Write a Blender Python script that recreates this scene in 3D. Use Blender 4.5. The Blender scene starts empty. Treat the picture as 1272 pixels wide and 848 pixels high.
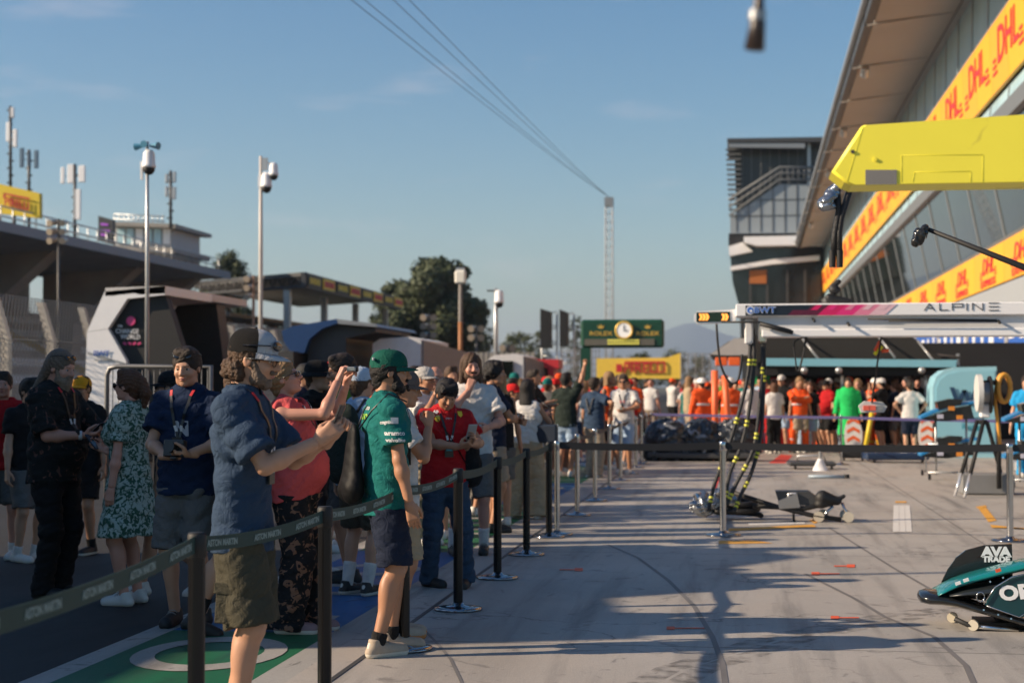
import bpy, math, random
import numpy as np
from mathutils import Vector, Matrix
from mathutils.bvhtree import BVHTree

random.seed(7)
SC = bpy.context.scene
COL = SC.collection
R = math.radians
EYE = Vector((0, 0, 1.58))
FOC = 2000.0
TH, PH = math.asin(286 / 2021.1), math.atan(56 / 2000)
FW = Vector((-math.sin(TH) * math.cos(PH), math.cos(TH) * math.cos(PH), math.sin(PH)))
RT = Vector((math.cos(TH), math.sin(TH), 0))
UP = RT.cross(FW)

# ---- survey helpers: where a point seen in the photo stands in metres ----
def ray(px, py):
    return (FW * FOC + RT * (px - 636) + UP * (424 - py)).normalized()
def gnd(px, py, z=0.0):
    d = ray(px, py); return EYE + d * ((z - EYE.z) / d.z)
def atY(px, py, Y):
    d = ray(px, py); return EYE + d * (Y / d.y)
def atX(px, py, X):
    d = ray(px, py); return EYE + d * (X / d.x)

# ---------------------------------------------------------------- materials
_mats = {}
def nd(nt, t, **kw):
    n = nt.nodes.new(t)
    for k, v in kw.items(): setattr(n, k, v)
    return n
def mat(name, col, rough=0.6, metal=0.0, var=0.12, vs=6.0, bump=0.0, bs=60.0, emit=0.0, spec=0.5, alpha=1.0, trans=0.0, coat=0.0, col2=None, cs=20.0, thr=(0.5, 0.55), sheen=0.0):
    if name in _mats: return _mats[name]
    m = bpy.data.materials.new(name); m.use_nodes = True
    nt = m.node_tree; b = nt.nodes['Principled BSDF']
    b.inputs['Roughness'].default_value = rough
    b.inputs['Metallic'].default_value = metal
    b.inputs['Specular IOR Level'].default_value = spec
    b.inputs['Coat Weight'].default_value = coat
    if sheen: b.inputs['Sheen Weight'].default_value = sheen
    if trans: b.inputs['Transmission Weight'].default_value = trans
    if alpha < 1: b.inputs['Alpha'].default_value = alpha
    tc = nd(nt, 'ShaderNodeTexCoord')
    n = nd(nt, 'ShaderNodeTexNoise'); n.inputs['Scale'].default_value = vs; n.inputs['Detail'].default_value = 5
    nt.links.new(tc.outputs['Object'], n.inputs['Vector'])
    mx = nd(nt, 'ShaderNodeMix', data_type='RGBA')
    c = Vector(col[:3])
    mx.inputs[6].default_value = (*[max(0, x * (1 - var)) for x in c], 1)
    mx.inputs[7].default_value = (*[min(1, x * (1 + var)) for x in c], 1)
    nt.links.new(n.outputs['Fac'], mx.inputs[0])
    out = mx.outputs[2]
    if col2:
        n2 = nd(nt, 'ShaderNodeTexNoise'); n2.inputs['Scale'].default_value = cs; n2.inputs['Detail'].default_value = 2
        n2.inputs['Distortion'].default_value = 1.2
        nt.links.new(tc.outputs['Object'], n2.inputs['Vector'])
        rp = nd(nt, 'ShaderNodeMapRange'); rp.inputs[1].default_value = thr[0]; rp.inputs[2].default_value = thr[1]
        nt.links.new(n2.outputs['Fac'], rp.inputs[0])
        m2 = nd(nt, 'ShaderNodeMix', data_type='RGBA'); m2.inputs[7].default_value = (*col2, 1)
        nt.links.new(rp.outputs[0], m2.inputs[0]); nt.links.new(out, m2.inputs[6]); out = m2.outputs[2]
    nt.links.new(out, b.inputs['Base Color'])
    if emit:
        nt.links.new(out, b.inputs['Emission Color']); b.inputs['Emission Strength'].default_value = emit
    if bump:
        nb = nd(nt, 'ShaderNodeTexNoise'); nb.inputs['Scale'].default_value = bs; nb.inputs['Detail'].default_value = 4
        nt.links.new(tc.outputs['Object'], nb.inputs['Vector'])
        bp = nd(nt, 'ShaderNodeBump'); bp.inputs['Strength'].default_value = bump; bp.inputs['Distance'].default_value = 0.022 if name.startswith('cloth_') else 0.01
        if name.startswith('cloth_'): nb.inputs['Distortion'].default_value = 1.6; nb.inputs['Roughness'].default_value = .62
        nt.links.new(nb.outputs['Fac'], bp.inputs['Height']); nt.links.new(bp.outputs[0], b.inputs['Normal'])
    _mats[name] = m
    return m

def cloth(name, col, **kw):
    kw.setdefault('rough', 0.85); kw.setdefault('var', 0.18); kw.setdefault('vs', 9); kw.setdefault('bump', 0.8); kw.setdefault('bs', 13); kw.setdefault('spec', 0.2)
    return mat('cloth_' + name, col, **kw)

# ---------------------------------------------------------------- mesh builder
class MB:
    def __init__(s): s.v = []; s.f = []; s.mi = []; s.m = 0; s.sm = []; s.smooth = False
    def add(s, vs, fs, smooth=None):
        o = len(s.v); s.v.extend([tuple(v) for v in vs])
        for f in fs:
            s.f.append([i + o for i in f]); s.mi.append(s.m); s.sm.append(s.smooth if smooth is None else smooth)
    def box(s, c, size, rot=None, bev=0.0):
        hx, hy, hz = size[0] / 2, size[1] / 2, size[2] / 2
        M = rot if rot else Matrix.Identity(3)
        c = Vector(c)
        if bev <= 0:
            P = [Vector((x, y, z)) for x in (-hx, hx) for y in (-hy, hy) for z in (-hz, hz)]
            s.add([c + M @ p for p in P], [(0, 1, 3, 2), (4, 6, 7, 5), (0, 4, 5, 1), (2, 3, 7, 6), (0, 2, 6, 4), (1, 5, 7, 3)], False)
        else:
            b = min(bev, hx * .98, hy * .98, hz * .98); P = []; idx = {}
            for sx in (-1, 1):
                for sy in (-1, 1):
                    for sz in (-1, 1):
                        for a in range(3):
                            q = [sx * (hx - b), sy * (hy - b), sz * (hz - b)]
                            q[a] = (sx * hx, sy * hy, sz * hz)[a]
                            idx[(sx, sy, sz, a)] = len(P); P.append(Vector(q))
            F = []
            for a in range(3):
                u, w = [(1, 2), (2, 0), (0, 1)][a]
                for sg in (-1, 1):
                    loop = []
                    for (p, q) in ((-1, -1), (1, -1), (1, 1), (-1, 1)):
                        k = [0, 0, 0]; k[a] = sg; k[u] = p; k[w] = q; loop.append(idx[(*k, a)])
                    F.append(loop if sg > 0 else loop[::-1])
            for a in range(3):
                u, w = [(1, 2), (2, 0), (0, 1)][a]
                for p in (-1, 1):
                    for q in (-1, 1):
                        k = [0, 0, 0]; k[u] = p; k[w] = q
                        k[a] = -1; k0 = tuple(k); k[a] = 1; k1 = tuple(k)
                        l = [idx[(*k0, u)], idx[(*k1, u)], idx[(*k1, w)], idx[(*k0, w)]]
                        F.append(l if p * q < 0 else l[::-1])
            for sx in (-1, 1):
                for sy in (-1, 1):
                    for sz in (-1, 1):
                        l = [idx[(sx, sy, sz, a)] for a in range(3)]
                        F.append(l if sx * sy * sz > 0 else l[::-1])
            s.add([c + M @ p for p in P], F, False)
    def cyl(s, a, b, r1, r2=None, n=12, cap=True, smooth=True):
        a = Vector(a); b = Vector(b); r2 = r1 if r2 is None else r2
        d = (b - a).normalized(); u = d.orthogonal().normalized(); w = d.cross(u)
        P = []
        for (p, r) in ((a, r1), (b, r2)):
            for i in range(n):
                t = 2 * math.pi * i / n; P.append(p + (u * math.cos(t) + w * math.sin(t)) * r)
        s.add(P, [(i, (i + 1) % n, n + (i + 1) % n, n + i) for i in range(n)], smooth)
        if cap:
            s.add(P[:n], [tuple(range(n))[::-1]], False); s.add(P[n:], [tuple(range(n))], False)
    def tube(s, pts, r, n=8, rs=None):
        pts = [Vector(p) for p in pts]; P = []; u = None
        for i, p in enumerate(pts):
            d = (pts[min(i + 1, len(pts) - 1)] - pts[max(i - 1, 0)]).normalized()
            u = d.orthogonal().normalized() if u is None else (u - d * u.dot(d)).normalized()
            w = d.cross(u); rr = rs[i] if rs else r
            for k in range(n):
                t = 2 * math.pi * k / n; P.append(p + (u * math.cos(t) + w * math.sin(t)) * rr)
        F = []
        for i in range(len(pts) - 1):
            for k in range(n):
                F.append((i * n + k, i * n + (k + 1) % n, (i + 1) * n + (k + 1) % n, (i + 1) * n + k))
        F.append(tuple(range(n))[::-1]); F.append(tuple(range((len(pts) - 1) * n, len(pts) * n)))
        s.add(P, F, True)
    def sphere(s, c, r, n=12, m=8, M=None):
        c = Vector(c); r = Vector((r, r, r)) if not hasattr(r, '__len__') else Vector(r); P = []
        for j in range(m + 1):
            ph = math.pi * j / m
            for i in range(n):
                t = 2 * math.pi * i / n
                q = Vector((r.x * math.sin(ph) * math.cos(t), r.y * math.sin(ph) * math.sin(t), r.z * math.cos(ph)))
                P.append(c + (M @ q if M else q))
        F = [(j * n + i, (j + 1) * n + i, (j + 1) * n + (i + 1) % n, j * n + (i + 1) % n) for j in range(m) for i in range(n)]
        s.add(P, F, True)
    def prism(s, poly, d):
        """planar outline (3D points) extruded by the vector d"""
        P = [Vector(p) for p in poly]; d = Vector(d); n = len(P)
        s.add(P + [p + d for p in P], [tuple(range(n))[::-1], tuple(range(n, 2 * n))] + [(i, (i + 1) % n, n + (i + 1) % n, n + i) for i in range(n)], False)
    def quad(s, *P): s.add(P, [tuple(range(len(P)))], False)
    def lathe(s, c, prof, n=20, axis=None):
        c = Vector(c); P = []
        for (r, z) in prof:
            for i in range(n):
                t = 2 * math.pi * i / n; P.append(c + Vector((r * math.cos(t), r * math.sin(t), z)))
        F = [(j * n + i, j * n + (i + 1) % n, (j + 1) * n + (i + 1) % n, (j + 1) * n + i) for j in range(len(prof) - 1) for i in range(n)]
        s.add(P, F, True)
    def build(s, name, mats, parent=None, loc=None):
        me = bpy.data.meshes.new(name)
        vs = s.v
        if loc is not None:
            L = Vector(loc); vs = [(v[0] - L.x, v[1] - L.y, v[2] - L.z) for v in vs]
        me.from_pydata(vs, [], s.f)
        ms = mats if isinstance(mats, (list, tuple)) else [mats]
        for m in ms: me.materials.append(m)
        me.polygons.foreach_set('material_index', s.mi); me.polygons.foreach_set('use_smooth', s.sm)
        me.update()
        o = bpy.data.objects.new(name, me); COL.objects.link(o)
        if loc is not None: o.location = loc
        if parent: o.parent = parent
        return o

def tag(o, label=None, cat=None, group=None, kind=None):
    if label: o['label'] = label
    if cat: o['category'] = cat
    if group: o['group'] = group
    if kind: o['kind'] = kind
    return o
def empty(name, loc, label, cat, rz=0, group=None):
    o = bpy.data.objects.new(name, None); COL.objects.link(o); o.empty_display_size = .2
    o.location = loc; o.rotation_euler = (0, 0, rz); return tag(o, label, cat, group)
def struct(o): o['kind'] = 'structure'; return o
def copy_tree(o, parent=None):
    c = o.copy(); COL.objects.link(c); c.parent = parent
    for ch in o.children: copy_tree(ch, c)
    return c
def part(name, mb, m, root):
    """mb was modelled in world coordinates; link it under root"""
    o = mb.build(name, m); o.parent = root
    o.matrix_parent_inverse = Matrix.Identity(4)
    M = Matrix.Translation(root.matrix_basis.translation) @ root.matrix_basis.to_3x3().to_4x4()
    p = root.parent
    while p:
        M = (Matrix.Translation(p.location) @ p.rotation_euler.to_matrix().to_4x4()) @ M; p = p.parent
    o.data.transform(M.inverted()); return o

# ---- lettering
_font_cache = {}
def text_mesh(s, size=1.0, bold=0.0, ext=0.0, shear=0.0, sx=1.0, spacing=1.0):
    cu = bpy.data.curves.new('lettering', 'FONT'); cu.body = s; cu.size = size; cu.offset = bold; cu.extrude = ext; cu.shear = shear
    cu.align_x = 'CENTER'; cu.align_y = 'CENTER'; cu.space_character = spacing; cu.resolution_u = 3
    o = bpy.data.objects.new('lettering', cu); COL.objects.link(o)
    dg = bpy.context.evaluated_depsgraph_get()
    me = bpy.data.meshes.new_from_object(o.evaluated_get(dg))
    vs = np.array([v.co[:] for v in me.vertices]).reshape(-1, 3); fs = [list(p.vertices) for p in me.polygons]
    bpy.data.objects.remove(o); bpy.data.curves.remove(cu); bpy.data.meshes.remove(me)
    if len(vs): vs[:, 0] *= sx
    return vs, fs
def lettering(s, size, org, u, v, m, parent=None, name='lettering', bold=0.0, ext=0.004, sx=1.0, shear=0.0, spacing=1.0, width=None, mb=None):
    """flat raised letters centred on org; u = reading direction, v = up"""
    vs, fs = text_mesh(s, size, bold, ext, shear, sx, spacing)
    if width and len(vs):
        w = vs[:, 0].max() - vs[:, 0].min(); vs[:, 0] *= width / w
    u = Vector(u).normalized(); v = Vector(v).normalized(); n = u.cross(v); org = Vector(org)
    P = [org + u * a + v * b + n * (c + ext) for a, b, c in vs]
    if mb is not None: mb.add(P, fs, False); return None
    q = MB(); q.add(P, fs, False)
    return part(name, q, m, parent) if parent else q.build(name, m)

# ---------------------------------------------------------------- implicit surfaces
def V(*a): return np.array(a, dtype=np.float32)
class SDF:
    def __init__(s): s.p = []
    def cone(s, a, b, ra, rb, flat=1.0, n=(0, 1, 0), k=0.02, op='+', cap=0):
        s.p.append(('c', np.array(a, np.float32), np.array(b, np.float32), ra, rb, flat, np.array(n, np.float32), k, op, cap)); return s
    def ell(s, c, r, M=None, k=0.02, op='+'):
        s.p.append(('e', np.array(c, np.float32), np.array(r, np.float32), None if M is None else np.array(M, np.float32), k, op)); return s
    def bounds(s):
        lo = np.full(3, 1e9); hi = -lo
        for p in s.p:
            if p[0] == 'c' and p[8] == '+':
                r = max(p[3], p[4]) * max(1, p[5]); lo = np.minimum(lo, np.minimum(p[1], p[2]) - r); hi = np.maximum(hi, np.maximum(p[1], p[2]) + r)
            elif p[0] == 'e' and p[5] == '+':
                r = p[2].max(); lo = np.minimum(lo, p[1] - r); hi = np.maximum(hi, p[1] + r)
        return lo, hi
    def mesh(s, h, noise=None, relax=1, shell=None):
        lo, hi = s.bounds(); lo = lo - 3 * h - .012; hi = hi + 3 * h + .012
        n = np.ceil((hi - lo) / h).astype(int) + 1
        ax = [(lo[i] + h * np.arange(n[i])).astype(np.float32) for i in range(3)]
        D = np.full(tuple(n), 0.2, np.float32)
        for p in s.p:
            if p[0] == 'c': _, a, b, ra, rb, flat, nn, k, op, cap = p; mr = max(ra, rb) * max(1, flat); l = np.minimum(a, b) - mr; u = np.maximum(a, b) + mr
            else: _, a, r, M, k, op = p; l = a - r.max(); u = a + r.max()
            pad = k + 2 * h + .01
            i0 = np.maximum(0, np.floor((l - pad - lo) / h).astype(int)); i1 = np.minimum(n, np.ceil((u + pad - lo) / h).astype(int) + 1)
            if (i1 <= i0).any(): continue
            sl = tuple(slice(i0[i], i1[i]) for i in range(3))
            X = ax[0][sl[0]][:, None, None]; Y = ax[1][sl[1]][None, :, None]; Z = ax[2][sl[2]][None, None, :]
            if p[0] == 'c':
                ba = b - a; L2 = float(ba @ ba) + 1e-9
                t = ((X - a[0]) * ba[0] + (Y - a[1]) * ba[1] + (Z - a[2]) * ba[2]) / L2
                tc = np.clip(t, 0, 1)
                if cap: tq = t if cap == 3 else (np.minimum(t, 1e9) if cap == 1 else t)
                else: tq = tc
                if cap == 1: tq = np.maximum(t, 0)      # flat end at b, round at a
                qx = X - a[0] - tq * ba[0]; qy = Y - a[1] - tq * ba[1]; qz = Z - a[2] - tq * ba[2]
                if flat != 1:
                    nv = nn - ba * float(nn @ ba) / L2; nv = nv / (np.linalg.norm(nv) + 1e-9)
                    dn = (qx * nv[0] + qy * nv[1] + qz * nv[2]) * (1 / flat - 1)
                    qx = qx + nv[0] * dn; qy = qy + nv[1] * dn; qz = qz + nv[2] * dn
                d = np.sqrt(qx * qx + qy * qy + qz * qz) - (ra + (rb - ra) * tc)
                if cap:
                    L = math.sqrt(L2); d = np.maximum(d, (t - 1) * L)
                    if cap == 3: d = np.maximum(d, -t * L)
            else:
                qx, qy, qz = X - a[0], Y - a[1], Z - a[2]
                if M is not None:
                    qx, qy, qz = (qx * M[0, 0] + qy * M[1, 0] + qz * M[2, 0], qx * M[0, 1] + qy * M[1, 1] + qz * M[2, 1], qx * M[0, 2] + qy * M[1, 2] + qz * M[2, 2])
                q1 = np.sqrt((qx / r[0]) ** 2 + (qy / r[1]) ** 2 + (qz / r[2]) ** 2)
                q2 = np.sqrt((qx / r[0] ** 2) ** 2 + (qy / r[1] ** 2) ** 2 + (qz / r[2] ** 2) ** 2) + 1e-6
                d = q1 * (q1 - 1) / q2
            o = D[sl]
            if op == '+':
                if k > 0:
                    hh = np.clip(.5 + .5 * (o - d) / k, 0, 1); D[sl] = o + (d - o) * hh - k * hh * (1 - hh)
                else: D[sl] = np.minimum(o, d)
            elif op == '-':
                kk = k if k > 0 else 1e-4
                hh = np.clip(.5 - .5 * (o + d) / kk, 0, 1); D[sl] = o + (-d - o) * hh + kk * hh * (1 - hh)
        if noise is not None:
            D += noise(ax[0][:, None, None], ax[1][None, :, None], ax[2][None, None, :]).astype(np.float32)
        return nets(D, lo, h, relax)

def nets(D, lo, h, relax=1):
    S = D < 0
    n = np.array(D.shape) - 1
    cnt = np.zeros(tuple(n), np.uint8)
    for i in (0, 1):
        for j in (0, 1):
            for k in (0, 1): cnt += S[i:i + n[0], j:j + n[1], k:k + n[2]]
    I = np.argwhere((cnt > 0) & (cnt < 8))
    if len(I) == 0: return np.zeros((0, 3)), np.zeros((0, 4), int)
    idm = np.full(tuple(n), -1, np.int32); idm[I[:, 0], I[:, 1], I[:, 2]] = np.arange(len(I))
    acc = np.zeros((len(I), 3)); c = np.zeros(len(I))
    for a in range(3):
        u, w = [(1, 2), (0, 2), (0, 1)][a]
        for p in (0, 1):
            for q in (0, 1):
                o = np.zeros(3, int); o[u] = p; o[w] = q; e = o.copy(); e[a] = 1
                A = I + o; B = I + e
                d0 = D[A[:, 0], A[:, 1], A[:, 2]]; d1 = D[B[:, 0], B[:, 1], B[:, 2]]
                x = (d0 < 0) != (d1 < 0)
                t = np.where(x, d0 / np.where(x, d0 - d1, 1), 0)
                pt = np.tile(o, (len(I), 1)).astype(float); pt[:, a] = t
                acc += pt * x[:, None]; c += x
    P = lo + (I + acc / c[:, None]) * h
    F = []
    for a in range(3):
        u, w = [(1, 2), (2, 0), (0, 1)][a]
        s0 = [slice(None)] * 3; s1 = [slice(None)] * 3; s0[a] = slice(0, -1); s1[a] = slice(1, None)
        A, B = S[tuple(s0)], S[tuple(s1)]
        E = np.argwhere(A != B)
        ok = (E[:, u] > 0) & (E[:, w] > 0) & (E[:, u] < n[u]) & (E[:, w] < n[w]); E = E[ok]
        inside = A[E[:, 0], E[:, 1], E[:, 2]]
        du = np.zeros(3, int); du[u] = 1; dw = np.zeros(3, int); dw[w] = 1
        g = lambda q: idm[q[:, 0], q[:, 1], q[:, 2]]
        Q = np.stack([g(E - du - dw), g(E - dw), g(E), g(E - du)], 1)
        Q[~inside] = Q[~inside][:, ::-1]
        F.append(Q[(Q >= 0).all(1)])
    F = np.concatenate(F)
    for _ in range(relax):
        s = np.zeros_like(P); c = np.zeros(len(P))
        for k in range(4):
            i, j = F[:, k], F[:, (k + 1) % 4]
            for ax in range(3):
                s[:, ax] += np.bincount(i, P[j, ax], len(P)) + np.bincount(j, P[i, ax], len(P))
            c += np.bincount(i, minlength=len(P)) + np.bincount(j, minlength=len(P))
        P = P * .45 + (s / np.maximum(c, 1)[:, None]) * .55
    return P, F

def mesh_from(name, parts, mats, parent=None):
    """parts: list of (P, F) or (P, F, material index) joined in one mesh"""
    Ps = []; Fs = []; mi = []; o = 0
    for q in parts:
        P, F = q[0], q[1]
        if len(P) == 0: continue
        Ps.append(np.asarray(P)); Fs.append(np.asarray(F) + o); mi.append(np.full(len(F), q[2] if len(q) > 2 else 0)); o += len(P)
    P = np.concatenate(Ps); F = np.concatenate(Fs); mi = np.concatenate(mi)
    me = bpy.data.meshes.new(name)
    me.vertices.add(len(P)); me.vertices.foreach_set('co', P.astype(np.float32).ravel())
    me.loops.add(F.size); me.loops.foreach_set('vertex_index', F.astype(np.int32).ravel())
    me.polygons.add(len(F)); me.polygons.foreach_set('loop_start', np.arange(0, F.size, 4, dtype=np.int32))
    me.polygons.foreach_set('loop_total', np.full(len(F), 4, np.int32))
    me.polygons.foreach_set('material_index', mi.astype(np.int32)); me.polygons.foreach_set('use_smooth', np.ones(len(F), bool))
    for m in (mats if isinstance(mats, (list, tuple)) else [mats]): me.materials.append(m)
    me.update(calc_edges=True); me.validate()
    o = bpy.data.objects.new(name, me); COL.objects.link(o)
    if parent: o.parent = parent
    return o

def folds(seed, amp, f=(14, 14, 7)):
    rg = np.random.RandomState(seed); W = []
    for i in range(6):
        s = 1 + i * .6
        W.append((rg.uniform(-1, 1) * f[0] * s, rg.uniform(-1, 1) * f[1] * s, rg.uniform(-1, 1) * f[2] * s * 1.6, rg.uniform(0, 6.28), amp / (1 + i * .35)))
    def fn(X, Y, Z):
        o = 0
        wx = .035 * np.sin(9 * Z + 5 * X + seed); wz = .05 * np.sin(7 * X + 11 * Y)
        for a, b, c, p, m in W: 
            q = np.sin(a * (X + wx) + b * Y + c * (Z + wz) + p); o = o + m * (1 - 2 * np.abs(q) ** .7)
        return o * .55 - amp * .5
    return fn
# ---------------------------------------------------------------- people
SKIN = {'fair': mat('skin_fair', (.50, .265, .165), rough=.5, var=.2, vs=9, bump=.08, bs=90),
        'tan': mat('skin_tan', (.42, .205, .115), rough=.48, var=.2, vs=9, bump=.08, bs=90),
        'pink': mat('skin_pink', (.52, .25, .175), rough=.5, var=.2, vs=9, bump=.08, bs=90),
        'brown': mat('skin_brown', (.27, .135, .08), rough=.48, var=.1, vs=14, bump=.08, bs=90)}
HAIR = {k: mat('hair_' + k, c, rough=.55, var=.45, vs=60, bump=.9, bs=120, spec=.35) for k, c in dict(
    black=(.012, .010, .010), dark=(.03, .019, .013), brown=(.075, .04, .022), auburn=(.10, .042, .02), blonde=(.26, .155, .075), longgrey=(.15, .105, .075), grey=(.27, .25, .23), sandy=(.23, .16, .11)).items()}
M_EYE = mat('eye_white', (.4, .36, .33), rough=.2, var=.02); M_IRIS = mat('eye_iris', (.035, .022, .015), rough=.15, var=.05)
M_LIP = mat('lips', (.42, .15, .12), rough=.4, var=.06)
M_LENS = mat('sunglass_lens', (.008, .008, .010), rough=.06, var=.05, spec=.8); M_BLK = mat('black_plastic', (.014, .014, .015), rough=.35, var=.1)

def nrm(v): v = np.asarray(v, float); return v / (np.linalg.norm(v) + 1e-9)
def ik(a, t, l1, l2, hint):
    a = np.asarray(a, float); t = np.asarray(t, float); d = t - a; L = np.linalg.norm(d); Lm = (l1 + l2) * .998
    if L > Lm: t = a + d / L * Lm; L = Lm
    if L < abs(l1 - l2) + .01: L = abs(l1 - l2) + .01
    x = (l1 * l1 - l2 * l2 + L * L) / (2 * L); y = math.sqrt(max(0, l1 * l1 - x * x)); dn = nrm(d)
    h = np.asarray(hint, float); h = nrm(h - dn * (h @ dn)); return a + dn * x + h * y, a + dn * L

def hand_sdf(wr, D, N, side, grip, s, h):
    """five fingers: palm, four unequal fingers with three bends, thumb off the side"""
    D = nrm(D); N = nrm(np.asarray(N, float) - D * (np.asarray(N, float) @ D)); T = np.cross(D, N) * side   # towards the thumb
    S = SDF(); wr = np.asarray(wr, float); s = s * 1.02
    P = lambda d, t, n: wr + (D * d + T * t + N * n) * s
    S.cone(P(-.05, 0, 0), P(.015, 0, 0), .026 * s, .025 * s, flat=.78, n=N, k=.01)
    for t in (-.024, -.008, .009, .026):
        S.cone(P(.008, t * .6, 0), P(.088, t, 0), .0155 * s, .0125 * s, k=.012)
    S.ell(P(.035, .026, .012), (.018 * s, .018 * s, .018 * s), k=.012)
    bend = {'relax': (.35, .45, .3), 'open': (.05, .1, .05), 'phone': (.55, .75, .5), 'fist': (1.35, 1.5, 1.0), 'hold': (.8, .9, .6), 'point': (.9, 1.0, .7)}[grip]
    for i, (t, L) in enumerate(((.028, .074), (.0095, .082), (-.009, .076), (-.026, .06))):
        b = bend if not (grip == 'point' and i == 0) else (.05, .1, .05)
        p = P(.087, t, 0); ang = 0; r = .0088 * s
        for j, f in enumerate((.45, .3, .25)):
            ang += b[j] * (1 + .1 * i)
            sp = (t * 1.2) if grip == 'open' else t * .2
            q = p + (D * math.cos(ang) + N * math.sin(ang) + T * sp * 4 * .5) * L * f * s
            S.cone(p, q, r, r * .9, k=.004); p = q; r *= .9
    tb = {'relax': .35, 'open': .0, 'phone': .75, 'fist': 1.1, 'hold': .8, 'point': .9}[grip]
    p0 = P(.02, .024, .006); p1 = p0 + (D * .62 + T * .62 * (1 - tb * .4) + N * .35 * (1 + tb)) / 1.05 * .042 * s
    p2 = p1 + (D * .8 + T * (.35 - .6 * tb) + N * (.2 + .35 * tb)) * .032 * s
    p3 = p2 + (D * .8 + T * (.15 - .7 * tb) + N * (.25 + .3 * tb)) * .026 * s
    S.cone(p0, p1, .0135 * s, .0115 * s, k=.01); S.cone(p1, p2, .011 * s, .0098 * s, k=.004); S.cone(p2, p3, .0098 * s, .008 * s, k=.003)
    return S.mesh(h, relax=1)

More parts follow.
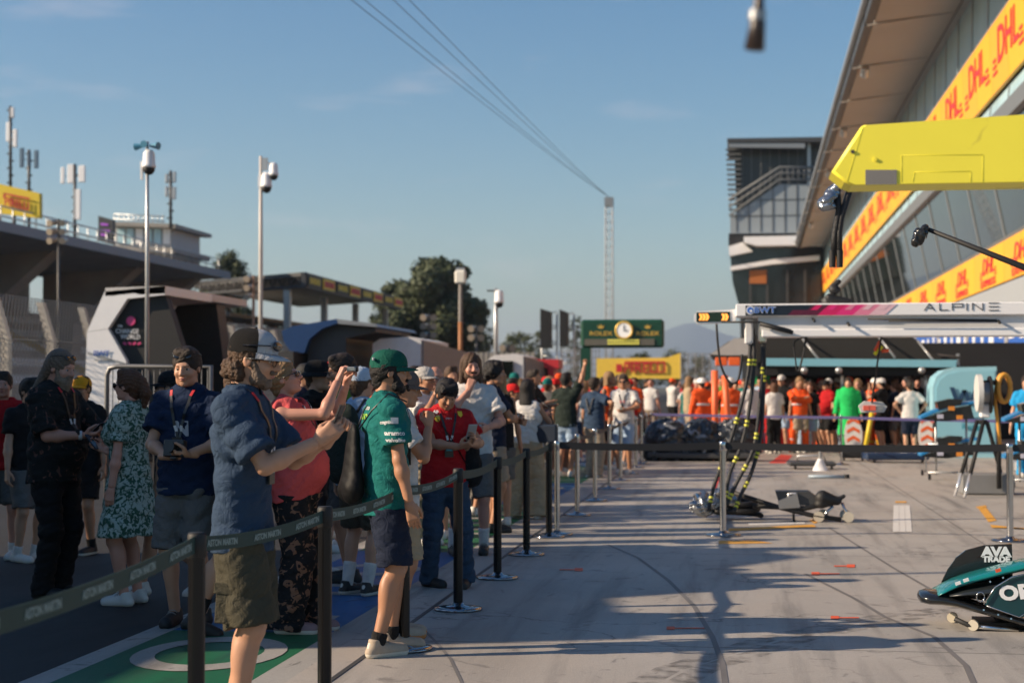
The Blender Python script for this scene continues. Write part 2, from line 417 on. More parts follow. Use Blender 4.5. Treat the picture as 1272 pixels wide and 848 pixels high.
HH = dict(cap=None)
def person(pos, rz, H=1.78, q=.01, label='', group=None, skin='fair', lean=0, tilt=0, twist=0, yaw=0, pitch=0, wid=1.0, belly=0.0, female=False,
           armL=None, armR=None, footL=None, footR=None, top='tee', topm=None, bot='shorts', botm=None, botlen=None, hem=None, shoe=None, sole=None, sock=None, sockh=.05,
           hair='short', hairm='dark', hat=None, hatm=None, hatm2=None, beard=None, glasses=None, sleeve=.62, collar=False, botw=1.0, seed=1, lanyard=None, hips=0, drop=0.0, piping=None, barefoot=False, hatback=False):
    s = H / 1.78; rx = lambda *a: np.array(a, float) * s
    root = empty('person', pos, label, 'person', R(rz), group)
    piv = rx(0, 0, .95)
    U = np.array(Matrix.Rotation(R(twist), 3, 'Z') @ Matrix.Rotation(R(tilt), 3, 'Y') @ Matrix.Rotation(R(-lean), 3, 'X'))
    shift = rx(hips, 0, -drop)
    up = lambda *a: U @ (rx(*a) - piv) + piv + shift
    lo = lambda *a: rx(*a) + shift
    fr = U @ np.array([0, 1., 0]); w = wid
    J = {}
    # ---- skeleton
    for nm, sd in (('L', -1), ('R', 1)):
        f = dict(x=sd * .10, y=0.0, yaw=sd * 8, z=0.0, pitch=0); f.update((footL if nm == 'L' else footR) or {})
        hp = lo(sd * .09 * w, 0, .91); ank = rx(f['x'], f['y'] - .02, .085 + f['z'])
        kn, ank = ik(hp, ank, .43 * s, .41 * s, (sd * .12, 1, 0))
        J['hip' + nm], J['kn' + nm], J['an' + nm] = hp, kn, ank; J['fy' + nm] = f
        sh = up(sd * .172 * (w * .6 + .4) * (.88 if female else 1), -.01, 1.415)
        a = (armL if nm == 'L' else armR) or {}
        wt = a.get('w', (sd * .27 * (w * .5 + .5), .05, .86)); hint = a.get('hint', (sd * .5, -.6, -.5))
        el, wr = ik(sh, rx(*wt), .285 * s, .255 * s, hint)
        J['sh' + nm], J['el' + nm], J['wr' + nm] = sh, el, wr; J['a' + nm] = a
    hb = up(0, -.005, 1.52)
    RY = np.array((Matrix.Rotation(R(yaw), 3, 'Z') @ Matrix.Rotation(R(-pitch), 3, 'X')))
    Rh = U @ RY if not a else RY if abs(lean) > 25 else U @ RY
    hc = hb + Rh @ (np.array([0, .028, .125]) * s); hs = s * (.96 if female else 1.0)
    HD = lambda *p: hc + Rh @ (np.array(p, float) * hs)
    J['hc'], J['Rh'] = hc, Rh
    near = q < .014
    # ---- body
    B = SDF()
    B.cone(lo(-.055 * w, 0, .93), lo(.055 * w, 0, .93), .105 * s, .105 * s, k=.04)
    B.cone(up(-.055 * w, 0, 1.12), up(.055 * w, 0, 1.12), .092 * s, .092 * s, k=.05)
    B.cone(up(-.075 * w, 0, 1.32), up(.075 * w, 0, 1.32), .1 * s, .1 * s, k=.05)
    B.cone(up(0, 0, .97), up(0, 0, 1.3), .11 * s, .12 * s, flat=.8, n=fr, k=.04)
    B.cone(up(-.12, -.01, 1.41), up(.12, -.01, 1.41), .045 * s, .045 * s, k=.04)
    TK = 1.0 if top == 'tank' else .84
    B.cone(up(-.03, -.015, 1.46), up(-.14, -.01, 1.42), .04 * s, .036 * s, k=.03); B.cone(up(.03, -.015, 1.46), up(.14, -.01, 1.42), .04 * s, .036 * s, k=.03)
    B.cone(up(0, -.015, 1.44), HD(0, -.02, -.05), (.056 if female else .062) * s, (.05 if female else .056) * s, k=.03)
    for nm, sd in (('L', -1), ('R', 1)):
        hp, kn, an = J['hip' + nm], J['kn' + nm], J['an' + nm]
        lw = .85 + .15 * w
        B.cone(hp, kn, .086 * s * lw, .054 * s * lw, k=.03); B.cone(kn, an, .052 * s * lw, .036 * s * lw, k=.02)
        B.ell(kn * .7 + an * .3 + np.array([0, -.022 * s, 0]), (.048 * s * lw, .045 * s * lw, .11 * s), k=.03)
        B.ell(kn + np.array([0, .012, 0]) * s, (.045 * s, .045 * s, .055 * s), k=.02)
        f = J['fy' + nm]; fy = R(-f['yaw']); fd = np.array([math.sin(fy), math.cos(fy), 0])
        fp = R(f['pitch']); fd = fd * math.cos(fp) + np.array([0, 0, -math.sin(fp)])
        J['fd' + nm] = fd
        B.cone(an - np.array([0, 0, .03 * s]), an + fd * .14 * s - np.array([0, 0, .05 * s]), .034 * s, .025 * s, k=.02)
        sh, el, wr = J['sh' + nm], J['el' + nm], J['wr' + nm]
        B.cone(up(sd * .12, -.01, 1.41), sh, .045 * s, .05 * s * TK, k=.03)
        aw = (.82 if female else .95) * (.6 + .4 * w)
        B.cone(sh, el, .052 * s * aw * TK, .040 * s * aw, k=.02); B.cone(el, el * .1 + wr * .9, .042 * s * aw, .028 * s, k=.015)
        B.ell(el * .72 + wr * .28, (.044 * s * aw,) * 3, k=.03)
        if not near: B.cone(wr, wr + nrm(wr - el) * .13 * s, .03 * s, .022 * s, k=.02)
    if female: 
        for sd in (-1, 1): B.ell(up(sd * .075, .09, 1.28), (.065 * s,) * 3, k=.04)
    if belly: B.ell(up(0, .04 + belly * .35, 1.09), (.15 * w * s, (.12 + belly) * s, .17 * s), k=.05)
    P = [B.mesh(q)]
    # ---- head (own finer grid, same mesh)
    hq = min(q, .0055) if near else min(q, .014)
    A = SDF(); g = hs
    A.ell(HD(0, -.014, .03), (.077 * g, .097 * g, .092 * g), Rh, k=0)
    A.ell(HD(0, .03, -.025), (.063 * g, .062 * g, .075 * g), Rh, k=.03)
    jw = .8 if female else 1
    A.cone(HD(-.03 * jw, .035, -.08), HD(.03 * jw, .035, -.08), .03 * g, .03 * g, k=.03)
    A.ell(HD(0, .07, -.092), (.022 * g, .017 * g, .018 * g), Rh, k=.022)
    A.cone(HD(0, -.02, -.03), HD(0, -.035, -.13), .055 * g * (.88 if female else 1), .054 * g * (.88 if female else 1), k=.03)
    if hq < .008:
        A.cone(HD(-.028, .079, .028), HD(.028, .079, .028), .012 * g, .012 * g, k=.018)
        for sd in (-1, 1):
            A.ell(HD(sd * .031, .097, .008), (.017 * g, .012 * g, .011 * g), Rh, k=.012, op='-')
            A.ell(HD(sd * .038, .066, -.025), (.02 * g, .022 * g, .02 * g), Rh, k=.02)
            A.ell(HD(sd * .079, -.006, -.002), (.008 * g, .02 * g, .031 * g), Rh, k=.006)
            A.ell(HD(sd * .088, .0, -.0), (.006 * g, .010 * g, .017 * g), Rh, k=.005, op='-')
        A.cone(HD(0, .088, .02), HD(0, .112, -.022), .0085 * g, .0135 * g, k=.012)
        A.ell(HD(-.011, .098, -.027), (.009 * g,) * 3, k=.008); A.ell(HD(.011, .098, -.027), (.009 * g,) * 3, k=.008)
        A.ell(HD(0, .088, -.05), (.024 * g, .012 * g, .006 * g), Rh, k=.006); A.ell(HD(0, .086, -.062), (.02 * g, .012 * g, .0065 * g), Rh, k=.006)
    else:
        A.cone(HD(0, .085, .015), HD(0, .105, -.025), .01 * g, .013 * g, k=.012)
    P.append(A.mesh(hq))
    if near:
        for nm, sd in (('L', -1), ('R', 1)):
            a = J['a' + nm]; wr, el = J['wr' + nm], J['el' + nm]
            d = a.get('d', nrm(wr - el)); n = a.get('n', (-sd, 0.15, 0))
            P.append(hand_sdf(wr, d, n, sd, a.get('grip', 'relax'), s * (.92 if female else 1), .0042 if q <= .0101 else .005))
            # thumb side is +cross(D,N)*side
    body = mesh_from('body', P, SKIN[skin], root)
    J['body'] = body
    # ---- bottoms
    botm = botm or cloth('bottom_default', (.1, .1, .11))
    if bot:
        K = SDF(); bw = botw; L = {'shorts': .88, 'pants': 2, 'skirt': 0}.get(bot, .88)
        L = botlen if botlen is not None else L
        if bot != 'skirt':
            K.cone(lo(-.058 * w, 0, .94), lo(.058 * w, 0, .94), .113 * s, .113 * s, k=.04)
            if belly: K.ell(lo(0, .03 + belly * .3, .98), (.16 * w * s, (.13 + belly) * s, .16 * s), k=.06)
            K.cone(lo(0, 0, 1.04), lo(0, 0, .9), .145 * s * w, .16 * s * w, flat=.72, k=.03, cap=0)
            for nm in 'LR':
                hp, kn, an = J['hip' + nm], J['kn' + nm], J['an' + nm]
                if L <= 1:
                    e = hp + (kn - hp) * L
                    K.cone(hp, e, .1 * s * (.8 + .2 * w), (.088) * s * bw, k=.03, cap=1)
                elif L < 2:
                    e = kn + (an - kn) * (L - 1)
                    K.cone(hp, kn, .1 * s * (.8 + .2 * w), .078 * s * bw, k=.03); K.cone(kn, e, .078 * s * bw, .075 * s * bw, k=.02, cap=1)
                else:
                    e = an + np.array([0, 0, -.03 * s])
                    K.cone(hp, kn, .1 * s * (.8 + .2 * w), .07 * s * bw, k=.03); K.cone(kn, e, .07 * s * bw, .058 * s * bw ** 1.5, k=.03, cap=1)
                    K.cone(kn * .15 + e * .85, e, .062 * s * bw, .066 * s * bw, k=.02, cap=1)
        else:
            hz = hem or .5
            K.cone(lo(0, 0, 1.05), lo(0, .0, hz), .14 * s * w, .23 * s * bw, flat=.75, k=.03, cap=1)
        if bot != 'skirt' and top != 'dress': hh_ = (hem if hem is not None else .87) + .012; K.cone(lo(0, 0, hh_ + .5), lo(0, 0, hh_), .45, .45, k=.004, op='-', cap=1)
        P = K.mesh(q, folds(seed + 5, .0095 * s, (10, 10, 16)) if q < .03 else None)
        J['bottom'] = mesh_from({'shorts': 'shorts', 'skirt': 'skirt'}.get(bot, 'trousers'), [P], botm, root)
    # ---- top
    topm = topm or cloth('top_default', (.5, .5, .5))
    T = SDF(); hz = hem if hem is not None and bot != 'skirt' else .87
    dress = top == 'dress'
    th = 0 if dress else hz
    T.cone(up(-.082 * w, 0, 1.32), up(.082 * w, 0, 1.32), .109 * s, .109 * s, k=.04)
    T.cone(up(-.12, -.01, 1.412), up(.12, -.01, 1.412), .057 * s, .057 * s, k=.04)
    if top != 'tank':
        for sd in (-1, 1): T.cone(up(sd * .03, -.015, 1.468), up(sd * .15, -.01, 1.425), .05 * s, .048 * s, k=.03)
    wst = .178 if female or dress else .192
    if dress:
        T.cone(up(0, 0, 1.36), up(0, 0, 1.1), .165 * s * w, .145 * s * w, flat=.72, n=fr, k=.04)
        T.cone(lo(0, 0, 1.12), lo(0, 0, hz), .14 * s * w, .235 * s * botw, flat=.8, k=.03, cap=1)
    else:
        bot_c = (up(0, 0, hz) * .5 + lo(0, 0, hz) * .5)
        T.cone(up(0, 0, 1.36), bot_c, .165 * s * w, wst * s * w, flat=.67 if not female else .72, n=fr, k=.04, cap=1)
    if female:
        for sd in (-1, 1): T.ell(up(sd * .075, .095, 1.28), (.078 * s,) * 3, k=.05)
    if belly: T.ell(up(0, .045 + belly * .35, 1.07), (.17 * w * s, (.14 + belly) * s, .165 * s), k=.07)
    if top != 'tank':
        T.cone(up(-.0, -.015, 1.46), up(.0, -.02, 1.5), .075 * s, .062 * s, k=.04, cap=1)
        for nm, sd in (('L', -1), ('R', 1)):
            sh, el, wr = J['sh' + nm], J['el' + nm], J['wr' + nm]
            T.cone(up(sd * .12, -.01, 1.41), sh, .056 * s, .059 * s, k=.03)
            aw = (.85 if female else 1) * (.75 + .25 * w)
            if sleeve > 1: T.cone(sh, el, .061 * s * aw, .053 * s * aw, k=.025); T.cone(el, el + (wr - el) * (sleeve - 1), .055 * s * aw, .042 * s, k=.02, cap=1)
            else: T.cone(sh, sh + (el - sh) * sleeve, .061 * s * aw, (.072 if not female else .064) * s * aw, k=.025, cap=1)
        T.cone(up(0, .01, 1.5), up(0, .03, 1.56), .062 * s, .08 * s, k=.006, op='-')
    else:
        T.cone(up(0, .03, 1.46), up(0, .05, 1.58), .085 * s, .12 * s, k=.01, op='-')
        for sd in (-1, 1): T.cone(up(sd * .2, 0, 1.36), up(sd * .19, 0, 1.5), .058 * s, .065 * s, k=.01, op='-')
    mt = T.mesh(q, folds(seed, .0115 * s, (10, 10, 13)) if q < .03 else None)
    mi = 0
    J['top'] = mesh_from({'dress': 'dress', 'tank': 'tank_top', 'polo': 'polo_shirt', 'overall': 'jacket'}.get(top, 'shirt'), [mt], topm, root)
    if collar:
        cb = MB(); cb.smooth = True
        for r0, z0, r1, z1 in ((.060, 1.50, .070, 1.53), (.070, 1.53, .088, 1.488)):
            n = 24; Pn = []
            for (r, z) in ((r0, z0), (r1, z1)):
                for i in range(n):
                    t = 2 * math.pi * i / n + math.pi / 2; op = .25 if z < 1.5 else .1
                    t = math.pi / 2 + op + (2 * math.pi - 2 * op) * i / (n - 1)
                    Pn.append(up(r * math.cos(t), r * 1.0 * math.sin(t) - .012, z))
            cb.add(Pn, [(i, i + 1, n + i + 1, n + i) for i in range(n - 1)])
        co = cb.build('collar', topm, root); sm = co.modifiers.new('thick', 'SOLIDIFY'); sm.thickness = .004; sm.offset = 0
    # ---- shoes and socks
    shoe = shoe or mat('shoe_white', (.62, .6, .56), rough=.6); sole = sole or mat('sole_white', (.6, .58, .53), rough=.7)
    for nm, sd in (('L', -1), ('R', 1)):
        an, fd = J['an' + nm], J['fd' + nm]; zb = an - np.array([0, 0, .085 * s]); zu = np.array([0, 0, 1.])
        upv = nrm(zu - fd * (fd @ zu)); ft = lambda y, z, x=0: an - upv * .085 * s + (fd * y + upv * z + np.cross(fd, upv) * x) * s
        S = SDF()
        S.cone(ft(-.045, .03), ft(.165, .024), .038 * s, .046 * s, flat=1, k=.02)
        S.cone(ft(.0, .055), ft(.12, .035), .04 * s, .034 * s, k=.025)
        S.cone(ft(-.02, .07), ft(-.015, .105), .042 * s, .041 * s, k=.02, cap=1)
        S.cone(ft(-.06, -.06), ft(.24, -.06), .0615 * s, .0615 * s, k=.004, op='-', flat=1)
        Pm = S.mesh(max(.007, q * .8))
        cen = Pm[0][Pm[1]].mean(1); hgt = (cen - ft(0, 0)) @ upv
        mesh_from('shoe', [(Pm[0], Pm[1], (hgt < .026 * s).astype(int))], [shoe, sole], root)
        if near and q <= .0101 and hgt is not None:
            lb = MB()
            for j in range(4):
                yy = .045 + j * .022; zz = .096 - j * .0125; lb.tube([ft(yy, zz - .014, -.03), ft(yy + .004, zz, -.012), ft(yy + .004, zz, .012), ft(yy, zz - .014, .03)], .0035 * s, 5)
            lb.build('laces', mat('laces_grey', (.3, .29, .27), rough=.8), root)
            S = SDF(); S.cone(ft(-.055, .045), ft(-.05, .075), .02 * s, .018 * s, k=.01); mesh_from('heel_tab', [S.mesh(.006)], sole, root)
        if sock:
            S = SDF(); kn = J['kn' + nm]; dd = nrm(kn - an)
            S.cone(an - dd * .02, an + dd * (sockh + .03) * s, .043 * s, .046 * s + sockh * .05, k=.0, cap=1)
            mesh_from('sock', [S.mesh(max(.008, q))], sock, root)
    # ---- hair
    hm = HAIR[hairm] if isinstance(hairm, str) else hairm
    rg = np.random.RandomState(seed)
    def rough_noise(a, f): return folds(seed + 11, a, (f, f, f))
    if hair and hair != 'bald':
        h = SDF(); e = .007 if hair in ('short', 'pony', 'straggly') else .012 if hair != 'curly' else .016
        if hat: e = min(e, .004)
        h.ell(HD(0, -.02, .034), ((.077 + e) * g, (.095 + e) * g, (.092 + e) * g), Rh, k=0)
        if hair in ('short', 'pony'):
            h.cone(HD(0, -.055, -.01), HD(0, -.06, -.055), .062 * g, .045 * g, k=.02)
        if hair == 'curly':
            for i in range(44):
                a1 = rg.uniform(0, 6.28); zz = rg.uniform(-.05, .1); rr = .083 * math.sqrt(max(.05, 1 - ((zz - .02) / .12) ** 2))
                x, y = rr * math.cos(a1), rr * math.sin(a1) - .02
                if hat: zz = rg.uniform(-.075, -.025); x *= .82; y = -abs(y) * .8 - .035
                if y > .03 and zz < .07: continue
                h.ell(HD(x, y, zz), (rg.uniform(.016, .027 if hat else .029) * g,) * 3, k=.006)
        if hair == 'long':
            h.cone(HD(0, -.05, -.0), HD(0, -.085, -.27), .082 * g, .085 * g, flat=.7, n=fr, k=.03)
            h.cone(HD(0, -.085, -.2), HD(.0, -.09, -.33), .085 * g, .04 * g, flat=.6, n=fr, k=.03)
            for sd in (-1, 1): h.cone(HD(sd * .068, -.02, .04), HD(sd * .085, -.04, -.18), .024 * g, .026 * g, k=.02)
        if hair == 'mid':
            h.cone(HD(0, -.045, .0), HD(0, -.055, -.12), .085 * g, .085 * g, flat=.8, n=fr, k=.03)
            for sd in (-1, 1): h.cone(HD(sd * .068, -.005, .05), HD(sd * .080, -.015, -.12), .024 * g, .024 * g, k=.02)
        if hair == 'straggly':
            h.cone(HD(0, -.07, -.02), HD(0, -.10, -.13), .05 * g, .035 * g, k=.03); h.cone(HD(-.04, -.08, .0), HD(-.09, -.12, -.2), .03 * g, .02 * g, k=.02); h.cone(HD(.04, -.08, .0), HD(.08, -.12, -.2), .03 * g, .02 * g, k=.02)
        if hair == 'pony':
            h.ell(HD(0, -.115, .04), (.03 * g,) * 3, k=.02); h.cone(HD(0, -.12, .035), HD(0, -.16, -.05), .035 * g, .036 * g, k=.02); h.cone(HD(0, -.16, -.05), HD(.01, -.145, -.15), .034 * g, .014 * g, k=.02)
        if hair == 'fringe':
            h.cone(HD(-.04, .055, .095), HD(.045, .06, .09), .03 * g, .028 * g, k=.02)
            for i in range(16): x = rg.uniform(-.065, .065); h.cone(HD(x, rg.uniform(-.02, .05), .1), HD(x * 1.2, .075 + rg.uniform(-.02, .025), rg.uniform(.055, .09)), .013 * g, .005 * g, k=.006); h.cone(HD(0, -.055, -.01), HD(0, -.06, -.05), .065 * g, .045 * g, k=.02)
        if hair in ('short', 'curly', 'pony') and not hat: h.cone(HD(-.035, .045, .105), HD(.035, .045, .105), .026 * g, .024 * g, k=.03)
        h.ell(HD(0, .118, -.035), (.080 * g, .105 * g, (.098 if hair != 'fringe' else .082) * g), Rh, k=.006, op='-')
        h.ell(HD(0, .075, -.075), (.095 * g, .08 * g, .06 * g), Rh, k=.006, op='-')
        if hat: h.ell(HD(0, .02, .16), (.12 * g, .14 * g, .09 * g), Rh, k=.004, op='-')
        if hair in ('short', 'fringe'):
            for sd in (-1, 1): h.ell(HD(sd * .09, .008, -.022), (.03 * g, .03 * g, .042 * g), Rh, k=.005, op='-')
        mesh_from('hair', [h.mesh(hq, rough_noise(.005 if near else .004, 75))], hm, root)
    if beard:
        h = SDF(); bl = beard[0]
        h.cone(HD(-.040, .03, -.078), HD(.040, .03, -.078), .026 * g, .026 * g, k=.02); h.ell(HD(0, .064, -.092), (.033 * g, .026 * g, .028 * g), Rh, k=.02)
        for sd in (-1, 1): h.cone(HD(sd * .064, .02, -.01), HD(sd * .045, .05, -.075), .012 * g, .022 * g, k=.02)
        h.cone(HD(-.02, .094, -.043), HD(.02, .094, -.043), .008 * g, .008 * g, k=.01)
        if bl > .05: h.cone(HD(0, .065, -.09), HD(0, .07, -.09 - bl), .05 * g, .022 * g, flat=.75, n=fr, k=.03)
        h.ell(HD(0, .105, -.054), (.018 * g, .02 * g, .006 * g), Rh, k=.004, op='-')
        mesh_from('beard', [h.mesh(hq, rough_noise(.003, 70))], HAIR[beard[1]], root)
    if near:
        for sd in (-1, 1):
            e = MB(); e.smooth = True
            e.m = 0; e.sphere(HD(sd * .031, .0755, .006), .012 * g); e.m = 1; e.sphere(HD(sd * .031, .0805, .006), .0082 * g)
            e.build('eye', [M_EYE, M_IRIS], root)
            eb = SDF(); eb.cone(HD(sd * .018, .090, .024), HD(sd * .045, .08, .028), .0042 * g, .003 * g, k=.002)
            mesh_from('eyebrow', [eb.mesh(.003)], hm, root)
            eb = SDF(); eb.cone(HD(sd * .02, .0865, .0145), HD(sd * .044, .080, .013), .0036 * g, .003 * g, k=.002)
            mesh_from('eyelid', [eb.mesh(.003)], SKIN[skin], root)
        lp = SDF(); lp.ell(HD(0, .0905, -.051), (.0215 * g, .012 * g, .0045 * g), Rh, k=.002); lp.ell(HD(0, .089, -.061), (.018 * g, .0115 * g, .0055 * g), Rh, k=.002)
        mesh_from('lips', [lp.mesh(.003)], M_LIP, root)
    if glasses:
        gl = MB(); upg = .0 if glasses in ('sun', 'clear') else .088; bk = 0 if upg == 0 else -.035
        M3 = Matrix(Rh.tolist())
        if upg: M3 = M3 @ Matrix.Rotation(R(-35), 3, 'X').inverted()
        for sd in (-1, 1):
            c = Vector(HD(sd * .033, .103 + bk, .004 + upg))
            if glasses == 'clear':
                ring = [c + M3 @ Vector((.025 * g * math.cos(t), 0, .018 * g * math.sin(t))) for t in [i * math.pi / 8 for i in range(17)]]
                gl.m = 1; gl.tube(ring, .0022, 6)
            else: gl.m = 0; gl.sphere(c, (.029 * g, .005, .022 * g), 14, 8, M3)
            gl.m = 1; gl.tube([HD(sd * .058, .098 + bk, .012 + upg), HD(sd * .085, .05 + bk, .01 + upg), HD(sd * .086, -.01 + bk, .006 + upg * .8)], .003, 6)
        gl.m = 1; gl.tube([HD(-.012, .108 + bk, .008 + upg), HD(.012, .108 + bk, .008 + upg)], .003, 6)
        gl.build('sunglasses' if glasses != 'clear' else 'glasses', [M_LENS, M_BLK], root)
    # ---- hat
    if hat:
        c = MB(); c.smooth = True; n, m = 28, 10; sg = -1 if hatback else 1
        ex = (.091, .113, .100) if hat != 'helmet' else (.11, .135, .11)
        Pn = []
        for j in range(m + 1):
            ph = (math.pi / 2) * j / m * (1.0 if hat != 'bucket' else .95)
            for i in range(n):
                t = 2 * math.pi * i / n
                k = math.sin(ph) ** (.72 if hat in ('cap', 'trucker') else .6)
                Pn.append(HD(ex[0] * k * math.cos(t), (ex[1] * k * math.sin(t) - .015) * 1, .038 + ex[2] * (math.cos(ph) ** .85 if j < m else 0) - (.012 if j == m and math.sin(t) * sg < 0 else 0)))
        F = [(j * n + i, (j + 1) * n + i, (j + 1) * n + (i + 1) % n, j * n + (i + 1) % n) for j in range(m) for i in range(n)]
        fm = []
        for (a1, b1, c1, d1) in F:
            i = a1 % n; t = 2 * math.pi * (i + .5) / n; fm.append(1 if (math.sin(t) * sg > .35 and hat == 'trucker') else 0)
        for f_, k in zip(F, fm):
            c.m = k
            c.f.append(list(f_)); c.mi.append(k); c.sm.append(True)
        c.v.extend([tuple(p) for p in Pn])
        if hat in ('cap', 'trucker', 'bucket'):
            nb = 16; Q = []
            full = hat == 'bucket'
            a0, a1 = (0, 2 * math.pi) if full else (math.pi * .13, math.pi * .87)
            for (rr, dz, th_) in ((0, 0, 0), (.5, -.004, 0), (1, -.014, 0), (1, -.018, 0), (.5, -.009, 0), (0, -.006, 0)):
                for i in range(nb + 1):
                    t = a0 + (a1 - a0) * i / nb
                    bl = (.064 * math.sin((t - a0) / (a1 - a0) * math.pi) ** .6) if not full else .045
                    x = ex[0] * math.cos(t) * (1 + (rr * bl / .1 if full else 0)); y = (ex[1] * math.sin(t) + (bl * rr if not full else ex[1] * math.sin(t) * rr * .35)) - .015
                    Q.append(HD(x, y * sg if sg < 0 else y, .036 + dz - abs(math.cos(t)) ** 2 * .012 * rr * (1 if not full else 0) - (.02 * rr if full else 0)))
            c.m = 2
            c.add(Q, [(a * (nb + 1) + i, a * (nb + 1) + i + 1, (a + 1) * (nb + 1) + i + 1, (a + 1) * (nb + 1) + i) for a in range(5) for i in range(nb)], True)
            c.m = 0; c.sphere(HD(0, -.015, .038 + ex[2] + .001), .006, 8, 5)
        hm1 = hatm or cloth('hat', (.02, .02, .025))
        c.build({'helmet': 'helmet', 'bucket': 'hat'}.get(hat, 'cap'), [hm1, hatm2 or hm1, hatm2 if hat == 'trucker' else hm1], root)
    # ---- lanyard laid over the top
    J['root'] = root; J['up'] = up; J['s'] = s; J['HD'] = HD
    if lanyard:
        bv = BVHTree.FromObject(J['top'], bpy.context.evaluated_depsgraph_get())
        for sd in (-1, 1):
            path = [up(sd * .02, -.075, 1.535), up(sd * .06, -.03, 1.54)]
            for i in range(9):
                t = i / 8; p = up(sd * (.072 * (1 - t) + .006), .0, 1.50 - .3 * t); o = Vector(p + fr * .6)
                hit = bv.ray_cast(o, Vector(-fr)); path.append(np.array(hit[0] if hit[0] else Vector(p)) + fr * .008)
            lb = MB(); lb.smooth = False; wv = .009 * s
            for i in range(len(path) - 1):
                a_, b_ = path[i], path[i + 1]; dd = nrm(b_ - a_); sdv = nrm(np.cross(dd, fr)) if i > 0 else nrm(np.cross(dd, (0, 0, 1)))
                lb.m = (1 if i % 5 == 2 else (2 if i % 5 == 3 else 0)) if (i + seed) % 2 else 0
                lb.add([a_ - sdv * wv, a_ + sdv * wv, b_ + sdv * wv, b_ - sdv * wv, a_ - sdv * wv + fr * .002, a_ + sdv * wv + fr * .002, b_ + sdv * wv + fr * .002, b_ - sdv * wv + fr * .002], [(0, 1, 2, 3), (4, 7, 6, 5), (0, 4, 5, 1), (2, 6, 7, 3), (1, 5, 6, 2), (0, 3, 7, 4)])
            lb.build('lanyard', [M_BLK, mat('lanyard_red', (.6, .02, .03)), mat('lanyard_white', (.7, .7, .7))], root)
        p = path[-1]; bd = MB(); bd.box(p + fr * .006 - np.array([0, 0, .05]), (.07, .006, .1), Matrix(U.tolist())); bd.box(p + fr * .0105 - np.array([0, 0, .035]), (.05, .002, .03), Matrix(U.tolist()))
        bd.mi[6:] = [1] * 6
        bd.build('badge', [lanyard if not isinstance(lanyard, bool) else M_BLK, mat('badge_print', (.05, .35, .4))], root)
    return J

def decal(J, target, text, size, org, u, v, m, name='lettering', bold=0.0, sx=1.0, dist=.6, off=.004, polys=None, lift=.5):
    """lettering or a small emblem pressed onto a garment; org/u/v in the person's own frame"""
    tg = J[target] if isinstance(target, str) else target
    bv = BVHTree.FromObject(tg, bpy.context.evaluated_depsgraph_get())
    if polys is None: vs, fs = text_mesh(text, size, bold, 0, 0, sx)
    else:
        vs = np.array([(a, b, 0) for p in polys for a, b in p]); fs = []; o = 0
        for p in polys: fs.append(list(range(o, o + len(p)))); o += len(p)
    u = Vector(u).normalized(); v = Vector(v).normalized(); n = u.cross(v); org = Vector(org); P = []
    for a, b, c in vs:
        p = org + u * a + v * b
        h = bv.ray_cast(p + n * lift, -n)
        P.append((h[0] if h[0] else p) + n * off)
    q = MB(); q.add(P, fs, False); return q.build(name, m, J['root'])

def held(name, J, side, size, m, label, cat, off=(0, .09, .0), rot=None, extra=None, m2=None):
    """a phone or camera in a hand: its own top-level thing, placed in world space"""
    a = J['a' + side]; sd = 1 if side == 'R' else -1
    D = nrm(a.get('d', nrm(J['wr' + side] - J['el' + side]))); N = np.asarray(a.get('n', (-sd, .15, 0)), float); N = nrm(N - D * (N @ D)); T = np.cross(D, N) * sd
    c = J['wr' + side] + (T * off[0] + D * off[1] + N * off[2])
    Mw = Matrix.Translation(J['root'].location) @ J['root'].rotation_euler.to_matrix().to_4x4()
    r = a.get('hold')
    if rot is None: M = Matrix([list(x) for x in np.stack([T, D, N], 1)])
    else: M = rot
    w = Mw @ Vector(c)
    b = MB(); b.box((0, 0, 0), size, bev=.006)
    o = empty(name, w, label, cat); o.rotation_euler = (Mw.to_3x3() @ M).to_euler()
    b.build('body', m, o)
    if extra: extra(o, size)
    return o
def phone_extra(o, size):
    w, h, t = size
    b = MB(); b.box((0, 0, -t / 2 - .0006), (w * .9, h * .94, .001)); b.build('screen', mat('phone_screen', (.06, .09, .12), rough=.1), o)
    b = MB(); b.box((w * .22, h * .33, t / 2 + .0012), (w * .35, w * .35, .003), bev=.001); b.build('camera_bump', M_BLK, o)
def cam_extra(o, size):
    w, h, t = size
    b = MB(); b.cyl((0, 0, t / 2), (0, 0, t / 2 + .06), .034, .038, 20); b.build('lens', M_BLK, o)
    b = MB(); b.box((0, h / 2 + .008, 0), (w * .3, .02, t * .7), bev=.005); b.build('viewfinder', M_BLK, o)
# ---------------------------------------------------------------- camera, sky, sun
cam = bpy.data.cameras.new('camera'); camo = bpy.data.objects.new('camera', cam); COL.objects.link(camo)
cam.sensor_width = 36; cam.lens = 36 * FOC / 1272; cam.clip_start = .1; cam.clip_end = 20000
camo.matrix_world = Matrix((( RT.x, UP.x, -FW.x, 0), (RT.y, UP.y, -FW.y, 0), (RT.z, UP.z, -FW.z, 1.58), (0, 0, 0, 1)))
cam.dof.use_dof = True; cam.dof.focus_distance = 9.3; cam.dof.aperture_fstop = 2.6; cam.dof.aperture_blades = 9
SC.camera = camo
SUN_EL, SUN_DIR = R(26), Vector((-1, -.30, 0)).normalized()      # towards the sun, in plan
sv = SUN_DIR * math.cos(SUN_EL) + Vector((0, 0, math.sin(SUN_EL)))
sun = bpy.data.lights.new('sun', 'SUN'); sun.energy = 5; sun.angle = R(.55); sun.color = (1, .80, .58)
so = bpy.data.objects.new('sun', sun); COL.objects.link(so); so.rotation_euler = sv.to_track_quat('Z', 'Y').to_euler(); so.location = (-40, -6, 30)
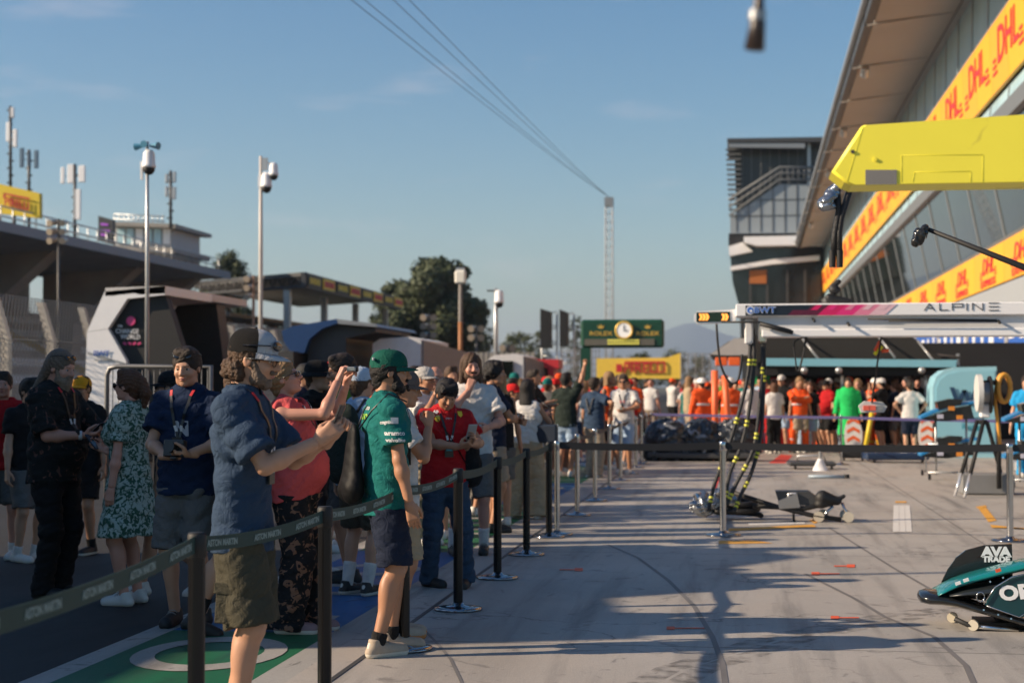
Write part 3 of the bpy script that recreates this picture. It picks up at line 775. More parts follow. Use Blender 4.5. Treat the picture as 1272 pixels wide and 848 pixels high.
w = SC.world = bpy.data.worlds.new('World'); w.use_nodes = True; nt = w.node_tree
sky = nd(nt, 'ShaderNodeTexSky', sky_type='NISHITA'); sky.sun_disc = False; sky.sun_elevation = SUN_EL
sky.sun_rotation = math.atan2(SUN_DIR.x, SUN_DIR.y); sky.dust_density = .6; sky.air_density = 1.15; sky.ozone_density = 1.3; sky.altitude = 150
bgn = nt.nodes['Background']; bgn.inputs[1].default_value = .069
tc = nd(nt, 'ShaderNodeTexCoord'); mp = nd(nt, 'ShaderNodeMapping'); mp.inputs['Scale'].default_value = (7, 7, 34); mp.inputs['Location'].default_value = (.4, .3, 2.2)
nz = nd(nt, 'ShaderNodeTexNoise'); nz.inputs['Scale'].default_value = 1.3; nz.inputs['Detail'].default_value = 5; nz.inputs['Roughness'].default_value = .55
mr = nd(nt, 'ShaderNodeMapRange'); mr.inputs[1].default_value = .6; mr.inputs[2].default_value = .82; mr.inputs[4].default_value = .22
mx = nd(nt, 'ShaderNodeMix', data_type='RGBA'); mx.inputs[7].default_value = (9, 7.6, 7.6, 1)
hs = nd(nt, 'ShaderNodeHueSaturation'); hs.inputs['Saturation'].default_value = 1.3
nt.links.new(tc.outputs['Generated'], mp.inputs[0]); nt.links.new(mp.outputs[0], nz.inputs['Vector']); nt.links.new(nz.outputs['Fac'], mr.inputs[0])
tn = nd(nt, 'ShaderNodeMix', data_type='RGBA', blend_type='MULTIPLY'); tn.inputs[0].default_value = 1; tn.inputs[7].default_value = (.93, 1.0, 1.08, 1)
nt.links.new(sky.outputs[0], tn.inputs[6]); nt.links.new(tn.outputs[2], hs.inputs['Color']); nt.links.new(hs.outputs[0], mx.inputs[6]); nt.links.new(mr.outputs[0], mx.inputs[0]); nt.links.new(mx.outputs[2], bgn.inputs[0])
vs_ = SC.view_settings; vs_.view_transform = 'Standard'; vs_.look = 'None'; vs_.exposure = 0.66; vs_.gamma = 1
SC.cycles.use_denoising = True; SC.cycles.max_bounces = 6; SC.cycles.diffuse_bounces = 3; SC.cycles.glossy_bounces = 3; SC.cycles.transparent_max_bounces = 12; SC.cycles.sample_clamp_indirect = 4

# ---------------------------------------------------------------- ground
def ground_mat(name, base, dark, sc=1.0, joint=None, rough=.75, streak=.65, warm=None, wear=.55):
    m = bpy.data.materials.new(name); m.use_nodes = True; nt = m.node_tree; b = nt.nodes['Principled BSDF']
    b.inputs['Roughness'].default_value = rough; b.inputs['Specular IOR Level'].default_value = .35
    g = nd(nt, 'ShaderNodeNewGeometry')
    def noise(scale, vec=(1, 1, 1), det=6, ro=.6, dist=0, rot=0):
        mpn = nd(nt, 'ShaderNodeMapping'); mpn.inputs['Scale'].default_value = vec; mpn.inputs['Rotation'].default_value = (0, 0, rot)
        n = nd(nt, 'ShaderNodeTexNoise'); n.inputs['Scale'].default_value = scale; n.inputs['Detail'].default_value = det; n.inputs['Roughness'].default_value = ro; n.inputs['Distortion'].default_value = dist
        nt.links.new(g.outputs['Position'], mpn.inputs[0]); nt.links.new(mpn.outputs[0], n.inputs['Vector']); return n.outputs['Fac']
    def rng(o, a, c, lo=0., hi=1.):
        r = nd(nt, 'ShaderNodeMapRange'); r.inputs[1].default_value = a; r.inputs[2].default_value = c; r.inputs[3].default_value = lo; r.inputs[4].default_value = hi
        nt.links.new(o, r.inputs[0]); return r.outputs[0]
    def mix(f, a, c, mode='MIX'):
        x = nd(nt, 'ShaderNodeMix', data_type='RGBA', blend_type=mode)
        if isinstance(f, float): x.inputs[0].default_value = f
        else: nt.links.new(f, x.inputs[0])
        for i, q in ((6, a), (7, c)):
            if isinstance(q, tuple): x.inputs[i].default_value = (*q, 1)
            else: nt.links.new(q, x.inputs[i])
        return x.outputs[2]
    c = mix(rng(noise(.55 * sc, det=8), .35, .7), base, tuple(x * .72 for x in base))
    if warm: c = mix(rng(noise(.22 * sc, dist=.6), .45, .68, 0, .6), c, warm)
    c = mix(rng(noise(1.3 * sc, (3.2, .22, 1), dist=.3), .5, .72, 0, streak), c, dark)          # rubber dragged along the lane
    c = mix(rng(noise(.5 * sc, (1, .12, 1), dist=.3, rot=R(9)), .56, .7, 0, streak * .8), c, dark)
    c = mix(rng(noise(2.2 * sc, dist=2, det=10), .60, .66, 0, wear), c, dark)                     # blotches and oil
    c = mix(rng(noise(38, det=3), .3, .75, 0, .35), c, tuple(x * .55 for x in base))            # aggregate
    c = mix(rng(noise(120, det=2), .58, .7, 0, .3), c, tuple(min(1, x * 1.6) for x in base))
    if joint:
        sp = nd(nt, 'ShaderNodeSeparateXYZ'); nt.links.new(g.outputs['Position'], sp.inputs[0])
        for ax, per, off, wd in joint:
            a = nd(nt, 'ShaderNodeMath', operation='ADD'); a.inputs[1].default_value = off; nt.links.new(sp.outputs[ax], a.inputs[0])
            p = nd(nt, 'ShaderNodeMath', operation='PINGPONG'); p.inputs[1].default_value = per / 2; nt.links.new(a.outputs[0], p.inputs[0])
            c = mix(rng(p.outputs[0], wd, wd * 2.5, .8, 0), c, tuple(x * .25 for x in base))
        v = nd(nt, 'ShaderNodeTexVoronoi', feature='DISTANCE_TO_EDGE'); v.inputs['Scale'].default_value = .42; v.inputs['Randomness'].default_value = 1
        dn = nd(nt, 'ShaderNodeTexNoise'); dn.inputs['Scale'].default_value = 2.5; dn.inputs['Detail'].default_value = 6; nt.links.new(g.outputs['Position'], dn.inputs['Vector'])
        vv = nd(nt, 'ShaderNodeVectorMath', operation='MULTIPLY_ADD'); vv.inputs[1].default_value = (.9, .9, .9); nt.links.new(dn.outputs['Color'], vv.inputs[0]); nt.links.new(g.outputs['Position'], vv.inputs[2])
        nt.links.new(vv.outputs[0], v.inputs['Vector'])
        gate = rng(noise(.35, det=2), .52, .56)
        ml = nd(nt, 'ShaderNodeMath', operation='MULTIPLY'); nt.links.new(rng(v.outputs[0], .002, .008, .75, 0), ml.inputs[0]); nt.links.new(gate, ml.inputs[1])
        c = mix(ml.outputs[0], c, tuple(x * .3 for x in base))
    nt.links.new(c, b.inputs['Base Color'])
    bp = nd(nt, 'ShaderNodeBump'); bp.inputs['Strength'].default_value = .35; bp.inputs['Distance'].default_value = .008
    nt.links.new(noise(70, det=4), bp.inputs['Height']); nt.links.new(bp.outputs[0], b.inputs['Normal'])
    nt.links.new(rng(noise(1.1, (1, .3, 1)), .3, .7, rough - .12, rough + .1), b.inputs['Roughness'])
    return m
M_CONC = ground_mat('apron_concrete', (.42, .395, .365), (.08, .076, .072), joint=((1, 5.5, 1.1, .006), (0, 4.6, 2.2, .006)), rough=.62, warm=(.42, .355, .30))
M_ASPH = ground_mat('lane_asphalt', (.028, .027, .027), (.014, .014, .014), rough=.8, streak=.3)
M_FIELD = ground_mat('far_ground', (.10, .10, .075), (.06, .07, .04), sc=.05, rough=.9, streak=.2)
def sheet(name, x0, y0, x1, y1, z, m, nx=1, ny=1):
    b = MB(); b.quad((x0, y0, z), (x1, y0, z), (x1, y1, z), (x0, y1, z)); return struct(b.build(name, m))
b = MB(); b.quad((-6000, -300, -.012), (6000, -300, -.012), (6000, 12000, -.012), (-6000, 12000, -.012)); struct(b.build('ground', M_FIELD))
sheet('racetrack', -34, -40, -15.5, 420, -.006, ground_mat('track_asphalt', (.07, .068, .066), (.035, .035, .035), rough=.8, streak=.4))
sheet('pit_lane', -15.2, -40, -3.84, 420, -.002, M_ASPH)
sheet('apron', -2.43, -40, 14, 300, 0.0, M_CONC)
# painted advertising strip between lane and apron: blue and green fields
PG = ground_mat('paint_green', (.012, .13, .058), (.02, .035, .028), rough=.6, streak=.6, wear=.7); PB = ground_mat('paint_blue', (.015, .12, .31), (.02, .03, .06), rough=.6, streak=.6, wear=.7)
PW = ground_mat('paint_white', (.38, .365, .34), (.10, .095, .09), rough=.65, streak=.7, wear=.8)
b = MB(); ys = [-10, 10.1, 15.2, 21.4, 26.4, 32, 37.5, 43, 49, 55, 62, 70, 80, 95]
for i in range(len(ys) - 1):
    b.m = i % 2; b.quad((-3.67, ys[i], 0), (-2.62, ys[i], 0), (-2.62, ys[i + 1], 0), (-3.67, ys[i + 1], 0))
struct(b.build('painted_strip', [PG, PB]))
b = MB()
for x0, x1 in ((-3.84, -3.67), (-2.62, -2.43)): b.quad((x0, -10, .0), (x1, -10, .0), (x1, 95, .0), (x0, 95, .0))
struct(b.build('strip_border', PW))
b = MB(); rg = random.Random(3)
def ring(cx, cy, rx_, ry_, w_, a0=0, a1=360):
    n = 28; P = []
    for i in range(n + 1):
        t = R(a0 + (a1 - a0) * i / n); P += [(cx + rx_ * math.cos(t), cy + ry_ * math.sin(t), .004), (cx + (rx_ - w_) * math.cos(t), cy + (ry_ - w_ * 1.6) * math.sin(t), .004)]
    b.add(P, [(2 * i, 2 * i + 1, 2 * i + 3, 2 * i + 2) for i in range(n)], False)
ring(-3.13, 9.25, .44, .62, .13); ring(-3.15, 7.5, .42, .6, .13, 20, 340)
for k, (y0, y1) in enumerate(zip(ys[1:], ys[2:])):
    y = y0 + .6; q = 0
    while y < y1 - .9:
        if q % 3 == 2: ring(-3.15, y + .45, .4, .45, .13, 0, 300 if q % 2 else 360)
        else:
            b.quad((-3.55, y, .004), (-2.75, y, .004), (-2.75, y + .17, .004), (-3.55, y + .17, .004))
            if q % 2: b.quad((-3.55, y + .5, .004), (-2.75, y + .5, .004), (-2.75, y + .66, .004), (-3.55, y + .66, .004)); b.quad((-3.55, y + .17, .004), (-3.4, y + .17, .004), (-3.4, y + .5, .004), (-3.55, y + .5, .004))
        y += 1.25; q += 1
struct(b.build('strip_shapes', PW))
# drain kerb between strip and apron + markings on the apron
b = MB()
OR = mat('marking_orange', (.75, .10, .03), rough=.6, var=.2, vs=30); YL = mat('marking_yellow', (.68, .33, .04), rough=.65, var=.25, vs=14)
def mk(pxs, z=.004):
    b.quad(*[tuple(gnd(x, y, z)) for x, y in pxs])
b.m = 0
for (x0, x1, y, hx) in ((695, 724, 706.5, 'r'), (828, 875, 779, 'l'), (1008, 1043, 711.5, 'l'), (1032, 1067, 766, 'l'), (1036, 1062, 702, 'r')):
    s_ = 1 if hx == 'l' else -1; a = x0 if hx == 'l' else x1
    mk([(a, y - 1.6), (a, y + 2.2), (a + s_ * 10, y + 2.2), (a + s_ * 10, y - 1.6)][::s_ * -1 or 1]); e = x1 if hx == 'l' else x0
    mk([(a + s_ * 10, y - .1), (a + s_ * 10, y + 1), (e, y + 1), (e, y - .1)][::s_ * -1 or 1])
b.m = 1
for q in ([(905, 656), (1010, 651), (1014, 654), (905, 659)], [(1005, 646), (1022, 639), (1030, 641), (1012, 650)], [(1216, 632), (1224, 629), (1238, 646), (1228, 648)], [(1232, 655), (1272, 655), (1290, 658), (1230, 651)],
          [(1112, 622), (1126, 622), (1126, 624), (1112, 624)], [(1216, 632), (1226, 629), (1224, 627), (1212, 629)], [(893, 671), (940, 671), (960, 674), (893, 675)]):
    mk(q[::-1])
b.m = 2; mk([(1109, 660), (1133, 660), (1130, 627), (1110, 627)]); mk([(930, 652), (1000, 650), (1000, 648), (930, 649.6)])
b.m = 3
for k in range(2): mk([(1117 + k * 8, 660), (1117.3 + k * 8, 660), (1116.7 + k * 7, 627), (1116.5 + k * 7, 627)], .006)
for f in b.f: pass
o = struct(b.build('apron_markings', [OR, YL, mat('marking_white', (.62, .6, .57), rough=.7, var=.12), mat('marking_seam', (.2, .19, .18))]))
# tyre rubber laid on the apron in long curves
b = MB()
def rubber(pts, w_):
    P = [gnd(x, y, .002) for x, y in pts]; Q = []
    for i, p in enumerate(P):
        d = (P[min(i + 1, len(P) - 1)] - P[max(i - 1, 0)]); d.z = 0; d.normalize(); s_ = Vector((d.y, -d.x, 0)) * w_ / 2
        Q += [p - s_, p + s_]
    b.add(Q, [(2 * i, 2 * i + 1, 2 * i + 3, 2 * i + 2) for i in range(len(P) - 1)], False)
rubber([(755, 676), (792, 692), (830, 720), (862, 752), (885, 790), (898, 825), (904, 870)], .035)
rubber([(1000, 712), (1060, 742), (1100, 766), (1160, 790), (1200, 826), (1215, 860)], .035)
rubber([(519, 774), (540, 795), (560, 818), (580, 860)], .02)
rubber([(1030, 655), (1070, 680), (1110, 705), (1180, 745)], .03)
struct(b.build('rubber_marks', mat('rubber_mark', (.15, .14, .135), rough=.65, var=.4, vs=2)))
b = MB()
for off in (0, 46):
    rubber([(700 + off, 900), (830 + off, 830), (960 + off, 790), (1110 + off, 762), (1290 + off, 742)], .16)
for v_ in range(len(b.v)): b.v[v_] = (b.v[v_][0], b.v[v_][1], .0012)
def _faint(m):
    n = m.node_tree; bs = n.nodes['Principled BSDF']; z = nd(n, 'ShaderNodeTexNoise'); z.inputs['Scale'].default_value = 9; z.inputs['Detail'].default_value = 8; r = nd(n, 'ShaderNodeMapRange'); r.inputs[1].default_value = .42; r.inputs[2].default_value = .75; r.inputs[4].default_value = .5
    g = nd(n, 'ShaderNodeNewGeometry'); n.links.new(g.outputs['Position'], z.inputs['Vector']); n.links.new(z.outputs['Fac'], r.inputs[0]); n.links.new(r.outputs[0], bs.inputs['Alpha']); return m
struct(b.build('tyre_tracks', _faint(mat('tyre_track', (.06, .056, .054), rough=.7))))
# kerb drain
b = MB(); b.box((-2.2, 40, .001), (.03, 110, .006)); struct(b.build('drain_slot', mat('drain', (.05, .05, .05))))
# distant hills
def hills(name, Y, prof, m, depth):
    b = MB(); P = []
    n = len(prof)
    for j in range(2):
        for (px, py) in prof:
            p = atY(px, py, Y); P.append((p.x, Y + j * depth, p.z if j == 0 else p.z * .4))
    P0 = [(p[0] * .97, Y - depth, -2) for p in P[:n]]
    b.add(P0 + P, [(r * n + i, r * n + i + 1, (r + 1) * n + i + 1, (r + 1) * n + i) for r in range(2) for i in range(n - 1)], True)
    return struct(b.build(name, m))
rg = random.Random(5)
prof = [(-300, 452)] + [(x, 446 - 10 * math.sin((x + 300) / 700) ** 2 - rg.uniform(0, 3)) for x in range(-200, 640, 40)] + [(640, 440), (700, 436), (760, 428), (800, 422), (830, 409), (850, 402), (862, 401), (880, 408), (905, 416), (940, 424), (1000, 431), (1100, 436), (1300, 441), (1700, 448)]
hills('hills', 9000, prof, mat('hill_forest', (.07, .10, .09), rough=1, var=.3, vs=.002), 1500)
# haze
HZ = True
if HZ:
    b = MB(); b.box((0, 5400, 1490), (14000, 11000, 3004)); o = b.build('haze', None) if False else None
    me = bpy.data.meshes.new('haze'); q = MB(); q.box((0, 5350, 198), (17000, 11200, 404)); me.from_pydata(q.v, [], q.f)
    hm_ = bpy.data.materials.new('haze_air'); hm_.use_nodes = True; hn = hm_.node_tree; hn.nodes.remove(hn.nodes['Principled BSDF'])
    pv = nd(hn, 'ShaderNodeVolumePrincipled'); pv.inputs['Color'].default_value = (.60, .72, .92, 1); pv.inputs['Density'].default_value = .00013; pv.inputs['Anisotropy'].default_value = 0.2
    hn.links.new(pv.outputs[0], hn.nodes['Material Output'].inputs['Volume']); me.materials.append(hm_)
    o = bpy.data.objects.new('haze', me); COL.objects.link(o); o['kind'] = 'stuff'; o['label'] = 'thin blue haze fading the far hills'
# ---------------------------------------------------------------- shared materials
GREY = mat('steel_grey', (.32, .33, .34), rough=.45, metal=.6, var=.1); GALV = mat('galvanised', (.45, .46, .47), rough=.4, metal=.7, var=.15, vs=20)
DGREY = mat('dark_grey', (.05, .052, .055), rough=.5, var=.15); BLACK = mat('matt_black', (.012, .012, .013), rough=.6, var=.2)
CONC = mat('weathered_concrete', (.30, .285, .26), rough=.85, var=.3, vs=.6, bump=.3, bs=8); WHITE = mat('white_panel', (.84, .84, .85), rough=.4, var=.05)
GLASS = mat('tinted_glass', (.075, .10, .095), rough=.03, metal=.9, var=.5, vs=.12); GLASSB = mat('blue_glass', (.42, .62, .70), rough=.25, spec=.3, var=.35, vs=.25)
DHY = mat('hoarding_yellow', (.78, .40, .02), rough=.55, var=.06); DHR = mat('hoarding_red', (.62, .03, .03), rough=.5, var=.05)
CHROME = mat('brushed_steel', (.55, .55, .56), rough=.18, metal=1, var=.05)
BLUE = mat('panel_blue', (.02, .07, .22), rough=.4, var=.1); LBLUE = mat('light_blue_panel', (.22, .50, .62), rough=.35, var=.05)

# ---------------------------------------------------------------- pit building (right)
Y0, Y1 = 24, 236
pit = empty('pit_building', (10, Y0, 0), 'long pit building with outward leaning glass front, garages below and a wide roof canopy', 'building')
def strip(b, p0, p1, ya, yb, th=.12):
    (x0, z0), (x1, z1) = p0, p1
    b.prism([(x0, ya, z0), (x1, ya, z1), (x1, yb, z1), (x0, yb, z0)], (th, 0, 0))
def wedge(name, prof, ya, yb, m):
    b = MB(); b.prism([(x, ya, z) for x, z in prof], (0, yb - ya, 0)); return part(name, b, m, pit)
PF = dict(w0=(10.0, 5.0), b0=(10.0, 5.55), b1=(10.0, 7.1), g0=(9.98, 7.2), g1=(9.25, 10.9), s0=(9.2, 11.4), s1=(9.3, 12.25), t1=(9.2, 14.75), u1=(9.25, 17.5))
wedge('wall', [(10.6, 0), (22, 0), (22, 17.5), (10.6, 17.5)], Y0 + .5, Y1, mat('pit_wall_grey', (.22, .22, .22), rough=.8))
wedge('upper_wall', [(10.35, 5.0), (10.6, 5.0), (10.6, 17.6), (9.72, 17.6), (9.72, 11.5)], Y0, Y1, mat('pit_core_dark', (.06, .065, .07), rough=.6))
wedge('fascia', [(9.9, 4.6), (10.2, 4.6), (10.2, 5.5), (9.9, 5.5)], Y0, Y1, mat('fascia_grey', (.33, .35, .37), rough=.5))
wedge('ledge', [(9.1, 10.9), (9.6, 10.9), (9.6, 11.4), (9.0, 11.4)], Y0, Y1, GREY)
wedge('sill', [(9.85, 7.1), (10.2, 7.1), (10.2, 7.22), (9.8, 7.22)], Y0, Y1, GREY)
wedge('sill', [(9.2, 15.0), (9.7, 15.0), (9.7, 14.78), (9.1, 14.78)], Y0, Y1, GREY)
wedge('cornice', [(9.1, 17.4), (9.8, 17.4), (9.8, 17.75), (9.05, 17.7)], Y0, Y1, GREY)
# three rows of windows; every bay is glass with its own mullion
def bays(z0p, z1p, step, n, glass, mw, start=Y0):
    for i in range(n):
        ya = start + i * step; yb = ya + step
        if yb > Y1: break
        b = MB(); strip(b, (z0p[0] + .1, z0p[1]), (z1p[0] + .1, z1p[1]), ya + mw / 2, yb - mw / 2, .06); w_ = part('window', b, glass, pit)
        b = MB(); strip(b, (z0p[0] + .06, z0p[1]), (z1p[0] + .06, z1p[1]), yb - mw / 2, yb + mw / 2, .1); m_ = part('mullion', b, GREY, pit)
bays(PF['g0'], PF['g1'], 6.45, 33, GLASS, .26, Y0 + 1.2)
bays(PF['s0'], PF['s1'], 4.3, 50, GLASSB, .12)
bays((9.2, 15.0), PF['u1'], 4.3, 50, GLASSB, .16)
for i in range(12):      # garage openings
    ya = Y0 + 6 + i * 10.5
    b = MB(); b.box((10.1, ya, 2.3), (.9, .7, 4.6)); part('pier', b, mat('pier_grey', (.3, .3, .31), rough=.7), pit)
    b = MB(); b.box((10.55, ya + 5.25, 2.2), (.12, 9.6, 4.4)); part('garage_opening', b, DGREY, pit)
# roof canopy: curved outer edge
b = MB(); ys_ = [Y0 - 20 + i * 9.5 for i in range(20)]; P = []
def edge(y): t = (y - 40) / 130; return 5.55 + .9 * max(0, t) ** 1.3
for y in ys_: P += [(9.25, y, 17.6), (edge(y), y, 17.25), (edge(y), y, 17.7), (9.0, y, 18.4), (12, y, 18.6)]
F = []
for i in range(len(ys_) - 1):
    for k in range(4): F.append((i * 5 + k, (i + 1) * 5 + k, (i + 1) * 5 + k + 1, i * 5 + k + 1))
F += [(0, 1, 2, 3, 4), tuple(reversed([(len(ys_) - 1) * 5 + k for k in range(5)]))]
b.add(P, F, False); part('roof_canopy', b, mat('soffit_beige', (.37, .355, .345), rough=.8, var=.12, vs=.3), pit)
b = MB()
for i in range(len(ys_) - 1):
    for ya, yb in ((ys_[i] + .25, ys_[i + 1] - .25),):
        b.prism([(edge(ya) - .06, ya, 17.15), (edge(yb) - .06, yb, 17.15), (edge(yb) - .06, yb, 17.72), (edge(ya) - .06, ya, 17.72)], (-.35, 0, 0))
part('fascia', b, DGREY, pit)
b = MB(); b.tube([(edge(y) - .5, y, 17.75) for y in ys_], .16, 6); part('gutter', b, GALV, pit)
for i in range(len(ys_) - 1):
    y = ys_[i]; b = MB(); b.box((7.2, y, 17.35), (3.6, .14, .06), Matrix.Rotation(R(-7), 3, 'Y')); part('rib', b, mat('rib_beige', (.36, .35, .34), rough=.7), pit)
for i in range(2, 18, 2):
    b = MB(); b.cyl((edge(ys_[i]) + .3, ys_[i], 17.15), (edge(ys_[i]) + .3, ys_[i] + .5, 16.9), .18, .24); part('floodlight', b, GALV, pit)

# courier hoardings: panels with the three letters, speed lines
def hoarding(z0p, z1p, zl, label, step, size, fr_, ya=Y0, yb=Y1):
    o = empty('advertising_banner', (z0p[0] - .1, ya, z0p[1]), label, 'banner')
    n = int((yb - ya) / step)
    tv = Vector((z1p[0] - z0p[0], 0, z1p[1] - z0p[1])).normalized(); u = Vector((0, -1, 0))
    b = MB()
    for i in range(n):
        q = ya + i * step; b.m = i % 2
        b.prism([(z0p[0] - .16, q + .02, z0p[1]), (z1p[0] - .16, q + .02, z1p[1]), (z1p[0] - .16, q + step - .02, z1p[1]), (z0p[0] - .16, q + step - .02, z0p[1])], (.14, 0, 0))
    part('backing', b, [DHY, mat('hoarding_yellow_b', (.80, .37, .025), rough=.55, var=.06)], o)
    for i in range(min(n // 2, 60)):
        q = ya + (2 * i + 1) * step
        c = Vector(((z0p[0] + z1p[0]) / 2 - .17, q, (z0p[1] + z1p[1]) / 2))
        k = MB(); WD = size * (3.3 if fr_ else 2.5); lettering('DHL', size, c + tv * size * .1, u, tv, None, mb=k, bold=size * .012, shear=.25, width=WD, ext=.01)
        for d in (-1, 1):
            for j in range(3): k.box(c + u * d * (WD * .5 + size * .35) + tv * (-.33 + j * .13) * size + Vector((-.01, 0, 0)), (.02, size * (.55 - j * .1), size * .06))
        for q_ in ('EXPRESS',) if fr_ else (): lettering(q_, size * .42, c - tv * size * .6, u, tv, None, mb=k, bold=.006, width=WD * 1.25, ext=.01)
        part('lettering', k, DHR, o)
    return o
hoarding(PF['b0'], PF['b1'], 0, 'lower yellow courier banner with red lettering under the leaning windows', 3.9, .95, True)
hoarding((9.35, 12.3), (9.22, 14.72), 0, 'upper yellow courier banner with large red lettering below the roof windows', 3.7, 1.75, False)

# blue header banner over the garages with a white wave of letters (abstract blocks, unreadable in the photo)
o = empty('garage_banner', (9.6, 50, 3.6), 'blue garage header banner with white blocks above the pale blue cabinet', 'banner')
b = MB(); b.box((9.75, 76, 3.68), (.1, 88, 1.4)); part('backing', b, mat('banner_blue', (.02, .10, .42), rough=.5), o)
k = MB(); rg = random.Random(9)
for i in range(34):
    k = MB(); y = 34 + i * 2.4; h_ = rg.uniform(.5, 1.0); k.box((9.68, y, 3.68), (.03, rg.uniform(.5, 1.3), h_)); part('white_block', k, WHITE, o)
for i, y in enumerate((31, 36, 42.5, 50)):
    o = empty('garage_sign', (9.4, y, 3.1), f'small red garage number sign, {["nearest","second","third","farthest"][i]} along the garage row', 'sign', group='garage number signs')
    b = MB(); b.box((9.45, y, 3.0), (.05, .85, .62)); part('plate', b, DHR, o)
    lettering(str(40 + i * 2), .42, (9.41, y, 3.0), (0, -1, 0), (0, 0, 1), WHITE, o, bold=.012)

# ---------------------------------------------------------------- far control tower
def P2(px, py, Y): return atY(px, py, Y)
T = empty('control_tower', (3, 186, 0), 'tall grey and glass control tower with stepped terrace at the far end of the pits', 'building')
Yt = 186
def face(name, pts, m, d=14, Y=Yt):
    b = MB(); b.prism([tuple(P2(x, y, Y)) for x, y in pts][::-1], (0, d, 0)); return part(name, b, m, T)
TG = mat('tower_cladding', (.27, .31, .34), rough=.5, var=.06, vs=.4); TD = mat('tower_dark', (.035, .04, .045), rough=.3, var=.3)
face('core', [(912, 180), (1024, 180), (1024, 478), (922, 478)], TD, 12, Yt + 1.5)
face('roof', [(903, 172), (1028, 170), (1028, 176), (904, 177)], DGREY, 14, Yt - 1.5)
face('roof_edge', [(905, 178), (1000, 178), (1000, 184), (906, 183)], GREY, .5, Yt - 1.4)
for i in range(14):
    y = 186 + i * 6.2; b = MB(); p = P2(907 + i * .2, y, Yt + 1); b.box(p + Vector((.35, 0, 0)), (1.7 - i * .02, .8, .16)); part('louvre', b, mat('louvre_grey', (.14, .15, .16), rough=.6), T)
for i in range(9):
    b = MB(); p = P2(922 + i * 11.5, 205, Yt + 1.3); b.box(p + Vector((0, 0, -1)), (.08, .2, 6)); part('post', b, mat('louvre_grey', (.14, .15, .16)), T)
b = MB(); b.box(P2(1005, 205, Yt) , (.35, .35, 5.5)); part('column', b, GALV, T)
face('terrace_wall', [(907, 269), (968, 229), (1012, 229), (1012, 289), (907, 290)], TG, 3, Yt - .2)
for i in range(7):
    x = 915 + i * 15; y0 = max(230, 268 - max(0, x - 907) * .655); b = MB(); a = P2(x, y0, Yt - .24); c = P2(x, 288, Yt - .24); b.box((a + c) / 2, (.08, .06, abs(a.z - c.z))); part('panel_joint', b, DGREY, T)
for y in (248, 268):
    b = MB(); x0 = 907 if y > 260 else 940; a = P2(x0, y, Yt - .24); c = P2(1011, y, Yt - .24); b.box((a + c) / 2, (abs(a.x - c.x), .06, .08)); part('panel_joint', b, DGREY, T)
b = MB()
for dy in (0, 8, 15):
    b.tube([P2(905, 268 - dy * 1.3, Yt - .5), P2(968, 223 - dy, Yt - .5), P2(1012, 223 - dy, Yt - .5)], .1 if dy < 15 else .16, 5)
for x in range(908, 1012, 7):
    y = max(223, 266 - (x - 905) * .66); b.tube([P2(x, y, Yt - .5), P2(x, y - 15, Yt - .5)], .07, 4)
part('railing', b, mat('louvre_grey', (.14, .15, .16)), T)
face('shade_band', [(905, 290), (1020, 290), (1020, 305), (905, 305)], BLACK, 3, Yt - .1)
face('balcony_slab', [(924, 294), (1020, 292), (1030, 300), (1030, 304), (940, 305), (924, 301)], WHITE, 3, Yt - 2)
face('lower_glazing', [(906, 306), (1020, 306), (1020, 380), (918, 380), (910, 350)], mat('tower_glass', (.012, .018, .024), rough=.12, spec=.6, var=.4, vs=.3), 3, Yt)
face('brow', [(905, 306), (922, 301), (935, 312), (906, 318)], WHITE, 2, Yt - .8)
face('brow', [(907, 331), (960, 322), (1018, 317), (1018, 323), (960, 328), (908, 336)], WHITE, 2, Yt - .8)
for x in (932, 953, 978, 1000): b = MB(); a = P2(x, 335, Yt - .1); c = P2(x, 380, Yt - .1); b.box((a + c) / 2, (.25, .2, abs(a.z - c.z))); part('mullion', b, DGREY, T)
face('glass_panel', [(931, 336), (952, 335), (952, 352), (931, 352)], mat('amber_panel', (.4, .13, .03)), .3, Yt - .3)
# a small kit of seated-terrace things: one parasol-blue figure is too small to tell and is left out

# ---------------------------------------------------------------- left grandstand
G = empty('grandstand', (-40, 95, 0), 'long concrete grandstand with cantilevered roof at the far left edge', 'grandstand')
gx = -40.0
def gp(name, prof, ya, yb, m, root=G):
    b = MB(); b.prism([(x, ya, z) for x, z in prof], (0, yb - ya, 0)); return part(name, b, m, root)
zr = 1.58 + (480 - 277) / 922 * 40 * 1.01
gp('roof', [(gx, zr - .35), (gx, zr), (gx - 18, zr + 1.6), (gx - 18, zr + .2), (gx - 9, zr - 1.0)], 60, 122, CONC)
gp('roof_edge', [(gx + .15, zr - .45), (gx + .15, zr + .12), (gx - .02, zr + .12), (gx - .02, zr - .45)], 60, 122.2, mat('roof_edge_grey', (.25, .26, .28), rough=.6))
gp('back_wall', [(gx - 17, 0), (gx - 16, 0), (gx - 16, zr), (gx - 17, zr)], 60, 121, CONC)
for i in range(11):
    gp('tier', [(gx - 2 - i * 1.2, 1.2 + i * .55), (gx - 15.9, 1.2 + i * .55), (gx - 15.9, 1.75 + i * .55), (gx - 2 - i * 1.2, 1.75 + i * .55)], 60, 120.5, [CONC, mat('seat_grey', (.58, .64, .70), rough=.6)][i % 2])
gp('base_wall', [(gx - 1.5, 0), (gx - 15, 0), (gx - 15, 1.19), (gx - 1.5, 1.19)], 60, 120.6, CONC)
for y in (66, 80, 94, 108, 120):
    gp('pier', [(gx - 9, 0), (gx - 7.2, 0), (gx - 6.6, 6), (gx - 2, zr - .5), (gx - 9, zr - 1)], y, y + 1.6, CONC)
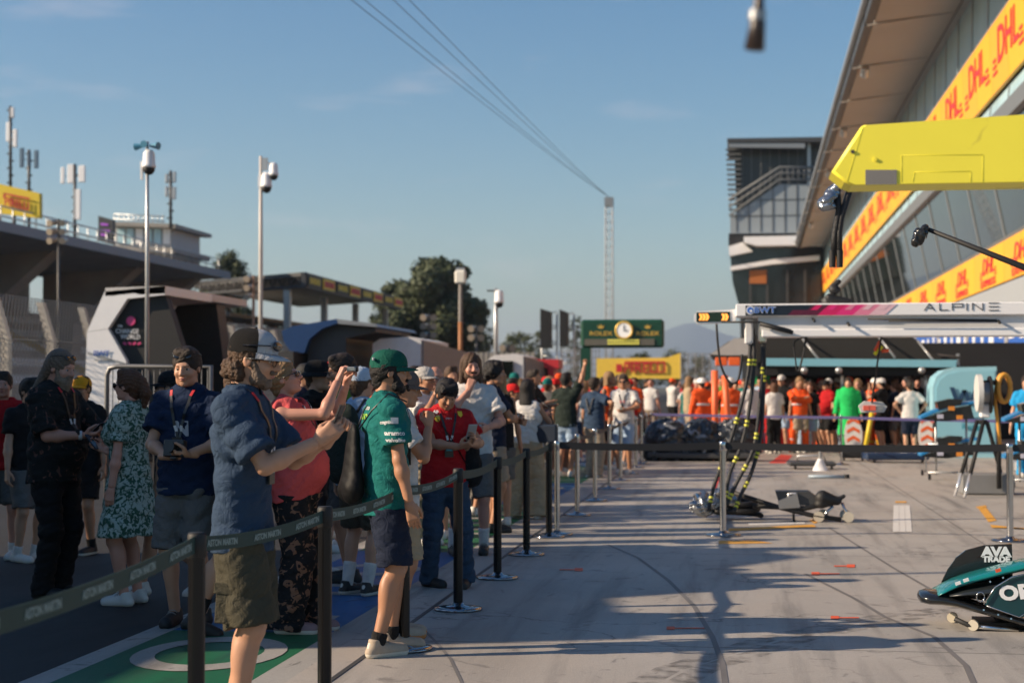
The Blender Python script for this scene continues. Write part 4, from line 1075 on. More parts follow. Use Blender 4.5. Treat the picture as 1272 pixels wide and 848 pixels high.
for i, y in enumerate((74, 88, 102)):
    gp('stair', [(gx - 2.1, 1.8), (gx - 13.5, 7.3), (gx - 13.5, 7.7), (gx - 2.1, 2.2)], y, y + .35, mat('stair_yellow', (.5, .33, .05)))
b = MB()
for z in (.55, 1.1): b.tube([(gx - .6, 84, zr + z), (gx - .6, 122, zr + z)], .05, 5)
for i in range(26): b.tube([(gx - .6, 84 + i * 1.5, zr), (gx - .6, 84 + i * 1.5, zr + 1.1)], .04, 4)
part('roof_railing', b, GALV, G)
# second roof further along, lower
G2 = empty('grandstand', (-41, 125, 0), 'lower far section of the concrete grandstand, beyond the end of the long roof', 'grandstand')
gp('roof', [(gx - .5, 7.2), (gx - .5, 7.5), (gx - 16, 9), (gx - 16, 8)], 124, 150, CONC, G2)
gp('wall', [(gx - 12, 0), (gx - 16, 0), (gx - 16, 8.5), (gx - 12, 8.5)], 124, 150, CONC, G2)
for y in (125, 132, 139, 146): gp('column', [(gx - 4, 0), (gx - 3.2, 0), (gx - 3.2, 7.6), (gx - 4, 7.6)], y, y + .8, CONC, G2)
for i in range(6): gp('tier', [(gx - 2 - i, .5 + i * .6), (gx - 11.9, .5 + i * .6), (gx - 11.9, 1.1 + i * .6), (gx - 2 - i, 1.1 + i * .6)], 124, 149, CONC, G2)
# commentary cabin on the roof
Cb = empty('commentary_cabin', (-46, 112, 11), 'small glazed commentary cabin with flat roof and railing standing on the grandstand roof', 'cabin')
Yc = 112
def cf(name, pts, m, d, Y=Yc):
    b = MB(); b.prism([tuple(P2(x, y, Y)) for x, y in pts][::-1], (0, d, 0)); return part(name, b, m, Cb)
cf('wall', [(140, 278), (214, 282), (214, 322), (140, 322)], mat('cabin_wall', (.4, .41, .42), rough=.6), 6)
for i in range(6):
    x = 146 + i * 11.3; cf('window', [(x, 284), (x + 8.6, 284), (x + 8.6, 303), (x, 303)], GLASSB if i not in (2, 5) else WHITE, .2, Yc - .12)
cf('roof', [(134, 275), (218, 278), (218, 283), (134, 280)], CONC, 8, Yc - 1)
cf('floor', [(136, 305), (216, 308), (216, 314), (136, 311)], CONC, 8, Yc - 1)
b = MB()
for dy in (5, 11): b.tube([P2(142, 277 - dy, Yc), P2(205, 280 - dy, Yc)], .05, 4)
for x in range(142, 206, 6): b.tube([P2(x, 279, Yc), P2(x, 266.5, Yc)], .04, 4)
part('railing', b, GALV, Cb)
o = empty('scoreboard', tuple(P2(130, 300, 106)), 'small dark display panel with faint purple lines beside the roof cabin', 'screen')
b = MB(); b.prism([tuple(P2(x, y, 106)) for x, y in ((122, 268), (140, 273), (140, 304), (122, 299))][::-1], (0, .5, 0)); part('case', b, DGREY, o)
b = MB()
for y, l in ((277, 9), (285, 11), (290, 8)): b.prism([tuple(P2(x, yy, 105.95)) for x, yy in ((125, y), (125 + l, y + 1), (125 + l, y + 3.5), (125, y + 2.5))][::-1], (0, .04, 0))
part('text_lines', b, mat('purple_lines', (.22, .05, .30), emit=.6), o)
# tyre maker's hoarding on the roof
def board(name, pts, Y, label, cat, m, d=.4):
    c = P2(sum(p[0] for p in pts) / len(pts), max(p[1] for p in pts), Y)
    o = empty(name, tuple(c), label, cat); b = MB(); b.prism([tuple(P2(x, y, Y)) for x, y in pts][::-1], (0, d, 0)); part('panel', b, m, o); return o
SY = mat('sign_yellow', (.70, .52, .03), rough=.5, var=.04); SR = mat('sign_red', (.55, .03, .04), rough=.5, var=.05)
o = board('roof_sign', [(-28, 222), (49, 240), (49, 271), (-28, 262)], 88, 'yellow tyre maker sign with red lettering on the grandstand roof', 'sign', SY)
a, c_ = P2(-20, 255, 87.9), P2(44, 268, 87.9); u_ = (c_ - a).normalized()
k = MB(); ce = P2(22, 254, 87.9); vv = Vector((0, 0, 1)); 
ce = P2(21, 251, 87.9)
lettering('PIRELLI', .72, ce - vv * .12, u_, vv, None, mb=k, bold=.004, width=1.5, ext=.02)
k.box(ce + Vector((0, -.03, .34)), (1.6, .05, .09), Matrix.Rotation(-math.atan2(u_.z, u_.x), 3, 'Y')); k.box(ce + u_ * -.78 + Vector((0, -.03, .22)), (.1, .05, .3))
part('lettering', k, SR, o)
b = MB()
for x in (0, 18, 36): b.tube([P2(x, 262, 88.6), P2(x, 282, 88.6)], .09, 5)
part('frame', b, DGREY, o)
# antenna masts
def antenna(px, ytop, ybot, Y, label, heads, m=DGREY, wm=WHITE):
    o = empty('antenna_mast', tuple(P2(px, ybot, Y)), label, 'antenna mast', group='antenna masts on the grandstand')
    sc = Y / 2000; b = MB(); b.tube([P2(px, ybot, Y), P2(px, ytop, Y)], 2.1 * sc, 6)
    n = int((ybot - ytop) / 9)
    for i in range(n): b.box(P2(px + (i % 2) * 2 - 1, ytop + 5 + i * 9, Y), (7 * sc, 2 * sc, 2 * sc))
    part('mast', b, m, o)
    for dx, dy, ww, hh in heads:
        b = MB(); b.box(P2(px + dx, ytop + dy, Y) , (ww * sc, 3.5 * sc, hh * sc), bev=.8 * sc); part('antenna_panel', b, wm, o)
        b = MB(); b.tube([P2(px + dx, ytop + dy, Y + .1), P2(px, ytop + dy + 4, Y + .1)], .6 * sc, 4); part('bracket', b, m, o)
antenna(13, 132, 240, 90, 'tallest antenna mast with stacked white panels at the far left', [(2, 8, 6, 14), (-2, 32, 7, 26), (6, 40, 6, 24)])
antenna(36, 186, 262, 92, 'short blue-grey antenna mast with three spread panels behind the yellow roof sign', [(-9, 10, 6, 26), (0, 12, 5, 20), (9, 12, 6, 24)], DGREY, mat('antenna_blue', (.10, .17, .25), rough=.5))
antenna(93, 204, 300, 100, 'antenna mast with three thick white panels left of the roof cabin', [(-15, 14, 5, 22), (-5, 12, 9, 25), (9, 12, 9, 22), (3, 50, 10, 40)], DGREY)
antenna(212, 212, 284, 108, 'slim grey antenna mast rising at the right end of the roof cabin', [(-5, 10, 4, 12), (5, 8, 4, 14), (-5, 26, 4, 14), (4, 28, 6, 16)], DGREY, GALV)
# stadium lamps on poles
def lamp_pole(px, ytop, ybot, Y, label, n=4, m=DGREY, lm=None, rows=3, hm='cluster', pole2=None):
    sc = Y / 2000; base = P2(px, ybot, Y)
    o = empty('floodlight_pole', (base.x, base.y, 0), label, 'floodlight', group='floodlight poles along the track')
    b = MB(); b.tube([(base.x, Y, 0), P2(px, ytop, Y)], 2.0 * sc, 8); part('pole', b, m, o)
    if pole2: b = MB(); b.tube([P2(px, pole2[0], Y), P2(px, pole2[1], Y)], 2.6 * sc, 8); part('orange_sleeve', b, mat('sleeve_orange', (.34, .14, .05)), o)
    for r in range(rows):
        for s_ in (-1, 1):
            c = P2(px + s_ * 5, ytop + 3 + r * 11, Y)
            b = MB(); b.cyl(c + Vector((0, .3, 0)), c + Vector((s_ * .1, -.3, -.1)), 3.0 * sc, 4.4 * sc, 12); part('lamp', b, lm or mat('lamp_head', (.45, .38, .3), rough=.3, metal=.3), o)
        b = MB(); a = P2(px - 7, ytop + 3 + r * 11, Y); c = P2(px + 7, ytop + 3 + r * 11, Y); b.tube([a, c], .8 * sc, 4); part('crossbar', b, m, o)
lamp_pole(73, 272, 440, 62, 'dark floodlight pole with three lamp pairs in front of the grandstand')
lamp_pole(315, 342, 440, 92, 'brown floodlight pole with lamp pairs just left of the tall grey camera pole', m=mat('rust_brown', (.2, .12, .08)))
lamp_pole(533, 390, 440, 130, 'left small floodlight pole in front of the big round tree', rows=3)
lamp_pole(592, 404, 440, 135, 'right small floodlight pole in front of the big round tree', rows=2)
lamp_pole(631, 428, 445, 140, 'low twin floodlight right of the big round tree', rows=1)
# camera poles
def cam_pole(px, ytop, ybot, Y, label, kind, m=GALV):
    sc = Y / 2000; base = P2(px, 480, Y); o = empty('camera_pole', (base.x, Y, 0), label, 'camera pole')
    b = MB(); b.tube([(base.x, Y, 0), P2(px, (ytop + ybot) / 2, Y), P2(px, ytop, Y)], 2.6 * sc, 8, rs=[3.0 * sc, 2.8 * sc, 2.0 * sc]); part('pole', b, m, o)
    def dome(dx, dy, s=1.0):
        c = P2(px + dx, ytop + dy, Y)
        b = MB(); b.smooth = True; b.lathe(c, [(0.001, 15 * sc * s), (4 * sc * s, 15 * sc * s), (6.6 * sc * s, 11 * sc * s), (7 * sc * s, -1 * sc * s), (7.8 * sc * s, -2 * sc * s), (7.8 * sc * s, -5 * sc * s), (0.001, -5 * sc * s)], 16); h = part('camera_housing', b, WHITE, o)
        b = MB(); b.sphere(c + Vector((0, 0, -6.5 * sc * s)), 6.8 * sc * s, 14, 8); part('camera_dome', b, BLACK, o)
        b = MB(); b.tube([c + Vector((0, 0, 8 * sc)), P2(px + dx * .5, ytop + dy - 12, Y), P2(px, ytop + dy - 8, Y)], 1.2 * sc, 6); part('bracket', b, m, o)
    if kind == 'horn':
        dome(2, 27, 1.15)
        hm = mat('horn_blue', (.08, .26, .38), rough=.4)
        for dx, a in ((-8, (-1, .1, -.1)), (6, (1, 0, -.1)), (0, (0, -1, 0)), (10, (1, -.5, -.1))):
            c = P2(px + dx * .5, ytop + 5, Y); a = Vector(a).normalized(); b = MB(); b.cyl(c, c + a * 13 * sc, 1.8 * sc, 4.8 * sc, 12); part('horn', b, hm, o)
        b = MB(); b.box(P2(px - 7, ytop + 36, Y), (3 * sc, 3 * sc, 24 * sc)); part('antenna_panel', b, WHITE, o)
    elif kind == 'double':
        dome(16, 20, .8); dome(7, 34, .95); b = MB(); b.box(P2(px + 5, ytop + 10, Y), (7 * sc, 3 * sc, 16 * sc)); part('bracket_box', b, GALV, o)
        b = MB(); b.box(P2(px + 1, ytop + 32, Y), (8 * sc, 5 * sc, 14 * sc)); part('bracket_box', b, WHITE, o)
    elif kind == 'single': dome(4, 14, .8); b = MB(); b.box(P2(px - 6, ytop + 3, Y), (10 * sc, 2 * sc, 2 * sc)); part('antenna_panel', b, DGREY, o)
    elif kind == 'lampbox':
        b = MB(); b.box(P2(px, ytop + 10, Y), (14 * sc, 8 * sc, 17 * sc), bev=2 * sc); part('lamp_box', b, mat('lamp_box_white', (.8, .78, .7), rough=.3), o)
        b = MB(); b.tube([P2(px, ytop + 66, Y), P2(px, 478, Y)], 2.9 * sc, 8); part('orange_sleeve', b, mat('sleeve_orange', (.34, .14, .05)), o)
        b = MB(); b.box(P2(px, ytop + 0, Y), (11 * sc, 3 * sc, 3 * sc)); part('bracket', b, GALV, o)
cam_pole(183, 176, 458, 27, 'tall thin pole with white dome camera and four blue horns beside the white pit stand', 'horn')
cam_pole(324, 194, 430, 46, 'tall pale pole carrying two white dome cameras above the blue canopy', 'double', mat('pole_pale', (.6, .55, .5), rough=.5))
cam_pole(572, 334, 470, 70, 'pole with white box lamp and orange foot in front of the big round tree', 'lampbox', mat('pole_greybrown', (.22, .20, .18)))
cam_pole(616, 358, 470, 66, 'thin camera pole standing right of the big round tree', 'single')
cam_pole(727, 404, 475, 62, 'short thin camera pole in front of the green clock board', 'single')

# far stand with flat truss roof and advertising fascia
S2 = empty('grandstand', (-34, 120, 0), 'dark steel stand with flat truss roof and yellow sponsor fascia behind the camera poles', 'grandstand')
def qd(pts, d, m, name, root=S2):
    b = MB(); b.prism([tuple(p) for p in pts], d); return part(name, b, m, root)
A0 = P2(380, 338, 118); A1 = P2(380, 357, 118); B0_ = P2(500, 370, 153); B1_ = P2(500, 388, 153)
L0 = P2(258, 352, 126)
zt, zb_ = A0.z, A1.z
qd([(A0.x, A0.y, zb_), (A0.x, A0.y, zt), (B0_.x, B0_.y, zt * .99), (B0_.x, B0_.y, zb_)][::-1], (-.4, 0, 0), DGREY, 'fascia')
nb = 8
for i in range(nb):
    t0, t1 = i / nb + .01, (i + 1) / nb - .01
    p = lambda t, z: (A0.x + (B0_.x - A0.x) * t + .06, A0.y + (B0_.y - A0.y) * t, z)
    m_ = [mat('fascia_dark', (.06, .065, .05)), SY][i % 2]
    b = MB(); b.prism([p(t0, zb_ + .15), p(t0, zt - .15), p(t1, zt - .15), p(t1, zb_ + .15)][::-1], (.05, 0, 0)); fp = part('fascia_panel', b, m_, S2)
    b = MB(); zc = (zt + zb_) / 2; mm = [SY, SR][i % 2]; c = Vector(p((t0 + t1) / 2, zc)) + Vector((.07, 0, 0)); dv = (B0_ - A0).normalized(); dv.z = 0
    for j in range(5): b.box(c + dv * ((j - 2) * .62), (.05, .42, .42 if j % 2 else .5))
    part('fascia_marks', b, mm, S2)
qd([(A0.x - .4, 118, zt - .3), (A0.x - .4, 118, zt), (A0.x - 13, 128, zt), (A0.x - 13, 128, zt - .35)], (B0_.x - A0.x, 34.8, 0), DGREY, 'roof')
b = MB()
for z in (zt - .1, zb_ + .1): b.tube([(A0.x, 118, z), (A0.x - 12.5, 127.5, z)], .12, 5)
for i in range(14):
    t = i / 13; x = A0.x - 12.5 * t; y = 118 + 9.5 * t; b.tube([(x, y, zt - .1), (x - .45, y + .35, zb_ + .1)], .06, 4); b.tube([(x - .45, y + .35, zb_ + .1), (x - .9, y + .7, zt - .1)], .06, 4)
part('truss', b, DGREY, S2)
for (x, y) in ((A0.x - 2, 120), (A0.x - 2, 131), (A0.x - 2, 142), (B0_.x - 1.5, 152), (A0.x - 10, 127)):
    b = MB(); b.box((x, y, zb_ / 2), (.5, .5, zb_)); part('column', b, GALV, S2)
for i in range(7):
    b = MB(); b.prism([(A0.x - 3 - i * 1.0, 121, .4 + i * .6), (A0.x - 12, 121, .4 + i * .6), (A0.x - 12, 121, 1.0 + i * .6), (A0.x - 3 - i * 1.0, 121, 1.0 + i * .6)], (3, 30, 0)); part('tier', b, CONC, S2)

# green clock board
o = empty('clock_board', tuple(P2(770, 478, 60)), 'dark green start board with white clock and gold lettering on a green post', 'clock board')
Yr = 60; GR = mat('board_green', (.008, .06, .035), rough=.4, var=.05); GO = mat('gold', (.75, .50, .10), rough=.35, metal=.2, var=.05)
b = MB(); c = (P2(722, 397, Yr) + P2(825, 432, Yr)) / 2; w_ = P2(825, 415, Yr).x - P2(722, 415, Yr).x; h_ = P2(770, 397, Yr).z - P2(770, 432, Yr).z
b.box(c, (w_, .5, h_), bev=.08); part('board', b, GR, o)
b = MB(); p = P2(728, 440, Yr); b.box((p.x, Yr, P2(728, 432, Yr).z / 2), (.36, .4, P2(728, 432, Yr).z)); part('post', b, GR, o)
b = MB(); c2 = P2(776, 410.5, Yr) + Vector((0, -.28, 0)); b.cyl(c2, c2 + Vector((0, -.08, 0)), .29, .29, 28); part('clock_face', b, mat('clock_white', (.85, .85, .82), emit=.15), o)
b = MB(); b.tube([c2 + Vector((.30 * math.cos(t), -.06, .30 * math.sin(t))) for t in [i * math.pi / 16 for i in range(33)]], .045, 8); part('clock_rim', b, GO, o)
b = MB(); b.box(c2 + Vector((0, -.09, .09)), (.03, .02, .2)); part('clock_hand', b, BLACK, o); b = MB(); b.box(c2 + Vector((.07, -.092, -.02)), (.15, .02, .03)); part('clock_hand', b, BLACK, o)
for x in (747, 805):
    p = P2(x, 414.5, Yr) + Vector((0, -.26, 0)); lettering('ROLEX', .21, p, (1, 0, 0), (0, 0, 1), GO, o, bold=.003, width=.84)
    k = MB(); p = P2(x, 408, Yr) + Vector((0, -.262, 0)); k.prism([p + Vector((a * .1, 0, b_ * .1)) for a, b_ in ((-.8, 0), (-1.3, 1.2), (-.5, .5), (0, 1.6), (.5, .5), (1.3, 1.2), (.8, 0))][::-1], (0, -.01, 0)); part('crown', k, GO, o)
k = MB(); p = P2(770, 425, Yr) + Vector((0, -.27, 0)); k.box(p, (w_ * .84, .03, .24)); part('display', k, mat('display_grey', (.12, .12, .10)), o)
k = MB(); 
for i in range(2): 
    for j in range(11): k.box(P2(757 + j * 3.6, 423 + i * 3.6, Yr) + Vector((0, -.3, 0)), (.075, .02, .07))
part('display_digits', k, mat('display_yellow', (.65, .6, .1), emit=.4), o)
# yellow tyre hoarding right of it, two-part
o = empty('trackside_board', tuple(P2(800, 478, 84)), 'yellow trackside board with red tyre maker lettering in the far centre', 'sign')
b = MB(); b.prism([tuple(P2(x, y, 84)) for x, y in ((741, 445), (828, 444), (846, 438), (846, 470), (741, 470))][::-1], (0, .4, 0)); part('panel', b, mat('board_yellow', (.85, .60, .08), rough=.5), o)
k = MB(); ce = P2(801, 457.5, 83.95); lettering('PIRELLI', .72, ce, (1, 0, 0), (0, 0, 1), None, mb=k, bold=.003, width=2.15, ext=.02); k.box(ce + Vector((0, 0, .33)), (2.1, .04, .09)); part('lettering', k, SR, o)
b = MB(); b.box(P2(769, 457, 83.9), (.3, .05, .42)); part('emblem', b, SR, o)
# dark screens on scaffold
for i, (x0, x1, y0, y1, lb) in enumerate(((671, 684, 383, 432, 'left narrow dark screen on a scaffold in the far distance'), (695, 705, 384, 430, 'right narrow dark screen on a scaffold beside the green clock board'))):
    Ys = 92; o = empty('screen_tower', tuple(P2((x0 + x1) / 2, 478, Ys)), lb, 'screen')
    b = MB(); b.prism([tuple(P2(x, y, Ys)) for x, y in ((x0, y0), (x1, y0 + 4), (x1, y1), (x0, y1))][::-1], (0, .8, 0)); part('screen', b, BLACK, o)
    b = MB()
    for x in (x0 + 2, x1 + 8):
        p = P2(x, 478, Ys + .5); b.tube([(p.x, Ys + .5, 0), P2(x, y0 + 6, Ys + .5)], .06, 5)
    for k_ in range(8):
        y = y0 + 8 + k_ * 10; b.tube([P2(x0 + 2, y, Ys + .5), P2(x1 + 8, y + (4 if k_ % 2 else -4), Ys + .5)], .04, 4)
    part('scaffold', b, GALV, o)
# lattice mast and wires
Ym = 230; p = P2(757, 478, Ym); pt = P2(757, 245, Ym)
o = empty('lattice_mast', (p.x, Ym, 0), 'tall white lattice mast far beyond the clock board', 'mast')
b = MB(); hw = .52; zt_ = pt.z; cr = [(-hw, -hw), (hw, -hw), (hw, hw), (-hw, hw)]
for dx, dy in cr: b.tube([(p.x + dx, Ym + dy, 0), (p.x + dx, Ym + dy, zt_)], .09, 4)
n = 24
for i in range(n):
    z0, z1 = zt_ * i / n, zt_ * (i + 1) / n
    for k in range(4):
        a, c = cr[k], cr[(k + 1) % 4]; b.tube([(p.x + a[0], Ym + a[1], z0), (p.x + c[0], Ym + c[1], z1)], .045, 4); b.tube([(p.x + a[0], Ym + a[1], z0), (p.x + c[0], Ym + c[1], z0)], .045, 4)
part('lattice', b, mat('mast_white', (.5, .5, .5), rough=.6), o); b = MB(); b.box((p.x, Ym, zt_ - .7), (1.25, 1.2, 1.3)); part('head', b, GREY, o)
for i, (x, y) in enumerate(((450, 0), (466, 0), (500, 0), (519, 0))):
    e = atY(x, y, 40); d = e - pt; e2 = pt + d * 1.25; P = []
    for k in range(25):
        t = k / 24; q = pt.lerp(e2, t); q.z -= 4 * t * (1 - t) * .35; P.append(q)
    b = MB(); b.tube(P, .055, 5, rs=[.022 - .015 * k / 24 for k in range(25)])
    tag(b.build('overhead_wire', DGREY, loc=tuple(pt)), f'dark overhead wire from the lattice mast, {["first","second","third","last"][i]} of four counted from the left', 'wire', 'four overhead wires')

# ---------------------------------------------------------------- trees
LEAF = [mat(f'leaf_{i}', c, rough=.7, var=.35, vs=.8) for i, c in enumerate([(.035, .05, .016), (.05, .066, .02), (.075, .085, .03)])]
BARK = mat('bark', (.09, .065, .045), rough=.9)
def tree(px, Y, ytop, wpx, ybase, label, seed, n=9000, tone=0, low=0.0, leaf=1.0):
    sc = Y / 2000; rg = np.random.RandomState(seed); base = P2(px, 480, Y); top = P2(px, ytop, Y).z; W = wpx * sc / 2
    o = empty('tree', (base.x, Y, 0), label, 'tree', group='trees behind the track')
    z0 = max(.8, P2(px, ybase, Y).z) * (1 - low); Hh = top - z0
    b = MB(); b.tube([(base.x, Y, 0), (base.x + .2, Y, z0), (base.x, Y, z0 + Hh * .6)], .3, 8, rs=[W * .07, W * .05, W * .02])
    cl = []
    for i in range(80):
        a = rg.uniform(0, 6.28); u = rg.uniform(0, 1); zz = z0 + Hh * (.08 + .84 * u); rr = W * math.sqrt(max(.05, 1 - ((u - .42) / .66) ** 2)) * rg.uniform(.2, .86)
        cl.append((base.x + rr * math.cos(a), Y + rr * math.sin(a), zz, W * rg.uniform(.16, .34)))
    for c in cl[:12]: b.tube([(base.x, Y, z0 + (c[2] - z0) * .3), ((base.x + c[0]) / 2, (Y + c[1]) / 2, (z0 + (c[2] - z0) * .3 + c[2]) / 2), c[:3]], .1, 5, rs=[W * .03, W * .02, W * .008])
    part('trunk', b, BARK, o)
    C = np.array(cl); k = rg.randint(0, len(C), n); d = rg.normal(size=(n, 3)); d /= np.linalg.norm(d, axis=1)[:, None]
    r = C[k, 3] * rg.uniform(.35, 1.1, n) ; ctr = C[k, :3] + d * r[:, None] * np.array([1, 1, .8]); ctr[:, 2] = np.minimum(ctr[:, 2], top)
    s = leaf * W * rg.uniform(.03, .06, n); u = rg.normal(size=(n, 3)); u /= np.linalg.norm(u, axis=1)[:, None]; v = np.cross(u, d + .01); v /= np.linalg.norm(v, axis=1)[:, None]
    P = np.stack([ctr - u * s[:, None], ctr - v * s[:, None] * .7, ctr + u * s[:, None], ctr + v * s[:, None] * .7], 1).reshape(-1, 3) - np.array([base.x, Y, 0])
    F = np.arange(n * 4).reshape(n, 4); me = (P, F, np.clip(tone + (rg.rand(n) < .3).astype(int) + (rg.rand(n) < .12), 0, 2))
    mesh_from('crown', [me], LEAF, o); return o
tree(543, 175, 320, 134, 452, 'largest dark round tree left of centre on the skyline', 1, 60000, 0, .3)
tree(496, 180, 346, 96, 452, 'rounded lower tree leaning on the left side of the largest tree', 2, 26000, 0, .3)
tree(594, 196, 372, 44, 452, 'narrow dark tree at the right foot of the largest tree', 5, 8000, 0, .4)
tree(285, 170, 306, 76, 400, 'dark tree top showing behind the end of the grandstand roof', 3, 9000, 0, .2)
tree(258, 176, 348, 50, 440, 'small tree between the two roofs on the left', 8, 6000, 1, .3)
tree(645, 230, 410, 52, 456, 'pale small tree left of the dark screens', 4, 6000, 1, .5)
tree(672, 235, 408, 36, 456, 'small rounded tree directly behind the left dark screen', 14, 5000, 1, .5)
tree(716, 220, 386, 30, 456, 'narrow tree between the dark screens and the clock board', 6, 5000, 0, .5)
for i, (x, y, w2) in enumerate(((795, 436, 44), (835, 432, 48), (868, 440, 40), (765, 440, 30), (605, 418, 40))):
    tree(x, 260, y, w2, 462, ['low tree under the centre of the clock board', 'low tree between the clock board and the garages', 'low tree beside the left edge of the garage awning', 'low tree behind the foot of the lattice mast', 'low tree right of the narrow dark tree'][i], 20 + i, 3500, 1, .8)
tree(440, 165, 400, 60, 452, 'yellow green tree under the flat truss roof', 31, 6000, 2, .4)
tree(345, 172, 398, 70, 452, 'broad tree seen through the posts of the flat roofed stand', 32, 6000, 1, .4)

# ---------------------------------------------------------------- left lane side
# catch fence of concrete posts and wire mesh
Fz = empty('catch_fence', (-17, 20, 0), 'wire catch fence on leaning concrete posts in front of the grandstand', 'fence')
XF = -15.6
fb = MB()
for i in range(38):
    y = 28 + i * 2.3; q = MB(); q.prism([(XF - .1, y - .08, 0), (XF + .1, y - .08, 0), (XF + .08, y - .08, 2.6), (XF - .2, y - .08, 3.5), (XF - .36, y - .08, 3.5), (XF - .1, y - .08, 2.6)][::-1], (0, .17, 0)); part('post', q, mat('post_concrete', (.42, .39, .35), rough=.9), Fz)
def net(x0, z0, x1, z1, ya, yb, st, r):
    n = int((yb - ya) / st); h = math.hypot(x1 - x0, z1 - z0); 
    for i in range(n + int(h / st) + 1):
        for d in (1, -1):
            a0 = ya + i * st - (h if d > 0 else 0); P = []
            t0 = 0; t1 = 1; ya_, yb_ = a0, a0 + h * d
            if d < 0: ya_, yb_ = ya + i * st, ya + i * st - h
            def cl(y): return y
            s0 = (x0, ya_, z0); s1 = (x1, yb_, z1)
            if min(ya_, yb_) < ya or max(ya_, yb_) > yb: continue
            fb.v.extend([(s0[0], s0[1] - r, s0[2]), (s0[0], s0[1] + r, s0[2]), (s1[0], s1[1] + r, s1[2]), (s1[0], s1[1] - r, s1[2])]); k = len(fb.v); fb.f.append([k - 4, k - 3, k - 2, k - 1]); fb.mi.append(0); fb.sm.append(False)
            fb.v.extend([(s0[0] + r, s0[1], s0[2]), (s0[0] - r, s0[1], s0[2]), (s1[0] - r, s1[1], s1[2]), (s1[0] + r, s1[1], s1[2])]); k = len(fb.v); fb.f.append([k - 4, k - 3, k - 2, k - 1]); fb.mi.append(0); fb.sm.append(False)
net(XF, 1.1, XF, 2.6, 24, 110, .16, .011); net(XF, 2.6, XF - .4, 3.6, 24, 110, .16, .011)
for z in (1.1, 1.6, 2.1, 2.6): fb.tube([(XF, 24, z), (XF, 115, z)], .014, 4)
part('mesh_panel', fb, mat('fence_wire', (.3, .3, .3), rough=.5, metal=.5), Fz)
wl = MB(); wl.box((-15.35, 70, .55), (.3, 100, 1.1), bev=.04); wo = wl.build('pit_wall', mat('pit_wall_concrete', (.36, .35, .33), rough=.8, var=.2), loc=(-15.35, 70, 0)); tag(wo, 'low concrete wall running along the far edge of the pit lane', 'wall')
# steel crowd barrier near left
o = empty('crowd_barrier', tuple(gnd(195, 620)), 'galvanised steel crowd barrier behind the woman in the patterned dress', 'barrier')
Yb = 17.5
b = MB(); a = P2(133, 455, Yb); c = P2(262, 459, Yb); zt = a.z
b.tube([(a.x, Yb, 0), (a.x, Yb, zt - .1), (a.x + .03, Yb, zt - .02), (a.x + .12, Yb, zt), (c.x, Yb, zt), (c.x, Yb, 0)], .03, 8); b.tube([(a.x, Yb, .2), (c.x, Yb, .2)], .016, 6)
GALD = mat('barrier_steel', (.2, .2, .2), rough=.5, metal=.6); part('frame', b, GALD, o); b = MB()
for i in range(int((c.x - a.x) / .07)): b.tube([(a.x + .07 * (i + 1), Yb, .2), (a.x + .07 * (i + 1), Yb, zt)], .006, 5)
part('bars', b, GALD, o)
# white pit stand with hexagonal end panel
Wp = empty('pit_wall_stand', (-12.5, 32, 0), 'white pit wall stand with black hexagonal end panel left of the thin camera pole', 'pit stand')
Yw = 32
def wf(name, pts, m, d, Y=Yw): b = MB(); b.prism([tuple(P2(x, y, Y)) for x, y in pts][::-1], (0, d, 0)); return part(name, b, m, Wp)
out_ = [(205, 355), (130, 362), (106, 414), (104, 520), (160, 520), (134, 408), (158, 371), (205, 366)]
wf('end_frame', [(205, 355), (130, 362), (108, 412), (134, 408), (158, 371), (205, 366)], WHITE, 3)
wf('end_frame', [(108, 412.5), (104, 530), (178, 530), (156, 447), (134, 408.5)], WHITE, .5)
wf('inner_panel', [(205, 366), (158, 371), (134, 408), (156, 447), (180, 530), (232, 530), (232, 450), (205, 366)], BLACK, .3, Yw + .15)
wf('panel_joint', [(109, 437), (157, 451), (157, 453), (109, 439)], GREY, .02, Yw - .02)
# sides and canopy
b = MB(); r0, r1 = P2(205, 355, Yw), P2(205, 366, Yw); b.prism([(r0.x - 1.3, Yw, r0.z - .03), (r0.x, Yw, r0.z), (r0.x, Yw, r0.z - .16), (r0.x - 1.3, Yw, r0.z - .2)][::-1], (0, 5.6, 0)); part('canopy', b, mat('canopy_white', (.62, .6, .58), rough=.5), Wp)
b = MB(); b.prism([(r0.x - 1.2, Yw + .4, 0), (r0.x - 1.2, Yw + 5.4, 0), (r0.x - 1.2, Yw + 5.4, r0.z - .2), (r0.x - 1.2, Yw + .4, r0.z - .2)], (-.1, 0, 0)); part('back_panel', b, DGREY, Wp)
b = MB(); b.box((r0.x - .6, Yw + 3, .55), (1.0, 5, 1.1), bev=.05); part('desk', b, BLACK, Wp)
for k_ in range(4): b = MB(); b.box((r0.x - .75, Yw + 1.2 + k_ * 1.2, 1.9), (.08, .9, .6)); part('monitor', b, BLACK, Wp)
b = MB(); b.prism([(r0.x - .1, Yw + 5.0, 0), (r0.x - .1, Yw + 5.6, 0), (r0.x - .1, Yw + 4.2, r0.z - .2), (r0.x - .1, Yw + 3.6, r0.z - .2)], (-1.1, 0, 0)); part('rear_leg', b, DGREY, Wp)
PK = mat('logo_pink', (.7, .06, .22), rough=.5)
q = lambda x, y: P2(x, y, Yw + .12)
k = MB(); k.cyl(q(163, 398.5), q(163, 398.5) + Vector((0, -.03, 0)), .095, .095, 20); part('logo', k, PK, Wp)
lettering('CHANGE', .13, q(158, 411.5), (1, 0, -.03), (0, 0, 1), WHITE, Wp, bold=.001, width=.5); lettering('THE', .06, q(149, 405), (1, 0, -.03), (0, 0, 1), WHITE, Wp, bold=.002); lettering('WORLD', .13, q(162, 418.5), (1, 0, -.03), (0, 0, 1), WHITE, Wp, bold=.001, width=.43)
